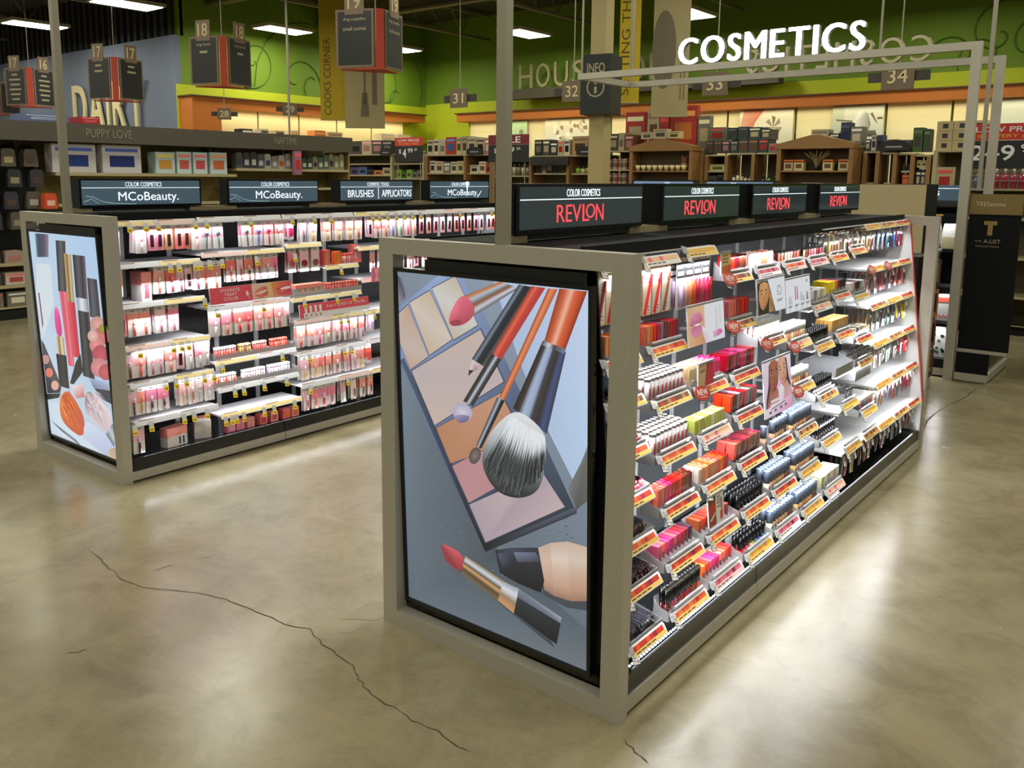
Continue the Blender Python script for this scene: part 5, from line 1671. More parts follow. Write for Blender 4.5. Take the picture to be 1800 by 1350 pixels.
def stand_b(z, key, ys, cols, c2, where, x=None, noun=None, deep=1, dx=.03):
    name, nn, cat, parts, r = KINDS[key]
    nn = noun or nn
    for j in range(deep):
        for i, y in enumerate(ys):
            t = empty(name, (BX + (xf(z) - .05 if x is None else x) - j * dx, y, z), random.uniform(-.08, .08))
            c = tuple(min(255, max(0, q + random.randint(-8, 8))) for q in CN[cols[i % len(cols)]])
            for pn, me, slot in parts:
                put(pn, me, t, color=c if slot == 1 else (CN[c2[i % len(c2)]] if slot == 2 else None))
            tag(t, '%s %s, %s in %s line %s' % (cols[i % len(cols)], nn, ORD[i], ('front', 'second', 'third')[j], where), cat, '%ss %s' % (nn, where))


L_ = lambda a, b, n: [a + (b - a) * (i + .5) / n for i in range(n)]
stand_b(.1185, 'tub', [.80, .86, .93, 1.02, 1.10, 1.19, 1.255], ['candy pink', 'candy pink', 'light coral', 'salmon pink', 'light coral', 'salmon pink', 'light coral'], ['pale pink', 'candy pink', 'light coral', 'magenta', 'rose', 'orange', 'coral'], 'on the pink gondola deck', x=-.080)
stand_b(.118, 'whitebox', [.42, .50, .57], ['pale pink', 'shell', 'blush'], [''], 'on the black deck near its end frame', x=-.06) if False else None
t = empty('gift_carton', (BX - .095, .46, .1185), R(8))
put('carton', MB().box(-.03, .03, -.065, .065, 0, .105, 0).box(-.0305, .0305, -.0655, .0655, .055, .106, 1).mesh('carton', [M_pale_foot, MATS['blush_gradient_print']]), t)
put('pattern', MB().box(.0305, .0312, -.05, .05, .05, .06, 0).box(.0305, .0312, .01, .02, .01, .05, 1).box(.0305, .0312, .035, .045, .01, .05, 1).mesh('pattern', [M_paper, M_ink]), t)
tag(t, 'wide pink and white carton on the deck under the lowest near shelf', 'carton')
t = empty('gift_carton', (BX - .115, .645, .1185), R(-24))
put('carton', MB().prism([(-.03, 0), (.03, 0), (.045, .1), (-.03, .115)], -.045, .045, 'y', 0).mesh('carton', [M_pale_foot]), t)
put('sleeve', MB().box(-.031, .0, -.0455, .0455, .06, .1155).mesh('sleeve', MATS['blush_gradient_print']), t)
tag(t, 'pale carton turned askew on the deck beside the wide pink carton', 'carton')
for z, lst in ((.536, [((.74, .88), 8, ['watermelon', 'coral', 'salmon'], ['white']), ((.90, .98), 5, ['gold', 'honey', 'brown'], ['gold', 'white']), ((1.0, 1.09), 6, ['rose', 'salmon', 'coral'], ['blush']), ((1.12, 1.24), 8, ['coral', 'vermilion', 'salmon'], ['coral'])]),
               (.386, [((.72, .86), 8, ['salmon', 'coral', 'white'], ['white']), ((.9, 1.06), 9, ['white', 'blush'], ['white']), ((1.08, 1.24), 9, ['lilac', 'white'], ['white'])]),
               (.83, [((1.56, 1.86), 13, ['salmon', 'rose', 'coral'], ['salmon'])]), (1.006, [((1.76, 1.84), 4, ['blush', 'salmon'], ['coral'])])):
    for s_, ((a, b), n, cols, c2) in enumerate(lst):
        where = 'in %s tray group on %s pink shelf' % (ORD[s_], ROWB[z])
        stand_b(z + .009, 'minitube', L_(a, b, n), cols, c2, where, deep=2, dx=.018)
for z, y0, y1, dpt in ((.536, .72, 1.27, .11), (.386, .70, 1.27, .11), (.83, 1.30, 1.86, .12)):
    m = MB().box(-dpt, 0, y0, y1, .0, .002).box(-.002, 0, y0, y1, .002, .036)
    n = 1
    for i in range(n + 1):
        y = y0 + (y1 - y0 - .0015) * i / n
        m.box(-dpt, -.002, y, y + .0015, .002, .045)
    at_b('acrylic_tray', m.mesh('acrylic_tray', M_clear), xf(z) - .016, 0, z + .006)
# tester rack, loose boxes on the second shelf
t = empty('tester_rack', (BX + xf(.83) - .07, 1.45, .8392))
put('rack', MB().box(-.03, .03, -.11, .11, 0, .05).mesh('rack', M_clear), t)
put('header', MB().box(-.032, .032, -.112, .112, .05, .074).mesh('header', mat('salmon_header', (240, 140, 124), .5)), t)
for i in range(10):
    put('shade', MB().box(.0302, .0312, -.105 + i * .021, -.090 + i * .021, .006, .046).mesh('shade', M_objgloss), t, color=CN[['beige', 'tan', 'blush', 'salmon', 'beige', 'tan', 'honey', 'blush', 'tan', 'beige'][i]])
tag(t, 'ten-shade tester rack with salmon header above the burst of color banner', 'tester rack')
for y, c, h_, nm in ((1.605, 'watermelon', .10, 'red-coral'), (1.70, 'orange', .085, 'amber'), ):
    t = empty('lip_carton', (BX + xf(1.006) - .05, y, 1.013))
    put('carton', MB().box(-.02, .02, -.026, .026, 0, h_).mesh('carton', M_objpaper), t, color=CN[c])
    put('stripe', MB().box(.02, .0206, -.008, .008, .01, h_ - .01).mesh('stripe', M_objgloss), t, color=CN['gold'])
    tag(t, '%s carton on the short clear shelf under the top row' % nm, 'carton')
for i, y in enumerate((1.885, 1.92)):
    t = empty('lip_carton', (BX + xf(1.006) - .075 - i * .02, y - .02 + i * .012, 1.013))
    put('carton', MB().box(-.025, .025, -.022, .022, 0, .12 - .02 * i).mesh('carton', M_objpaper), t, color=CN['salmon pink'])
    put('label', MB().box(.025, .0256, -.012, .012, .03, .07).mesh('label', M_objpaper), t, color=CN['blush'])
    tag(t, 'salmon carton %s on the short clear shelf' % ('beside the end frame view, taller' if i == 0 else 'behind the taller one, lower'), 'carton')

# banners clipped to the pink gondola
M_bpink = mat('banner_coral_pink', (236, 84, 104), .45)


def banner(y0, y1, z0, z1, label, build):
    zc = (z0 + z1) / 2
    t = empty('shelf_banner', (BX + xf(zc) + .012, (y0 + y1) / 2, zc))
    t.rotation_euler = (0, R(-8), 0)
    tag(t, label, 'banner')
    build(t, (y1 - y0) / 2, (z1 - z0) / 2)


def b_hydrate(t, W, H):
    put('board', MB().box(-.003, 0, -W, W, -H, H).mesh('board', M_paper), t)
    put('red_panel', MB().box(0, .0008, -W, .0, -H + .001, H - .001).mesh('red_panel', M_bpink), t)
    mb = MB()
    for i, s in enumerate(('HYDRATE', 'TREAT', 'COLOR')):
        text_mb(s, (.125, .085, .095)[i], .017, .0003, 0, mb, -.145, H * (.56 - .52 * i), .001)
    mb.prism([(-.045, .006), (-.030, .012), (-.024, -.012), (-.039, -.018)], .001, .0014, 'x')
    mb.tube([(.0012, -.031, -.016), (.0012, -.022, -.034)], .0014, 4)
    put('lettering', mb.mesh('lettering', M_paper), t)

    def art(A):
        A.poly([(0, 0), (100, 0), (100, 100), (0, 100)], [(240, 206, 180), (236, 170, 160), (240, 180, 170), (236, 190, 170)])
        A.poly([(36, 0), (48, 0), (48, 100), (36, 100)], (240, 200, 140))
        A.poly([(2, 60), (16, 26), (34, 20), (38, 40), (20, 52)], [(230, 110, 110), (240, 150, 140), (226, 110, 104), (206, 80, 80), (240, 140, 130)])
        A.poly([(4, 72), (20, 56), (38, 48), (38, 80), (18, 96)], [(226, 100, 100), (240, 140, 130), (214, 90, 90), (230, 120, 110), (236, 130, 120)])
        A.poly([(8, 68), (24, 52), (36, 44), (34, 54), (16, 68)], (250, 240, 236))
        A.poly([(48, 0), (100, 0), (100, 100), (52, 100)], [(240, 150, 70), (226, 70, 100), (236, 100, 110), (240, 160, 120)])
        A.poly([(56, 52), (72, 26), (96, 26), (100, 46), (72, 58)], [(226, 70, 96), (236, 100, 120), (220, 60, 90), (200, 50, 80), (226, 80, 100)])
        A.poly([(58, 66), (76, 60), (100, 54), (98, 84), (70, 90)], [(226, 80, 100), (240, 120, 130), (214, 60, 90), (226, 80, 100), (230, 90, 110)])
        A.poly([(70, 46), (86, 36), (99, 38), (96, 52), (74, 56)], (250, 244, 244))
    A = Art(homography(SQ, [(.004, H - .002), (W, H - .002), (W, -H + .002), (.004, -H + .002)]))
    art(A)
    put('picture', A.mesh('picture', M_print), t, (.0004, 0, 0))


def b_burst(t, W, H):
    put('board', MB().box(-.003, 0, -W, W, -H, H).mesh('board', M_paper), t)
    put('pink_panel', MB().box(0, .0008, -W, W, -H * .30, H - .001).box(0, .0008, -W, -W + .03, -H, -H * .3).mesh('pink_panel', M_bpink), t)
    put('lettering', text_mb('2-in-1', .075, .017, .0003, 0, text_mb('BURST OF COLOR', .235, .017, .0003, 0, None, .135, H * .36, .001), -.035, H * .36, .001).mesh('lettering', M_paper), t)
    mb = MB()
    for i in range(4):
        y = -W + .05 + i * .038
        mb.prism([(y - .011, H * .7), (y + .011, H * .7), (y + .008, -H * .5), (y - .008, -H * .5)], .001, .0016, 'x', 0).box(.001, .0018, y - .006, y + .006, -H * .85, -H * .5, 1)
    put('tube_print', mb.mesh('tube_print', [M_paper, mat('rose_print', (220, 120, 140), .5)]), t)


banner(.715, 1.275, .862, .955, 'coral banner reading hydrate, treat, color, with two lip pictures', b_hydrate)
banner(1.315, 1.885, .715, .800, 'coral and white banner reading 2-in-1 burst of color with four tubes', b_burst)
t = empty('shelf_sign', (BX + xf(.9) + .02, 1.97, .93))
put('board', MB().box(-.003, 0, -.045, .045, -.045, .05).mesh('board', mat('sign_candy_pink', (242, 120, 160), .5)), t)
put('ribbon_print', MB().prism([(-.02, .04), (.02, .04), (.006, .0), (.02, -.04), (-.02, -.04), (-.006, 0)], .0, .001, 'x').mesh('ribbon_print', M_strip_p), t)
tag(t, 'small candy pink square sign at the end of the coral banner', 'sign')
# ------------------------------------------------------------------ portal with the glowing COSMETICS letters
t = empty('sign_portal', (-2.1, 6.1, 0))
tag(t, 'tall silver portal frame that carries the glowing cosmetics letters', 'portal')
PT = 2.62
y0, y1 = 5.60, 6.56
for yy in (y0, y1):
    part('post', MB().box(-.345, -.275, yy, yy + .055, 0, PT), M_silver, t)
    part('cross_bar', MB().box(-3.92, -.345, yy, yy + .055, PT - .06, PT), M_silver, t)
part('end_bar', MB().box(-3.92, -3.86, y0 + .055, y1, PT - .06, PT), M_silver, t)
for xx, yy in ((-3.89, y0 + .03), (-3.3, y0 + .03), (-3.89, y1 + .03), (-1.02, y0 + .03)):
    part('hanger_rod', MB().tube([(xx, yy, PT), (xx, yy, 6.0)], .010, 6), M_pole, t)
adv = []
for ch in 'COSMETICS':
    v, fs, W, H = text_mesh(ch, 0, 0, 4)
    adv.append(W)
tot = sum(adv) + .16 * 8
x = -2.80
for i, (ch, a) in enumerate(zip('COSMETICS', adv)):
    wd_ = a / tot * 1.66
    mb, bk = MB(), MB()
    for sh in (-.009, -.003, .003, .009):
        text_mb(ch, wd_, .235, .006, 0, mb, oy=sh, center=False, res=4)
        text_mb(ch, wd_, .235, .05, 0, bk, oy=sh, ox=-.0505, center=False, res=4)
    for part_ in (0, ):
        o = empty('channel_letter', (x, y0 + .01, PT + .004), R(-90))
        put('face', mb.mesh('face', M_letter_white), o)
        put('return', bk.mesh('return', MATS.get('letter_return') or mat('letter_return', (150, 146, 130), .4, .4)), o)
        tag(o, 'glowing white letter %s, %s in the cosmetics sign on the portal' % (ch, ORD[i]), 'letter', 'glowing cosmetics letters')
    o = empty('channel_letter', (-.86 - (x + 2.80) * 1.03, y1 + .04, PT + .004), R(90))
    put('return', MB().mesh('return', MATS['letter_return']) if False else text_mb(ch, wd_, .235, .05, 0, center=False, res=4).mesh('return', MATS['letter_return']), o)
    put('trim_cap', text_mb(ch, wd_ * .98, .23, .004, 0, ox=-.005, center=False, res=4).mesh('trim_cap', mat('letter_back', (206, 196, 160), .4)), o)
    tag(o, 'unlit back of letter %s, %s in the reversed sign on the rear bar' % (ch, ORD[i]), 'letter', 'reversed letters on the rear portal bar')
    x += (a + .16) / tot * 1.66
o = put('support_pole', MB().box(-.014, .014, -.014, .014, 0, 4.6).mesh('support_pole', M_pole), None, (-.215, 5.64, 1.5))
tag(o, 'thin bright pole rising beside the portal post, above the black end panel', 'pole')
o = put('support_pole', MB().tube([(0, 0, 0), (0, 0, 4.2)], .02, 8).mesh('support_pole', M_pole), None, (-12.87, 9.0, 1.9))
tag(o, 'slim far pole rising in front of the left lime wall', 'pole')

# ------------------------------------------------------------------ gondola under the portal, with signs and bagged cotton
t = empty('rear_gondola', (-2.1, 6.1, 0))
tag(t, 'rear gondola under the portal, its end shelf stocked with cotton bags', 'display stand')
part('base_rail', MB().box(-3.84, -.03, 5.665, 6.5, .012, .07), M_silver, t)
part('body', MB().box(-3.86, -.60, 5.9, 6.2, .07, 1.36), M_black, t)
part('top_cap', MB().box(-3.86, -.36, 5.72, 6.4, 1.36, 1.375), M_matte, t)
part('back_panel', MB().box(-.60, -.345, 5.98, 6.0, .07, 1.42), M_charcoal, t)
part('side_panel', MB().box(-.62, -.60, 5.68, 6.0, .07, 1.42), M_black, t)
part('kick_plate', MB().box(-.60, -.35, 5.68, 5.98, .07, .14), M_blackgloss, t)
for z in (1.30, 1.02, .74, .44, .14):
    part('shelf', MB().box(-.60, -.35, 5.70, 5.97, z - .012, z), M_black, t)
    part('shelf_strip', MB().box(-.60, -.352, 5.692, 5.699, z - .012, z + .018, 0).box(-.52, -.46, 5.690, 5.692, z - .004, z + .010, 1), [M_chrome, mat('gold_lettering_print', (206, 170, 90), .4)], t)
hd = part('header', MB().box(-.60, -.35, 5.70, 5.76, 1.42, 1.54), M_screenlit, t)
put('lettering', text_mb('ES', .055, .035, .001, .01).mesh('lettering', M_screenwhite), t, (-.53 + 2.1, 5.699 - 6.1, 1.475), (0, 0, R(-90)))
put('header_line', MB().box(0, .001, -.12, .12, .0, .004).mesh('header_line', M_screenwhite), t, (-.475 + 2.1, 5.699 - 6.1, 1.512), (0, 0, R(-90)))
area('led_line', (-.475, 5.72, 1.285), .24, .012, 1.6, (.95, .98, 1), (R(-20), 0, 0))
area('led_line', (-.475, 5.72, .72), .24, .012, 1.4, (.95, .98, 1), (R(-20), 0, 0))
area('led_line', (-.475, 5.72, .42), .24, .012, 1.2, (.95, .98, 1), (R(-20), 0, 0))
part('side_cheek', MB().box(-.27, -.05, 5.75, 6.45, .07, .32), M_blackgloss, t)
ex = {'pearl': (226, 226, 220), 'mint': (206, 222, 190)}
CN.update(ex)
pouch = lambda w_, h_, d: MB().prism([(-w_ / 2, 0), (w_ / 2, 0), (w_ / 2 + .006, h_ * .3), (w_ / 2 - .004, h_ * .8), (w_ / 2 - .012, h_), (-w_ / 2 + .012, h_), (-w_ / 2 + .004, h_ * .8), (-w_ / 2 - .006, h_ * .3)], 0, d, 'y')
for i, (xx, z, w_, h_, m1, m2, lab) in enumerate(((-.535, 1.023, .105, .21, 'pearl', 'tan', 'clear sleeve of cotton rounds, inner one on the top rear end shelf'), (-.415, 1.023, .105, .21, 'pearl', 'khaki', 'clear sleeve of cotton rounds, outer one by the portal post'),
                                                  (-.535, .443, .105, .22, 'white', 'blue', 'white cotton ball bag with blue top, inner one on the third rear shelf'), (-.415, .443, .105, .22, 'white', 'coral', 'white cotton ball bag with orange print, outer one by the portal post'),
                                                  (-.475, .143, .21, .25, 'white', 'green', 'large white cotton bag with green dots on the lowest rear shelf'))):
    o = empty('cotton_bag', (xx, 5.74, z))
    put('bag', pouch(w_, h_, .07).mesh('bag', M_objcloth if i < 2 else M_objgloss), o, color=CN[m1])
    mb = MB()
    if m2 == 'green':
        rnd = random.Random(4)
        for q in range(26):
            cx, cz = rnd.uniform(-w_ * .42, w_ * .42), rnd.choice((rnd.uniform(.02, .08), rnd.uniform(.16, .21), rnd.uniform(.02, .21)))
            mb.cyl((cx, cz), .012, -.0015, -.0003, 'y', 8)
    elif m2 in ('tan', 'khaki'):
        mb.box(-w_ * .48, w_ * .48, -.002, -.0003, .01, h_ * .5)
    else:
        mb.box(-w_ * .4, w_ * .4, -.002, -.0003, h_ * .72, h_ * .9, 0)
        for q in range(6):
            mb.cyl((-w_ * .4 + q * w_ * .16, h_ * .16 + (q % 2) * .012), .008, -.0015, -.0003, 'y', 7, 1)
    put('print', mb.mesh('print', [mat('print_' + m2, CN[m2], .5), mat('print_coral', CN['coral'], .5)]), o)
    tag(o, lab, 'bag')
o = empty('black_pouch', (-.475, 5.76, .743))
put('pouch', pouch(.22, .20, .05).mesh('pouch', M_blackgloss), o)
put('clip', MB().cyl((.02, .18), .012, -.004, 0, 'y', 8).mesh('clip', M_chrome), o)
tag(o, 'wide black pouch filling the second rear end shelf', 'pouch')
# blue-lit signs of the rear gondola
for i, (a, b, s) in enumerate(((-3.30, -2.66, 'DE'), (-2.52, -1.88, 'DE'))):
    o = empty('brand_sign', ((a + b) / 2, 5.74, 1.376), R(-90))
    L = (b - a) / 2
    put('case', MB().box(-.08, .02, -L - .02, L + .02, .0, .19).mesh('case', M_black), o)
    put('screen', MB().box(.02, .023, -L, L, .03, .175).mesh('screen', mat('blue_lit_screen', (60, 74, 92), .2, emit=(112, 132, 160), es=.9)), o)
    put('dividing_line', MB().box(.023, .024, -L, L, .134, .139).mesh('line', M_screenwhite), o)
    put('lettering', text_mb(s, .05, .025, .001, 0, None, .05 - .1 * i, .155, .0232).mesh('lettering', M_screenwhite), o)
    tag(o, ('blue-lit sign just visible above the first red-lettered sign, before the first wooden cabinet', 'blue-lit sign just visible above the second red-lettered sign, beside the first wooden cabinet')[i], 'sign')

# black hair-care end panel at the portal post
t = empty('end_panel_display', (-.07, 5.66, 0))
tag(t, 'tall black end panel with gold header beside the portal post', 'display panel')
part('panel', MB().box(-.262, .09, 5.63, 5.66, .26, 1.32), M_matte, t)
part('header', MB().box(-.262, .095, 5.622, 5.662, 1.32, 1.475), mat('antique_gold_panel', (128, 108, 66), .4, .3), t)
part('sill', MB().box(-.262, .085, 5.612, 5.66, .235, .26), M_silver, t)
part('base', MB().box(-.262, -.03, 5.60, 5.622, .07, .235), M_matte, t)
part('base_rail', MB().box(-.262, -.03, 5.59, 5.625, .012, .07), M_silver, t)
mb = text_mb('TRESemme', .20, .034, .001)
mb.tube([(.001, .088, .028), (.001, .100, .042)], .0022, 4)
put('lettering', mb.mesh('lettering', mat('pale_gold_letter', (190, 176, 140), .4)), t, (-.05, 5.6215 - 5.66, 1.40), (0, 0, R(-90)))
mb = MB().prism([(-.045, .055), (.045, .055), (.045, .025), (.017, .025), (.017, -.055), (-.017, -.055), (-.017, .025), (-.045, .025)], 0, .001, 'x')
put('emblem', mb.mesh('emblem', mat('emblem_gold', (164, 138, 84), .35, .5)), t, (-.04, 5.6298 - 5.66, 1.215), (0, 0, R(-90)))
mb = text_mb('A-LIST', .115, .030, .0006, 0, None, .03, 0)
text_mb('THE', .045, .012, .0006, 0, mb, -.065, -.002)
text_mb('COLLECTION', .16, .011, .0006, 0, mb, .0, -.040)
put('lettering', mb.mesh('lettering', mat('dim_gold_letter', (150, 140, 112), .5)), t, (-.05, 5.6295 - 5.66, 1.115), (0, 0, R(-90)))

# display with the plain beige back, beyond the near gondola
t = empty('rear_island', (-.85, 4.9, 0))
tag(t, 'island display with a plain beige back panel beyond the near gondola', 'display stand')
part('beige_panel', MB().box(-1.35, -.352, 4.60, 4.612, 1.07, 1.545), mat('beige_back_panel', (176, 162, 124), .6, noise=.05), t)
part('header_case', MB().box(-1.35, -.352, 4.613, 4.95, 1.07, 1.548), M_matte, t)
part('body', MB().box(-1.35, -.362, 4.60, 5.25, .07, 1.045), M_black, t)
part('body_top', MB().box(-1.36, -.352, 4.60, 5.25, 1.045, 1.065), mat('grey_top_board', (120, 118, 112), .5), t)
part('base_rail', MB().box(-1.36, -.356, 4.6, 5.25, .012, .07), M_silver, t)
put('lettering', text_mb("L'OR", .13, .06, .001).mesh('lettering', M_gold), t, (-.352 + .85, 4.79 - 4.9, 1.28))
packs = [(70, 50, 40), (120, 60, 40), (150, 100, 60), (60, 40, 36), (96, 40, 40), (160, 120, 80)]
pk = MB().box(0, .03, -.09, .09, 0, .2).mesh('carton', M_objpaper)
pf = MB().box(.03, .031, -.075, .03, .04, .18).mesh('portrait_print', M_objgloss)
for i in range(4):
    o = empty('hair_color_box', (-.354, 5.04, .12 + i * .225))
    put('carton', pk, o, color=packs[i])
    put('portrait_print', pf, o, color=packs[(i + 2) % 6])
    tag(o, 'dark hair color box on the island side, %s from the floor' % ORD[i], 'hair color box')

# dark shelf at the right edge
t = empty('dark_shelf', (.8, 6.9, 0))
tag(t, 'dark shelf unit behind the black end panel at the picture edge', 'shelf unit')
part('body', MB().box(.26, 1.6, 6.9, 7.2, .02, 1.5), M_matte, t)
for z in (.1, .5, .9, 1.3):
    part('shelf', MB().box(.26, 1.6, 6.5, 6.9, z, z + .02), M_grey, t)
for i in range(4):
    for j, z in enumerate((.121, .521, .921)):
        o = empty('shampoo_bottle', (.34 + i * .11, 6.58, z))
        put('bottle', MB().cyl((0, 0), .035, 0, .17, n=10).mesh('bottle', M_objgloss, True), o, color=random.choice(((40, 40, 44), (200, 196, 190), (90, 60, 50), (60, 62, 70))))
        put('cap', MB().cyl((0, 0), .022, .17, .21, n=10).mesh('cap', M_white, True), o)
        tag(o, 'shampoo bottle on the dark edge shelf, %s along, %s board up' % (ORD[i], ORD[j]), 'bottle', 'shampoo bottles on the dark shelf')

# ------------------------------------------------------------------ the long wooden home-goods run along the back (faces the camera)
HY = 10.0
M_hwood = mat('warm_oak_board', (150, 112, 66), .55, noise=.2, nscale=8)
M_hshelf = mat('greige_shelf_board', (176, 164, 126), .5)
M_hback = mat('dim_taupe_back', (96, 90, 66), .7)
M_plaque = mat('black_plaque', (26, 27, 28), .5)
PAL = {'white': (206, 196, 170), 'black': (40, 38, 38), 'greyblk': (74, 72, 66), 'red': (176, 50, 44), 'grey': (120, 116, 104), 'teal': (50, 66, 62), 'kraft': (172, 140, 96), 'pinkish': (180, 120, 120), 'green': (70, 100, 40), 'navy': (44, 52, 80), 'orange': (206, 120, 60), 'beige': (186, 172, 134),
       'purple': (84, 62, 110), 'cream': (206, 190, 136), 'brown': (110, 72, 50), 'blue': (70, 96, 150), 'lime': (130, 180, 60)}


def unit(x0, x1, boards, label, depth=.42, post=M_hwood, back=M_hback, left=True, y=HY):
    t = empty('home_shelf', ((x0 + x1) / 2, y, 0))
    tag(t, label, 'shelf unit')
    part('back_panel', MB().box(x0, x1, y + depth, y + depth + .02, .02, boards[0]), back, t)
    part('plinth', MB().box(x0, x1, y + .02, y + depth, .0, .12), M_hwood, t)
    if left:
        part('upright', MB().box(x0, x0 + .05, y - .005, y + depth, .12, boards[0] - .022), post, t)
    part('upright', MB().box(x1 - .052, x1 - .002, y - .005, y + depth, .12, boards[0] - .022), post, t)
    for z in list(boards) + [1.1, .7, .35]:
        part('shelf', MB().box(x0 + (.05 if z != boards[0] else 0), x1 - .054 + (.052 if z == boards[0] else 0), y, y + depth, z - .022, z), M_hshelf, t)
    return t


_bx = {}


def goods(name, x, y, z, w_, h_, d, c, lab, cat='box', face_c=None, group=None, rz=0.0, shape='box'):
    """one packed article standing at (x, y, z), front to -y"""
    t = empty(name, (x, y, z), rz)
    key = (round(w_, 2), round(h_, 2), round(d, 2), shape)
    if key not in _bx:
        if shape == 'box':
            a = MB().box(-w_ / 2, w_ / 2, 0, d, 0, h_).mesh('carton', M_objpaper)
            b = MB().box(-w_ * .32, w_ * .32, -.002, 0, h_ * .22, h_ * .62).mesh('picture', M_objgloss)
            c_ = MB().box(-w_ * .42, w_ * .42, -.002, 0, h_ * .76, h_ * .88).mesh('title', M_objpaper)
        elif shape == 'bottle':
            a = MB().cyl((0, w_ / 2), w_ / 2, 0, h_ * .72, n=10).mesh('body', M_objgloss, True)
            b = MB().cyl((0, w_ / 2), w_ * .2, h_ * .72, h_, n=8).mesh('neck', M_objgloss, True)
            c_ = None
        else:
            a = MB().prism([(-w_ / 2, 0), (w_ / 2, 0), (w_ / 2 * .94, h_ * .8), (w_ * .35, h_), (-w_ * .35, h_), (-w_ / 2 * .94, h_ * .8)], 0, d, 'y').mesh('bag', M_objcloth)
            b = MB().box(-w_ * .3, w_ * .3, -.003, 0, h_ * .2, h_ * .55).mesh('picture', M_objgloss)
            c_ = None
        _bx[key] = (a, b, c_)
    a, b, c_ = _bx[key]
    put(a.name.split('.')[0], a, t, color=c)
    fc = face_c or tuple(max(0, int(k * .45)) for k in c)
    put(b.name.split('.')[0], b, t, color=fc)
    if c_ is not None:
        put('title', c_, t, color=tuple(min(255, int(k * 1.3) + 24) for k in fc))
    tag(t, lab, cat, group)
    return t


def stock(where, x0, x1, z, lst, y=HY + .04, gap=.012, name='boxed_goods', noun='box', d=.2, shape='box', cat='box', group=None):
    """fill x0..x1 with articles given as (relative width, height, colour name[, face colour])"""
    tw = sum(q[0] for q in lst)
    x = x0
    for i, q in enumerate(lst):
        w_ = (x1 - x0) * q[0] / tw - gap
        if q[2]:
            goods(name, x + w_ / 2 + gap / 2, y, z + .001, w_, q[1], min(d, w_ if shape == 'bottle' else d), PAL[q[2]],
                  '%s %s, %s from its end on %s' % (q[2] if q[2] != 'greyblk' else 'charcoal', noun, ORD[i], where), cat, PAL[q[3]] if len(q) > 3 else None, group or '%ses on %s' % (noun, where), shape=shape)
        x += (x1 - x0) * q[0] / tw


# sections, named by what stands in them
unit(-12.9, -11.06, (2.02, 1.84, 1.62), 'cream shelf bay behind the brushes sign, dark boxes on top', post=M_hshelf)
stock('the cream bay top board', -12.3, -11.1, 2.02, [(.5, .26, 'greyblk'), (.42, .27, 'beige', 'pinkish'), (.42, .26, 'greyblk', 'pinkish'), (.4, .25, 'black', 'grey')], d=.26)
stock('the cream bay second board', -12.3, -11.13, 1.62, [(.3, .15, 'purple'), (.3, .16, 'blue'), (.25, .1, 'black'), (.3, .09, 'orange'), (.3, .14, 'beige')], d=.2)
unit(-11.06, -10.22, (2.02, 1.84, 1.56), 'shelf bay behind the low-price sign, green packs below', left=False, post=M_hshelf)
stock('the green pack board', -11.0, -10.28, 1.56, [(.2, .16, 'lime'), (.2, .12, 'green'), (.2, .16, 'lime'), (.2, .12, 'grey'), (.24, .15, 'grey')])
unit(-10.2, -9.2, (1.99, 1.66), 'oak shelf bay of small appliances between low-price sign and black plaque')
stock('the appliance bay top board', -10.19, -9.2, 1.99, [(.2, .27, 'beige', 'black'), (.16, .28, 'white', 'black'), (.2, .26, 'beige', 'grey'), (.3, .31, 'red', 'blue'), (.16, .31, 'cream'), (.16, .32, 'beige')], d=.26)
stock('the appliance bay second board', -10.12, -9.28, 1.66, [(.16, .22, 'white', 'black'), (.22, .21, 'white', 'brown'), (.2, .19, 'grey', 'white'), (.18, .20, 'white', 'greyblk'), (.18, .21, 'cream')])
unit(-9.2, -8.6, (1.99, 1.66), 'narrow oak shelf bay with the first black plaque', left=False)
stock('the narrow bay top board', -9.2, -8.64, 1.99, [(.2, .30, 'white', 'greyblk'), (.2, .28, 'beige', 'black'), (.16, .26, 'pinkish', 'white')], d=.26)
stock('the narrow bay second board', -9.14, -8.66, 1.66, [(.22, .14, 'white', 'black'), (.18, .20, 'white', 'brown'), (.12, .16, 'red')])
unit(-8.58, -7.74, (1.93, 1.62), 'oak shelf bay behind the sale sign with tall slim jars')
stock('the slim jar board', -8.5, -7.82, 1.62, [(.12, .20, 'grey'), (.12, .21, 'beige'), (.12, .21, 'grey'), (.12, .2, 'beige'), (.12, .2, 'grey'), (.12, .19, 'beige'), (.12, .19, 'grey')], name='slim_jar', noun='jar', shape='bottle', cat='jar', group='slim jars behind the sale sign')
unit(-7.74, -6.98, (1.95, 1.66), 'shelf bay with the dark brew fascia', left=False)
stock('the brew bay top board', -7.72, -7.0, 1.95, [(.22, .26, 'black', 'grey'), (.2, .26, 'greyblk', 'beige'), (.2, .22, 'black', 'white'), (.16, .24, 'beige', 'red'), (.16, .25, 'white', 'black')], d=.26)
stock('the brew bay second board', -7.68, -7.06, 1.66, [(.16, .17, 'black'), (.12, .2, 'beige'), (.18, .2, 'black', 'pinkish'), (.12, .17, 'navy'), (.12, .17, 'greyblk'), (.12, .16, 'greyblk')])
unit(-6.98, -6.30, (1.95, 1.66), 'shelf bay of candles between brew fascia and the square column', left=False)
stock('the candle bay top board', -6.96, -6.34, 1.95, [(.3, .30, 'kraft'), (.3, .28, 'kraft')], d=.26)
stock('the candle board', -6.9, -6.4, 1.66, [(.1, .11, 'lime'), (.1, .10, 'cream'), (.1, .12, 'kraft'), (.1, .11, 'beige'), (.12, .12, 'red')], name='jar_candle', noun='candle', shape='bottle', cat='candle', group='jar candles by the column')
unit(-6.28, -5.80, (2.01, 1.72, 1.50), 'shelf bay of books between the column and the first wooden cabinet', left=False)
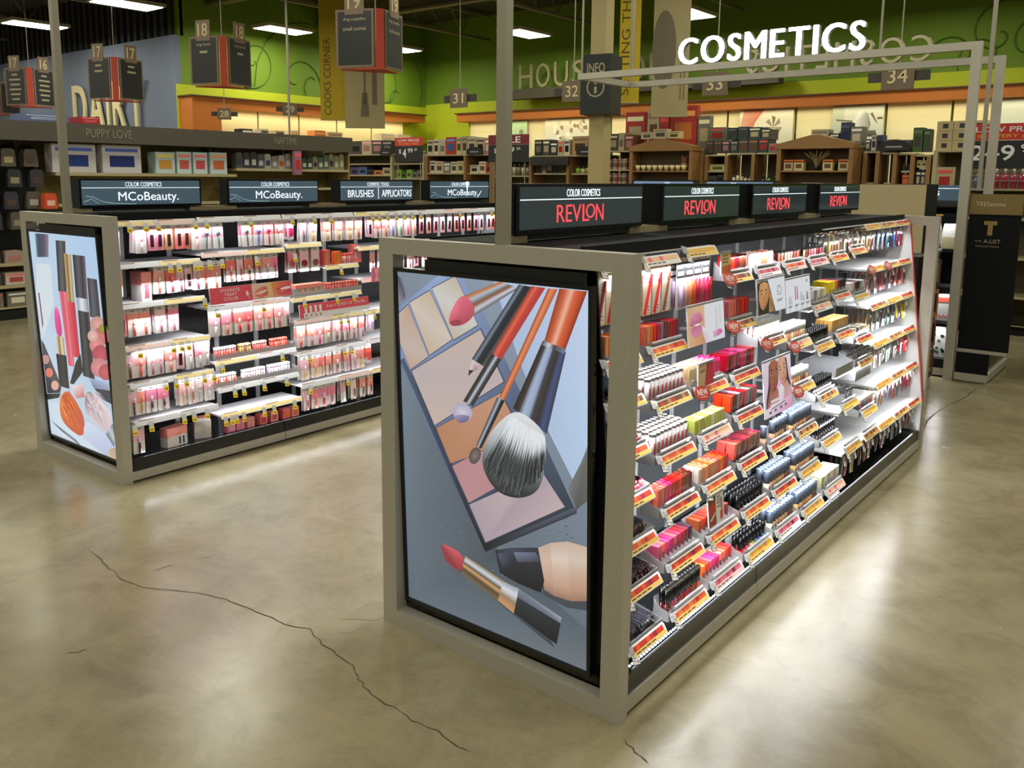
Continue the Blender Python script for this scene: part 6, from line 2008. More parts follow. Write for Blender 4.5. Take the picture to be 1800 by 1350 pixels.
stock('the book bay top board', -6.26, -5.82, 2.01, [(.2, .26, 'greyblk', 'beige'), (.14, .27, 'beige', 'grey'), (.2, .24, 'brown', 'pinkish')], d=.24)
for z, nb, w2 in ((1.72, 11, 'upper'), (1.50, 11, 'lower')):
    cs = ['pinkish', 'greyblk', 'beige', 'pinkish', 'red', 'beige', 'grey', 'cream', 'pinkish', 'black', 'black']
    stock('the %s book board by the column' % w2, -6.24, -5.86, z, [(.1, .155 + .008 * ((i * 7) % 3), cs[i]) for i in range(nb)], name='paperback_book', noun='book', gap=.003, d=.14, cat='book', group='books on the %s book board' % w2)


def cabinet(x0, x1, label):
    y = 9.72
    t = empty('gabled_cabinet', ((x0 + x1) / 2, y, 0))
    tag(t, label, 'cabinet')
    m = [M_wood]
    part('side_panel', MB().box(x0, x0 + .055, y, y + .26, .02, 2.0), m, t)
    part('side_panel', MB().box(x1 - .055, x1, y, y + .26, .02, 2.0), m, t)
    part('back_panel', MB().box(x0 + .055, x1 - .055, y + .235, y + .25, .02, 2.0), mat('dark_cabinet_back', (92, 74, 52), .7), t)
    part('gable', MB().prism([(x0 - .01, 1.985), (x1 + .01, 1.985), (x1 + .01, 2.05), ((x0 + x1) / 2 + .06, 2.16), ((x0 + x1) / 2 - .06, 2.16), (x0 - .01, 2.05)], y - .01, y + .25, 'y'), m, t)
    for z in (1.70, 1.40, 1.1, .8, .4, .06):
        part('shelf', MB().box(x0 + .055, x1 - .055, y + .01, y + .235, z - .02, z), m, t)
    return t


cabinet(-5.70, -4.66, 'first gabled oak cabinet, holding a row of small white bowls')
for i in range(9):
    o = empty('small_bowl', (-5.57 + i * .095, 9.768, 1.701))
    put('bowl', MB().cyl((0, 0), .026, .006, .078, n=12, r2=.042).mesh('bowl', mat('ivory_glaze', (224, 206, 156), .3), True), o)
    put('foot', MB().cyl((0, 0), .022, 0, .008, n=10).mesh('foot', MATS['ivory_glaze']), o)
    tag(o, 'small ivory bowl in the first gabled cabinet, %s of nine' % ORD[i], 'bowl', 'ivory bowls in the first cabinet')
o = empty('plush_toy', (-4.86, 9.880, 1.7005))
mb = MB()
pl = mat('tan_plush', (170, 120, 90), .8, noise=.3)
put('body', MB().cyl((0, 0), .07, 0, .12, n=10, r2=.05).mesh('body', pl, True), o)
put('head', MB().cyl((0, 0), .035, .12, .155, n=10, r2=.055).cyl((0, 0), .055, .155, .20, n=10, r2=.03).mesh('head', pl, True), o)
put('ear', MB().cyl((.04, 0), .018, .19, .225, n=8, r2=.01).mesh('ear', pl, True), o)
put('ear', MB().cyl((-.04, 0), .018, .19, .225, n=8, r2=.01).mesh('ear', pl, True), o)
tag(o, 'tan plush toy sitting behind the ivory bowls', 'plush toy')
goods('folded_towel', -5.45, 9.76, 1.401, .2, .1, .14, PAL['green'], 'folded green towel on the dark shelf under the ivory bowls', 'towel')
goods('folded_towel', -4.85, 9.76, 1.401, .18, .1, .14, (150, 40, 70), 'folded raspberry towel on the dark shelf under the ivory bowls', 'towel')
stock('the first cabinet roof', -5.55, -4.9, 2.165, [(.2, .10, 'beige'), (.24, .14, 'beige'), (.2, .10, 'cream')], y=9.78, d=.12)
for i, (xx, z, w_, h_, c, f_) in enumerate(((-5.95, 2.31, .34, .30, 'red', 'beige'), (-5.63, 2.31, .20, .34, 'beige', 'brown'), (-5.44, 2.31, .16, .26, 'red', 'red'), (-5.12, 2.31, .44, .36, 'red', 'orange'), (-4.78, 2.31, .2, .2, 'grey', 'beige'))):
    goods('gift_box', xx, HY + .30, z - .28, w_, h_ + .28, .1, PAL[c], '%s gift box standing high behind the first cabinet, %s along' % (c, ORD[i]), 'box', PAL[f_], 'gift boxes behind the first cabinet')
unit(-5.78, -4.62, (2.02, 1.5), 'plain shelf bay hidden behind the first gabled cabinet')
unit(-4.60, -4.24, (1.93, 1.70, 1.50), 'shelf bay of dark bakeware just beyond the first cabinet')
goods('pan_stack', -4.421, HY + .05, 1.701, .24, .09, .2, PAL['cream'], 'pale folded linens with a green edge on the bakeware bay', 'linen', PAL['green'])
stock('the bakeware board', -4.545, -4.30, 1.50, [(.14, .13, 'greyblk'), (.14, .15, 'black')])
unit(-4.22, -3.84, (1.95, 1.52), 'shelf bay of white candlesticks between the two cabinets', left=False)
stock('the candlestick board', -4.2, -3.9, 1.52, [(.06, .12, 'white'), (.06, .16, 'white'), (.06, .14, 'cream'), (.06, .11, 'white'), (.06, .10, 'beige')], name='candlestick', noun='candlestick', shape='bottle', cat='candlestick', group='white candlesticks between the cabinets')
unit(-3.82, -3.46, (1.95, 1.45), 'shelf bay of green glassware beside the second cabinet', left=False)
stock('the glassware board', -3.78, -3.52, 1.45, [(.1, .2, 'teal'), (.1, .22, 'green'), (.1, .18, 'teal')], name='glass_vase', noun='vase', shape='bottle', cat='vase', group='green vases beside the second cabinet')
stock('the bakeware top boards', -4.62, -3.55, 1.955, [(.12, .17, 'greyblk', 'brown'), (.12, .17, 'greyblk', 'brown'), (.12, .17, 'greyblk', 'pinkish'), (.12, .17, 'teal', 'grey'), (.14, .18, 'greyblk', 'brown'), (.14, .18, 'greyblk', 'brown'), (.14, .18, 'teal', 'red'), (.12, .12, 'grey', 'red')], d=.3)
stock('the stacked row above the bakeware', -4.3, -3.65, 2.135, [(.16, .17, 'teal', 'greyblk'), (.16, .18, 'teal', 'greyblk'), (.18, .17, 'teal', 'beige'), (.14, .14, 'greyblk', 'beige')], d=.3)
goods('toaster_box', -4.52, HY + .2, 2.13, .26, .2, .15, PAL['grey'], 'grey box with a red picture atop the bakeware bay', 'box', PAL['red'])
cabinet(-3.42, -2.42, 'second gabled oak cabinet, holding tea boxes and a wire bouquet')
for i, (xx, c, f_) in enumerate(((-3.27, 'beige', 'brown'), (-3.13, 'cream', 'brown'), (-2.75, 'cream', 'brown'), (-2.55, 'beige', 'brown'))):
    o = goods('tea_box', xx, 9.76, 1.701, .125, .14, .1, PAL[c], 'tea box with an orange lid in the second cabinet, %s of four' % ORD[i], 'box', PAL[f_], 'tea boxes in the second cabinet')
    put('lid', MB().box(-.0635, .0635, -.002, .101, .105, .142).mesh('lid', mat('orange_lid', (206, 110, 50), .5)), o)
o = empty('wire_bouquet', (-2.92, 9.84, 1.701))
put('vase', MB().cyl((0, 0), .03, 0, .06, n=10, r2=.045).mesh('vase', M_plaque, True), o)
mb = MB()
for i in range(16):
    a_ = i * 2.4
    mb.tube([(0, 0, .05), (.05 * math.cos(a_), .04 * math.sin(a_), .14), (.17 * math.cos(a_), .07 * math.sin(a_), .22 + .02 * (i % 3))], .006, 4)
put('stems', mb.mesh('stems', mat('straw_stem', (170, 150, 110), .7)), o)['kind'] = 'stuff'
tag(o, 'spray of dried straw stems in a dark vase in the second cabinet', 'vase')
goods('shoe_carton', -2.95, 9.74, 1.44, .24, .10, .16, PAL['white'], 'white carton with red top below the dried stems', 'box', PAL['red'])
unit(-3.46, -2.40, (2.02, 1.5), 'plain shelf bay hidden behind the second gabled cabinet')
stock('the second cabinet back board', -3.1, -2.42, 2.03, [(.3, .22, 'beige'), (.18, .16, 'navy', 'beige'), (.16, .3, 'navy', 'navy'), (.2, .24, 'grey', 'white')], d=.2, y=HY + .06)
unit(-2.38, -2.17, (1.95, 1.55), 'narrow bay of hanging tools just beyond the second cabinet')
stock('the narrow tool bay top board', -2.38, -2.16, 1.955, [(.1, .15, 'navy', 'beige'), (.1, .2, 'beige', 'navy'), (.1, .2, 'navy')], d=.2)
unit(-2.15, -1.96, (1.93, 1.55), 'narrow bay with the third black plaque', left=False)
unit(-1.95, -1.75, (1.92, 1.70, 1.50), 'narrow bay with a red carton near the right stack', left=False)
goods('carton_red', -1.851, HY + .05, 1.501, .09, .16, .12, PAL['red'], 'tall red carton in the narrow bay left of the paper goods', 'box', PAL['orange'])
goods('black_case', -1.851, HY + .05, 1.701, .09, .08, .12, PAL['black'], 'low black case above the tall red carton', 'box')
unit(-1.74, -1.56, (1.90, 1.74, 1.50), 'narrow bay of yellow packs at the end of the oak run', left=False)
stock('the yellow pack board', -1.735, -1.62, 1.741, [(.06, .09, 'cream'), (.06, .09, 'cream')], gap=.008)
stock('the notebook board', -1.735, -1.62, 1.501, [(.05, .2, 'navy', 'beige'), (.05, .2, 'navy', 'beige')], gap=.006)
stock('the end bays top boards', -2.14, -1.6, 1.935, [(.16, .16, 'grey', 'navy'), (.16, .15, 'greyblk', 'navy'), (.12, .30, 'green', 'greyblk'), (.08, .28, 'greyblk', 'green')], d=.2)
t = empty('printer_carton_stack', (-1.2, HY, 0))
unit(-1.54, -1.0, (1.95, 1.50), 'pale shelf end carrying the cartons with square windows', post=M_hshelf)
bpy.data.objects.remove(t)
for r_ in range(3):
    for c_ in range(3):
        o = empty('window_carton', (-1.44 + c_ * .185, HY + .03, 1.951 + r_ * .118))
        put('carton', MB().box(-.09, .09, 0, .2, 0, .115).mesh('carton', mat('kraft_white_carton', (196, 178, 132), .6)), o)
        put('window', MB().box(-.025, .035, -.002, 0, .03, .085).mesh('window', M_ink), o)
        tag(o, 'pale carton with dark square window, %s layer, %s from the oak run' % (('bottom', 'middle', 'top')[r_], ORD[c_]), 'box', 'stacked window cartons')
# plaques, fascia and price signs
for i, (xx, y, z, w_, lab) in enumerate(((-8.98, 9.965, 1.985, .36, 'arched black plaque on the narrow oak bay right of the appliances'), (-6.62, 9.965, 1.955, .42, 'arched black plaque on the candle bay beside the column'), (-2.0, 9.955, 1.955, .36, 'arched black plaque at the right end of the oak run'), (-11.2, 9.955, 2.0, .3, 'arched black plaque on the dark boxes behind the brushes sign'))):
    o = empty('arched_plaque', (xx, y, z))
    P = [(-w_ / 2, 0), (w_ / 2, 0), (w_ / 2, .06)] + [(w_ / 2 * math.cos(a_ / 8 * math.pi), .06 + .07 * math.sin(a_ / 8 * math.pi)) for a_ in range(1, 8)] + [(-w_ / 2, .06)]
    put('board', MB().prism(P, 0, .03, 'y').mesh('board', M_plaque), o)
    put('print_line', MB().box(-w_ * .28, w_ * .28, -.002, 0, .035, .055).mesh('print_line', M_grey), o)
    tag(o, lab, 'plaque')
o = empty('brew_fascia', (-7.34, 9.94, 1.86))
put('board', MB().box(-.40, .38, 0, .05, -.07, .07).mesh('board', mat('charcoal_fascia', (50, 48, 44), .5)), o)
put('lettering', text_mb('BREW', .3, .075, .004).mesh('lettering', mat('dim_letter', (84, 80, 72), .5)), o, (.06, -.001, 0), (0, 0, R(-90)))
tag(o, 'dark fascia board lettered BREW above the coffee shelves', 'fascia')
M_pred = mat('price_red', (206, 52, 44), .5)
M_pmar = mat('price_maroon', (120, 30, 48), .5)
M_pblk = mat('price_black', (30, 31, 32), .5)
M_pamber = mat('amber_letter', (240, 170, 60), .5)


def price_sign(x0, x1, y, zt, zm, zb, top, red, sub, price, label):
    t = empty('price_sign', ((x0 + x1) / 2, y, zm))
    W = (x1 - x0) / 2
    put('upper_card', MB().box(-W, W, 0, .01, .004, zt - zm).mesh('upper_card', red), t)
    put('lower_card', MB().box(-W, W, 0, .01, zb - zm, 0).mesh('lower_card', M_pblk), t)
    h = zt - zm
    if sub:
        put('lettering', text_mb(top, W * 1.5, h * .32, .001, .01, None, 0, h * .66, .001).mesh('lettering', M_paper), t, rot=(0, 0, R(-90)))
        put('lettering', text_mb(sub, W * 1.4, h * .22, .001, .01, None, 0, h * .26, .001).mesh('lettering', M_pamber), t, rot=(0, 0, R(-90)))
    else:
        put('lettering', text_mb(top, W * 1.2, h * .62, .001, .01, None, 0, h * .5, .001).mesh('lettering', M_paper), t, rot=(0, 0, R(-90)))
    d, b, c, e = price
    H = zm - zb
    mb = MB()
    if d:
        text_mb(d, W * .16, H * .3, .001, .01, mb, -W * .62, -H * .34, .001)
    text_mb(b, W * (.26 if len(b) == 1 else .92), H * .55, .001, .012, mb, -W * (.3 if len(b) == 1 else .36), -H * .44, .001)
    text_mb(c, W * .36, H * .28, .001, .01, mb, W * (.12 if len(b) == 1 else .40), -H * .28, .001)
    if e:
        text_mb(e, W * .18, H * .16, .001, 0, mb, W * .52, -H * .22, .001)
    put('price', mb.mesh('price', M_paper), t, rot=(0, 0, R(-90)))
    for s in (-1, 1):
        put('rod', MB().tube([(s * W * .8, .015, zb - zm), (s * W * .8, .015, -zm + .002)], .008, 6).mesh('rod', M_pole), t)
    put('rod_base', MB().box(-W, W, -.1, .15, -zm + 1.0, -zm + 1.02).mesh('rod_base', M_black), t) if False else None
    tag(t, label, 'price sign')


price_sign(-10.18, -9.5, 9.2, 2.265, 2.12, 1.84, 'LOW PRICES', M_pred, 'IN EVERY AISLE', ('$', '4', '99', 'EA'), 'red and black low-price sign showing 4.99 before the appliance bay')
price_sign(-8.03, -7.21, 9.2, 2.26, 2.10, 1.83, 'SALE', M_pmar, None, ('$', '4', '99', 'EA'), 'maroon and black sale sign behind the tall near pole')
price_sign(-.82, .02, 8.0, 2.14, 1.975, 1.70, 'LOW PRICES', M_pred, 'IN EVERY AISLE', (None, '249', '99', None), 'red and black low-price sign showing 249.99 behind the portal posts')
# bottle rack right of the portal
t = empty('bottle_rack', (-.2, 8.4, 0))
tag(t, 'white wire rack of pink bottles below the 249.99 sign', 'rack')
for z in (1.50, 1.2, .8, .4):
    part('shelf', MB().box(-.85, .6, 8.25, 8.65, z - .02, z), M_hshelf, t)
part('back_panel', MB().box(-.85, .6, 8.65, 8.67, .05, 1.9), M_hback, t)
part('foot', MB().box(-.85, .6, 8.3, 8.6, 0, .05), M_black, t)
for s in range(5):
    part('wire', MB().tube([(-.85, 8.24, 1.58 + s * .05), (.6, 8.24, 1.58 + s * .05)], .003, 4), M_grey, t)
for i in range(7):
    o = goods('pink_bottle', -.55 + i * .078, 8.30, 1.501, .062, .20, .062, (176, 50, 80), 'cherry pink bottle with white pump, %s from the portal post' % ORD[i], 'bottle', (230, 220, 200), 'pink bottles in the wire rack', shape='bottle')
goods('toy_carton', -1.02, 8.25, 1.46, .16, .26, .1, PAL['beige'], 'tall carton with a red apple picture left of the portal post', 'box', PAL['red'])
o = empty('carton_stand', (-1.02, 8.33, 0))
put('pedestal', MB().box(-.15, .15, -.1, .1, .04, 1.46).mesh('pedestal', M_hshelf), o)
put('foot', MB().box(-.17, .17, -.12, .12, 0, .04).mesh('foot', M_black), o)
tag(o, 'plain pale pedestal under the apple carton', 'pedestal')
goods('toy_carton', -.72, 8.29, 1.501, .06, .15, .06, PAL['blue'], 'blue and yellow bottle standing first in the wire rack', 'bottle', PAL['orange'], shape='bottle')

# square column with the info box
t = empty('square_column', (-5.55, 8.6, 0))
tag(t, 'pale square column carrying the dark info box', 'column')
part('shaft', MB().box(-5.68, -5.44, 8.55, 8.75, .0, 6.0), mat('pale_column_paint', (176, 160, 110), .6), t)
part('base_collar', MB().box(-5.70, -5.42, 8.53, 8.77, .0, .12), M_hshelf, t)
t = empty('info_box', (-5.56, 8.65, 2.45))
tag(t, 'dark info box wrapped round the square column', 'sign')
t.rotation_euler = (0, 0, R(12))
put('box', MB().box(-.22, .22, -.22, -.15, .0, .80).box(-.22, -.16, -.15, .22, 0, .80).box(.16, .22, -.15, .22, 0, .8).mesh('box', mat('dark_green_black', (36, 42, 38), .5)), t)
put('lettering', text_mb('INFO', .26, .13, .002, .01, None, 0, .62, .221).mesh('lettering', M_hshelf), t, rot=(0, 0, R(-90)))
put('lettering', text_mb('INFO', .26, .13, .002, .01, None, 0, .62, .221).mesh('lettering', M_hshelf), t, rot=(0, 0, R(180)))
ring = MB()
for i in range(24):
    a0_, a1_ = 2 * math.pi * i / 24, 2 * math.pi * (i + 1) / 24
    ring.face([(.222, .13 * math.cos(a0_), .36 + .13 * math.sin(a0_)), (.222, .13 * math.cos(a1_), .36 + .13 * math.sin(a1_)), (.222, .11 * math.cos(a1_), .36 + .11 * math.sin(a1_)), (.222, .11 * math.cos(a0_), .36 + .11 * math.sin(a0_))])
ring.box(.221, .223, -.018, .018, .28, .37).box(.221, .223, -.018, .018, .40, .435)
rm_ = ring.mesh('emblem', M_hshelf)
put('emblem', rm_, t, rot=(0, 0, R(-90)))
put('emblem', rm_, t, rot=(0, 0, R(180)))

# ------------------------------------------------------------------ aisle markers over the home aisles
M_mark = mat('taupe_marker', (112, 96, 76), .5)
M_bar = mat('dark_marker_bar', (56, 52, 44), .5)


def marker(num, x, y, z, s, rz, label):
    t = empty('aisle_marker', (x, y, z), rz)
    put('plate', MB().box(.0, .03, -s / 2, s / 2, -s * .42, s * .42).mesh('plate', M_mark), t)
    put('cross_bar', MB().box(-.04, -.002, -s * .95, s * .95, -s * .16, s * .16).mesh('cross_bar', M_bar), t)
    put('number', text_mb(num, s * .62, s * .46, .003, .004, None, 0, 0, .0305).mesh('number', M_let), t)
    put('rod', MB().tube([(-.02, 0, s * .42), (-.02, 0, 6.0 - z)], .008, 5).mesh('rod', M_pole), t)
    tag(t, label, 'aisle marker', 'square aisle markers')


for n_, xx, zz in (('31', -8.92, 2.91), ('32', -6.6, 2.90), ('33', -4.25, 2.87), ('34', -1.89, 2.82)):
    marker(n_, xx, 9.5, zz, .37, R(-90), 'square aisle marker with the number %s over the home aisles' % {'31': 'thirty-one', '32': 'thirty-two', '33': 'thirty-three', '34': 'thirty-four'}[n_])
for n_, yy, zz, s in (('28', 8.32, 2.78, .26), ('29', 9.92, 2.97, .30), ('30', 12.05, 3.2, .42)):
    marker(n_, -14.0, yy, zz, s, R(-42), 'dim square aisle marker with the number %s near the lime band' % {'28': 'twenty-eight', '29': 'twenty-nine', '30': 'thirty'}[n_])

# ------------------------------------------------------------------ three-sided aisle signs on the left
M_tau = mat('taupe_sign_frame', (128, 106, 84), .5)
M_dk = mat('near_black_sign', (30, 33, 32), .5)
M_redsign = mat('brick_red_sign', (190, 64, 36), .5)


def aisle_sign(num, x, y, z, W, H, ang, label, lines, num2=None):
    """two panels meeting in a red edge that points along ang (deg)"""
    t = empty('aisle_sign', (x, y, z), R(ang))
    put('core', MB().prism([(.03, -.06), (.03, .06), (-W * .70, W * .74), (-W * .70, -W * .74)], .0, .02, 'z').box(-.02, .03, -.055, .055, .02, H).mesh('core', M_redsign), t)
    for s in (-1, 1):
        p = empty_child('panel_board', t, (.0, s * .075, .03), R(s * 45))
        off = W / 2 * s
        me = MB().box(-.012, .012, off - W / 2, off + W / 2, 0, H - .03, 0).box(.012, .016, off - W / 2 + .035, off + W / 2 - .035, .03, H - .06, 1).mesh('panel_board', [M_tau, M_dk])
        p.data = me if False else p.data
        q = put('panel_board', me, t, (.0, s * .075, .03), (0, 0, R(s * 45)))
        bpy.data.objects.remove(p)
        nm = num if (s < 0 or not num2) else num2
        put('number_card', MB().box(-.006, .006, off * 1.05 - .14, off * 1.05 + .14, 0, .32).mesh('number_card', M_tau), t, (.02, s * .075, H - .07), (0, 0, R(s * 45)))
        put('number', text_mb(nm, .19, .2, .003, .01, None, off * 1.05, .17, .0065).mesh('number', M_let), t, (.02, s * .075, H - .07), (0, 0, R(s * 45)))
        mb = MB()
        for i, ln in enumerate(lines):
            if ln.startswith('-'):
                w2 = len(ln) * .05
                mb.box(.0165, .018, off - w2 / 2, off + w2 / 2, H - .19 - i * .10, H - .155 - i * .10)
            else:
                text_mb(ln, min(W * .6, .034 * len(ln)), .05, .001, .01, mb, off, H - .16 - i * .12, .0165)
        put('lettering', mb.mesh('lettering', M_hshelf), t, (.0, s * .075, .03), (0, 0, R(s * 45)))
    put('hanger', MB().tube([(-.15, 0, .02), (-.15, 0, 6.0 - z)], .008, 5).mesh('hanger', M_pole), t)
    tag(t, label, 'aisle sign', 'three-sided aisle signs')


def empty_child(name, par, loc, rz):
    o = bpy.data.objects.new(name, None)
    COL.objects.link(o)
    o.parent = par
    o.location = loc
    o.rotation_euler = (0, 0, rz)
    return o


aisle_sign('19', -7.64, 6.42, 3.0, .56, .78, math.degrees(math.atan2(-8.46, 8.8)) + 20, 'large red-edged aisle sign nineteen, nearest of the hanging ones', ['dog supplies', 'small animal'])
aisle_sign('18', -11.3, 6.5, 3.0, .56, .78, math.degrees(math.atan2(-8.5, 12.5)) + 6, 'red-edged aisle sign eighteen hanging before the green wall', ['dog food', '---'])
aisle_sign('17', -14.8, 6.55, 2.95, .56, .78, math.degrees(math.atan2(-8.6, 16)) - 2, 'red-edged aisle sign seventeen hanging before the dairy letters', ['---', '----'])
aisle_sign('17', -18.4, 6.6, 3.0, .54, .80, math.degrees(math.atan2(-8.6, 19.6)), 'dim aisle sign seventeen and sixteen beyond the far pole at the edge', ['---', '------', '-----', '------', '-----', '----'], '16')
aisle_sign('15', -20.1, 6.6, 2.9, .54, .72, math.degrees(math.atan2(-8.6, 21)), 'dim aisle sign cut by the picture edge beside sign sixteen', ['---', '-----'])

# ------------------------------------------------------------------ hanging cloth banners
def hang_banner(x, y, z0, z1, w_, rz, m, label, text=None, art=None):
    t = empty('hanging_banner', (x, y, z0), rz)
    put('cloth', MB().box(-.006, .006, -w_ / 2, w_ / 2, 0, z1 - z0).mesh('cloth', m), t)
    put('cord', MB().tube([(0, 0, z1 - z0), (0, 0, 6.0 - z0)], .008, 5).mesh('cord', M_pole), t)
    put('hem_rod', MB().tube([(0, -w_ / 2, .01), (0, w_ / 2, .01)], .012, 6).mesh('hem_rod', M_hshelf), t)
    if text:
        s, h, off, bw = text
        v, fs, W, H = text_mesh(s, 0, 0, 3)
        mb = MB()
        L = h
        for p in v:      # reads upward
            pass
        n = 0
        mb.v = [(.0075, off + bw / 2 - q[1] / H * bw, .12 + q[0] / W * L) for q in v]
        mb.f = [tuple(q) for q in fs]
        mb.m = [0] * len(fs)
        put('lettering', mb.mesh('lettering', mat('olive_ink', (86, 74, 16), .6)), t)
    if art:
        put('print', art.mesh('print', mat('taupe_banner_print', (112, 100, 76), .6)), t)
    tag(t, label, 'banner')


M_ybanner = mat('mustard_banner', (196, 168, 26), .7, noise=.08, nscale=4)
M_bbanner = mat('beige_banner', (176, 162, 116), .7, noise=.06, nscale=4)
hang_banner(-5.56, 10.0 - .6, 2.66, 5.4, .30, R(-68), M_ybanner, 'mustard banner lettered setting the table, by the square column', ('SETTING THE TABLE', 2.2, -.06, .12))
mb = MB()
P = [(.42 + .0, 0)]
mb.prism([(-.10 + .17 * math.cos(a_ * math.pi / 12), .95 + .55 * math.sin(a_ * math.pi / 12)) for a_ in range(24)], .007, .010, 'x')
mb.box(.007, .010, .14, .155, .25, 1.0).box(.007, .010, .19, .205, .25, 1.1)
hang_banner(-5.08, 9.75, 2.47, 5.4, .52, R(-62), M_bbanner, 'beige banner with a plate and cutlery print behind the mustard one', None, mb)
hang_banner(-13.9, 11.1, 2.80, 5.5, .68, R(-48), M_ybanner, 'mustard banner lettered cooks corner, behind aisle sign nineteen', ('COOKS CORNER', 1.62, -.18, .15))
mb = MB().box(.007, .012, -.02, .02, .5, 1.3).prism([(-.09, .25), (.09, .25), (.06, .75), (-.06, .75)], .007, .012, 'x').box(.007, .012, .16, .26, .5, 1.7)
hang_banner(-13.2, 11.3, 2.62, 5.0, .85, R(-48), M_bbanner, 'beige banner with a spatula print beside the cooks corner banner', None, mb)

# goods standing on high shelf ledges under the lit panels
M_pict = print_mat('wall_picture_print', 0, .5)
def pic(x0, x1, lab, art, z0=2.25, z1=3.14, y=17.55):
    t = empty('wall_picture', ((x0 + x1) / 2, y, z0))
    W, H = (x1 - x0) / 2, z1 - z0
    put('board', MB().box(-W, W, 0, .03, 0, H).mesh('board', M_hshelf), t)
    A = Art(homography(SQ, [(-W, H), (W, H), (W, 0), (-W, 0)]))
    art(A)
    put('picture', A.mesh('picture', M_pict), t, (0, -.002, 0), (0, 0, R(-90)))
    tag(t, lab, 'picture')


def p_white(A):
    A.poly(SQ, (220, 216, 190))
    rnd = random.Random(3)
    for i in range(26):
        x, y = rnd.uniform(4, 88), rnd.uniform(6, 84)
        c = rnd.choice(((236, 234, 214), (190, 180, 150), (150, 130, 96), (206, 200, 176)))
        A.poly([(x, y), (x + rnd.uniform(3, 9), y - 4), (x + rnd.uniform(6, 12), y + rnd.uniform(8, 22)), (x + 2, y + rnd.uniform(8, 20))], c)


def p_fruit(A):
    A.poly(SQ, (222, 218, 192))
    A.poly([(8, 0), (46, 0), (30, 30), (22, 70), (4, 80), (0, 50)], [(206, 140, 110), (196, 100, 76), (206, 110, 84), (214, 150, 120), (220, 190, 160), (214, 170, 140)])
    for i in range(7):
        a_ = i * .9
        A.poly([(64, 44), (64 + 16 * math.cos(a_), 44 + 30 * math.sin(a_)), (64 + 14 * math.cos(a_ + .5), 44 + 26 * math.sin(a_ + .5))], (120, 112, 84) if i % 2 else (150, 140, 110))


def p_kettle(A):
    A.poly(SQ, (208, 212, 194))
    A.poly([(0, 0), (24, 0), (24, 60), (0, 66)], (190, 196, 172))
    A.poly([(46, 18), (58, 10), (70, 18), (76, 44), (72, 62), (46, 62), (42, 44)], [(206, 212, 204), (226, 230, 224), (150, 156, 140), (120, 124, 106), (150, 154, 140), (196, 200, 190), (226, 230, 224)])
    A.bar((74, 20), (78, 16), (86, 40), (90, 44), [(0, (96, 84, 64)), (1, (130, 116, 90))])
    A.poly([(8, 30), (40, 34), (40, 38), (8, 34)], (110, 106, 84))
    A.poly([(16, 60), (86, 58), (90, 72), (12, 76)], [(96, 100, 80), (110, 112, 92), (70, 74, 60), (84, 88, 70)])
    A.poly([(88, 28), (98, 28), (98, 33), (88, 33)], (100, 90, 66))


def p_arc(A):
    A.poly(SQ, (208, 214, 196))
    for i in range(10):
        a0_, a1_ = 1.7 + i * .16, 1.7 + (i + 1) * .16
        A.poly([(90 + 60 * math.cos(a0_), 30 + 60 * math.sin(a0_)), (90 + 60 * math.cos(a1_), 30 + 60 * math.sin(a1_)), (90 + 50 * math.cos(a1_), 30 + 50 * math.sin(a1_)), (90 + 50 * math.cos(a0_), 30 + 50 * math.sin(a0_))], (176, 166, 150))
    A.poly([(50, 80), (90, 76), (94, 90), (54, 94)], (90, 70, 60))


def p_mint(A):
    A.poly(SQ, (176, 206, 160))
    A.poly([(0, 70), (40, 20), (52, 30), (10, 90)], (206, 220, 190))
    A.disc((78, 48), 8, 11, (150, 140, 96), (130, 120, 80))


pic(-12.9, -11.5, 'white lifestyle picture among the lit panels left of the column', p_white, 2.5)
pic(-7.4, -6.15, 'pale picture with a red blur and dark flower among the lit panels', p_fruit)
pic(-5.3, -4.25, 'picture of a kettle on a stove among the lit panels', p_kettle)
pic(-2.2, -.4, 'pale picture with a grey arc behind the 249.99 sign', p_arc)
pic(-14.4, -13.5, 'mint green picture panel beside the tall near pole', p_mint, 2.5)
t = empty('high_wall_unit', (-17.1, 13.4, 0))
tag(t, 'long low wall counter under the lit panels of the left green wall', 'counter')
part('body', MB().box(-17.3, -16.5, 10.4, 16.6, 0, 2.3), M_hwood, t)
part('counter_top', MB().box(-17.3, -16.45, 10.35, 16.65, 2.3, 2.34), M_hshelf, t)
for i, (y, w_, h_, c, f_) in enumerate(((10.7, .3, .34, 'black', 'white'), (11.2, .22, .36, 'white', 'black'), (11.65, .26, .34, 'beige', 'black'), (12.1, .24, .36, 'white', 'orange'), (12.9, .34, .40, 'orange', 'orange'), (13.4, .5, .38, 'cream', 'brown'), (15.3, .5, .42, 'white', 'kraft'), (15.95, .5, .42, 'white', 'kraft'))):
    o = goods('appliance_box', -16.6, y, 2.341, w_, h_, .3, PAL[c], '%s appliance box on the left wall counter, %s along it' % (c, ORD[i]), 'box', PAL[f_], 'appliance boxes on the wall counter')
    o.rotation_euler = (0, 0, R(90))

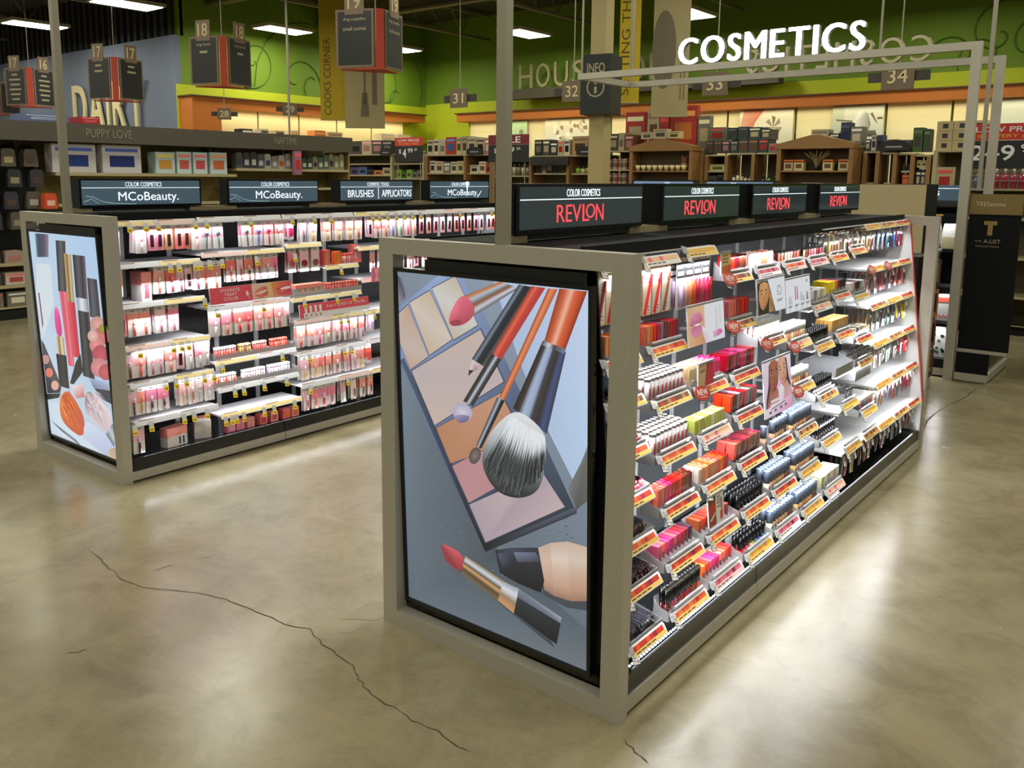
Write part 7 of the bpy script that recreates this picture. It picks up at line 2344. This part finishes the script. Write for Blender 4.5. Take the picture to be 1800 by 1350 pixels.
# ------------------------------------------------------------------ pet and baby aisle on the left
LX = -8.9
M_fascia = mat('taupe_fascia', (84, 78, 66), .5, noise=.06)
M_gback = mat('ochre_back_panel', (150, 134, 76), .6)
t = empty('pet_aisle_shelving', (LX - .4, 4.3, 0))
tag(t, 'long shelving run with a taupe fascia reading puppy love and naptime', 'shelving')
part('fascia', MB().box(LX, LX + .05, -.5, 7.0, 1.94, 2.15), M_fascia, t)
M_fl = mat('dim_fascia_letter', (140, 132, 112), .5)
put('lettering', text_mb('PUPPY LOVE', .55, .10, .004, 0).mesh('lettering', M_fl), t, (LX + .051 - (LX - .4), 3.24 - 4.3, 2.05))
put('lettering', text_mb('NAPTIME', .38, .095, .004, 0).mesh('lettering', M_fl), t, (LX + .051 - (LX - .4), 5.77 - 4.3, 2.06))
part('back_panel', MB().box(LX - .56, LX - .53, -.5, 7.0, .1, 2.15), M_gback, t)
part('plinth', MB().box(LX - .5, LX + .0, -.5, 7.0, .0, .12), M_black, t)
part('end_panel', MB().box(LX - .53, LX - .02, 6.97, 7.0, .12, 1.94), M_gback, t)
for y in (-.1, 1.1, 2.33, 3.55, 4.8, 6.0):
    part('bracket', MB().prism([(LX - .5, 1.94), (LX - .24, 1.94), (LX - .40, 1.80), (LX - .5, 1.78)], y, y + .04, 'y'), M_fascia, t)
for y0, y1, zs in ((2.62, 5.0, (1.60, 1.25, .9, .5)), (5.0, 6.97, (1.68, 1.42, 1.1, .7)), (-.5, 2.62, (.62, .38, .14))):
    for z in zs:
        part('shelf', MB().box(LX - .53, LX - .02, y0, y1, z - .03, z - .006), M_hshelf, t)
        part('price_rail', MB().box(LX - .02, LX + .0, y0, y1 - .01, z - .035, z), M_hshelf, t)
part('pegboard', MB().box(LX - .53, LX - .50, -.5, 2.6, .7, 1.9), M_black, t)


def lgoods(name, y, z, w_, h_, c, lab, cat, f_, shape='box', d=.18, x=LX - .03, group=None):
    o = goods(name, x, y, z, w_, h_, d, c, lab, cat, f_, group, shape=shape)
    o.rotation_euler = (0, 0, R(90))
    return o


for i, (y, w_, h_, c, f_, lab) in enumerate(((2.85, .50, .32, (196, 190, 190), (40, 60, 130), 'large blue and white diaper carton left of the far pole'), (3.42, .48, .325, (200, 196, 200), (40, 56, 120), 'large blue and white diaper carton right of the far pole'),
                                             (3.98, .26, .26, (190, 206, 206), (206, 150, 60), 'pale blue wipes carton, first of the small four'), (4.24, .20, .27, (190, 210, 214), (206, 90, 80), 'pale blue wipes carton, second of the small four'), (4.47, .20, .27, (196, 212, 214), (206, 80, 90), 'pale blue wipes carton, third of the small four'),
                                             (4.74, .25, .275, (190, 206, 206), (206, 110, 70), 'pale blue wipes carton, last of the small four'))):
    lgoods('diaper_carton', y, 1.601, w_, h_, c, lab, 'carton', f_)
rnd = random.Random(5)
for i in range(8):
    c = rnd.choice(((60, 56, 54), (150, 140, 120), (90, 84, 80), (180, 176, 170)))
    lgoods('toy_bag', 5.06 + i * .115, 1.44 if i > 20 else 1.681 if i > 6 else 1.62 if False else 1.681, .11, .17 + .05 * rnd.random(), c, 'clear bag of small toys beside the wipes, %s along' % ORD[i], 'bag', rnd.choice(((200, 200, 210), (206, 80, 50), (70, 80, 120))), 'bag', .1, group='clear toy bags beside the wipes')
for i in range(9):
    lgoods('bib_pack', 6.05 + i * .1, 1.681, .095, .15 + .05 * (i > 4) + .03 * rnd.random(), rnd.choice(((60, 84, 60), (150, 146, 110), (90, 110, 90))), 'green patterned baby pack under the naptime end, %s along' % ORD[i], 'pack', rnd.choice(((206, 210, 190), (70, 60, 90))), 'bag', .1, group='green packs under naptime')
lgoods('bottle_carton', 5.96, 1.60, .12, .33, (150, 110, 130), 'tall red and violet carton standing out left of the green packs', 'carton', (206, 50, 60), x=LX + .07, d=.06)
for r_, z in enumerate((1.66, 1.44, 1.20, .98, .76)):
    for i in range(11):
        y = .02 + i * .235 + (.05 if r_ % 2 else 0)
        if r_ == 4 and i > 8:
            continue
        c = rnd.choice(((44, 42, 42), (60, 58, 54), (50, 50, 60), (92, 86, 72)))
        lgoods('pet_treat_bag', y, z, .15, .19, c, 'dark pet treat bag hanging in %s row, %s along the pegboard' % (ORD[r_], ORD[i]), 'bag', rnd.choice(((176, 160, 124), (150, 140, 110), (90, 70, 60), (180, 176, 170))), 'bag', .12, group='dark pet treat bags on the pegboard')
lgoods('orange_tub', 2.5, 1.20, .14, .17, (226, 84, 40), 'bright orange pack hanging beside the far pole', 'bag', (240, 200, 180), 'bag', .1, x=LX + .09)
for i in range(9):
    for j, z in enumerate((.38, .14)):
        lgoods('pet_food_tray', .3 + i * .26, z + .001, .22, .16 if j else .13, rnd.choice(((196, 150, 146), (206, 186, 170), (120, 110, 100), (70, 62, 60))), 'low pet food carton, %s along the %s board of the pet aisle' % (ORD[i], ('upper low', 'lowest')[j]), 'carton', rnd.choice(((176, 70, 80), (230, 220, 200))), group='low pet food cartons')
for i in range(10):
    lgoods('pet_toy_pack', .2 + i * .24, .621, .2, .13, rnd.choice(((206, 196, 180), (176, 150, 140), (60, 56, 54))), 'pale pet toy pack, %s along the long board below the treat bags' % ORD[i], 'pack', rnd.choice(((190, 120, 120), (60, 50, 50))), 'bag', .14, group='pet toy packs below the treat bags')
for i, (y, w_, c, f_) in enumerate(((2.55, .5, (96, 110, 150), (130, 140, 170)), (3.05, .22, (176, 36, 50), (206, 90, 90)))):
    lgoods('top_stock_carton', y, 2.151, w_, .08, c, ('grey blue carton lying on top of the puppy love fascia', 'red carton lying on the fascia beside the far pole')[i], 'carton', f_, d=.3, x=LX)
part('top_board', MB().box(LX - .5, LX + .04, -.5, 7.0, 2.151 - .0005, 2.1506), M_fascia, t)
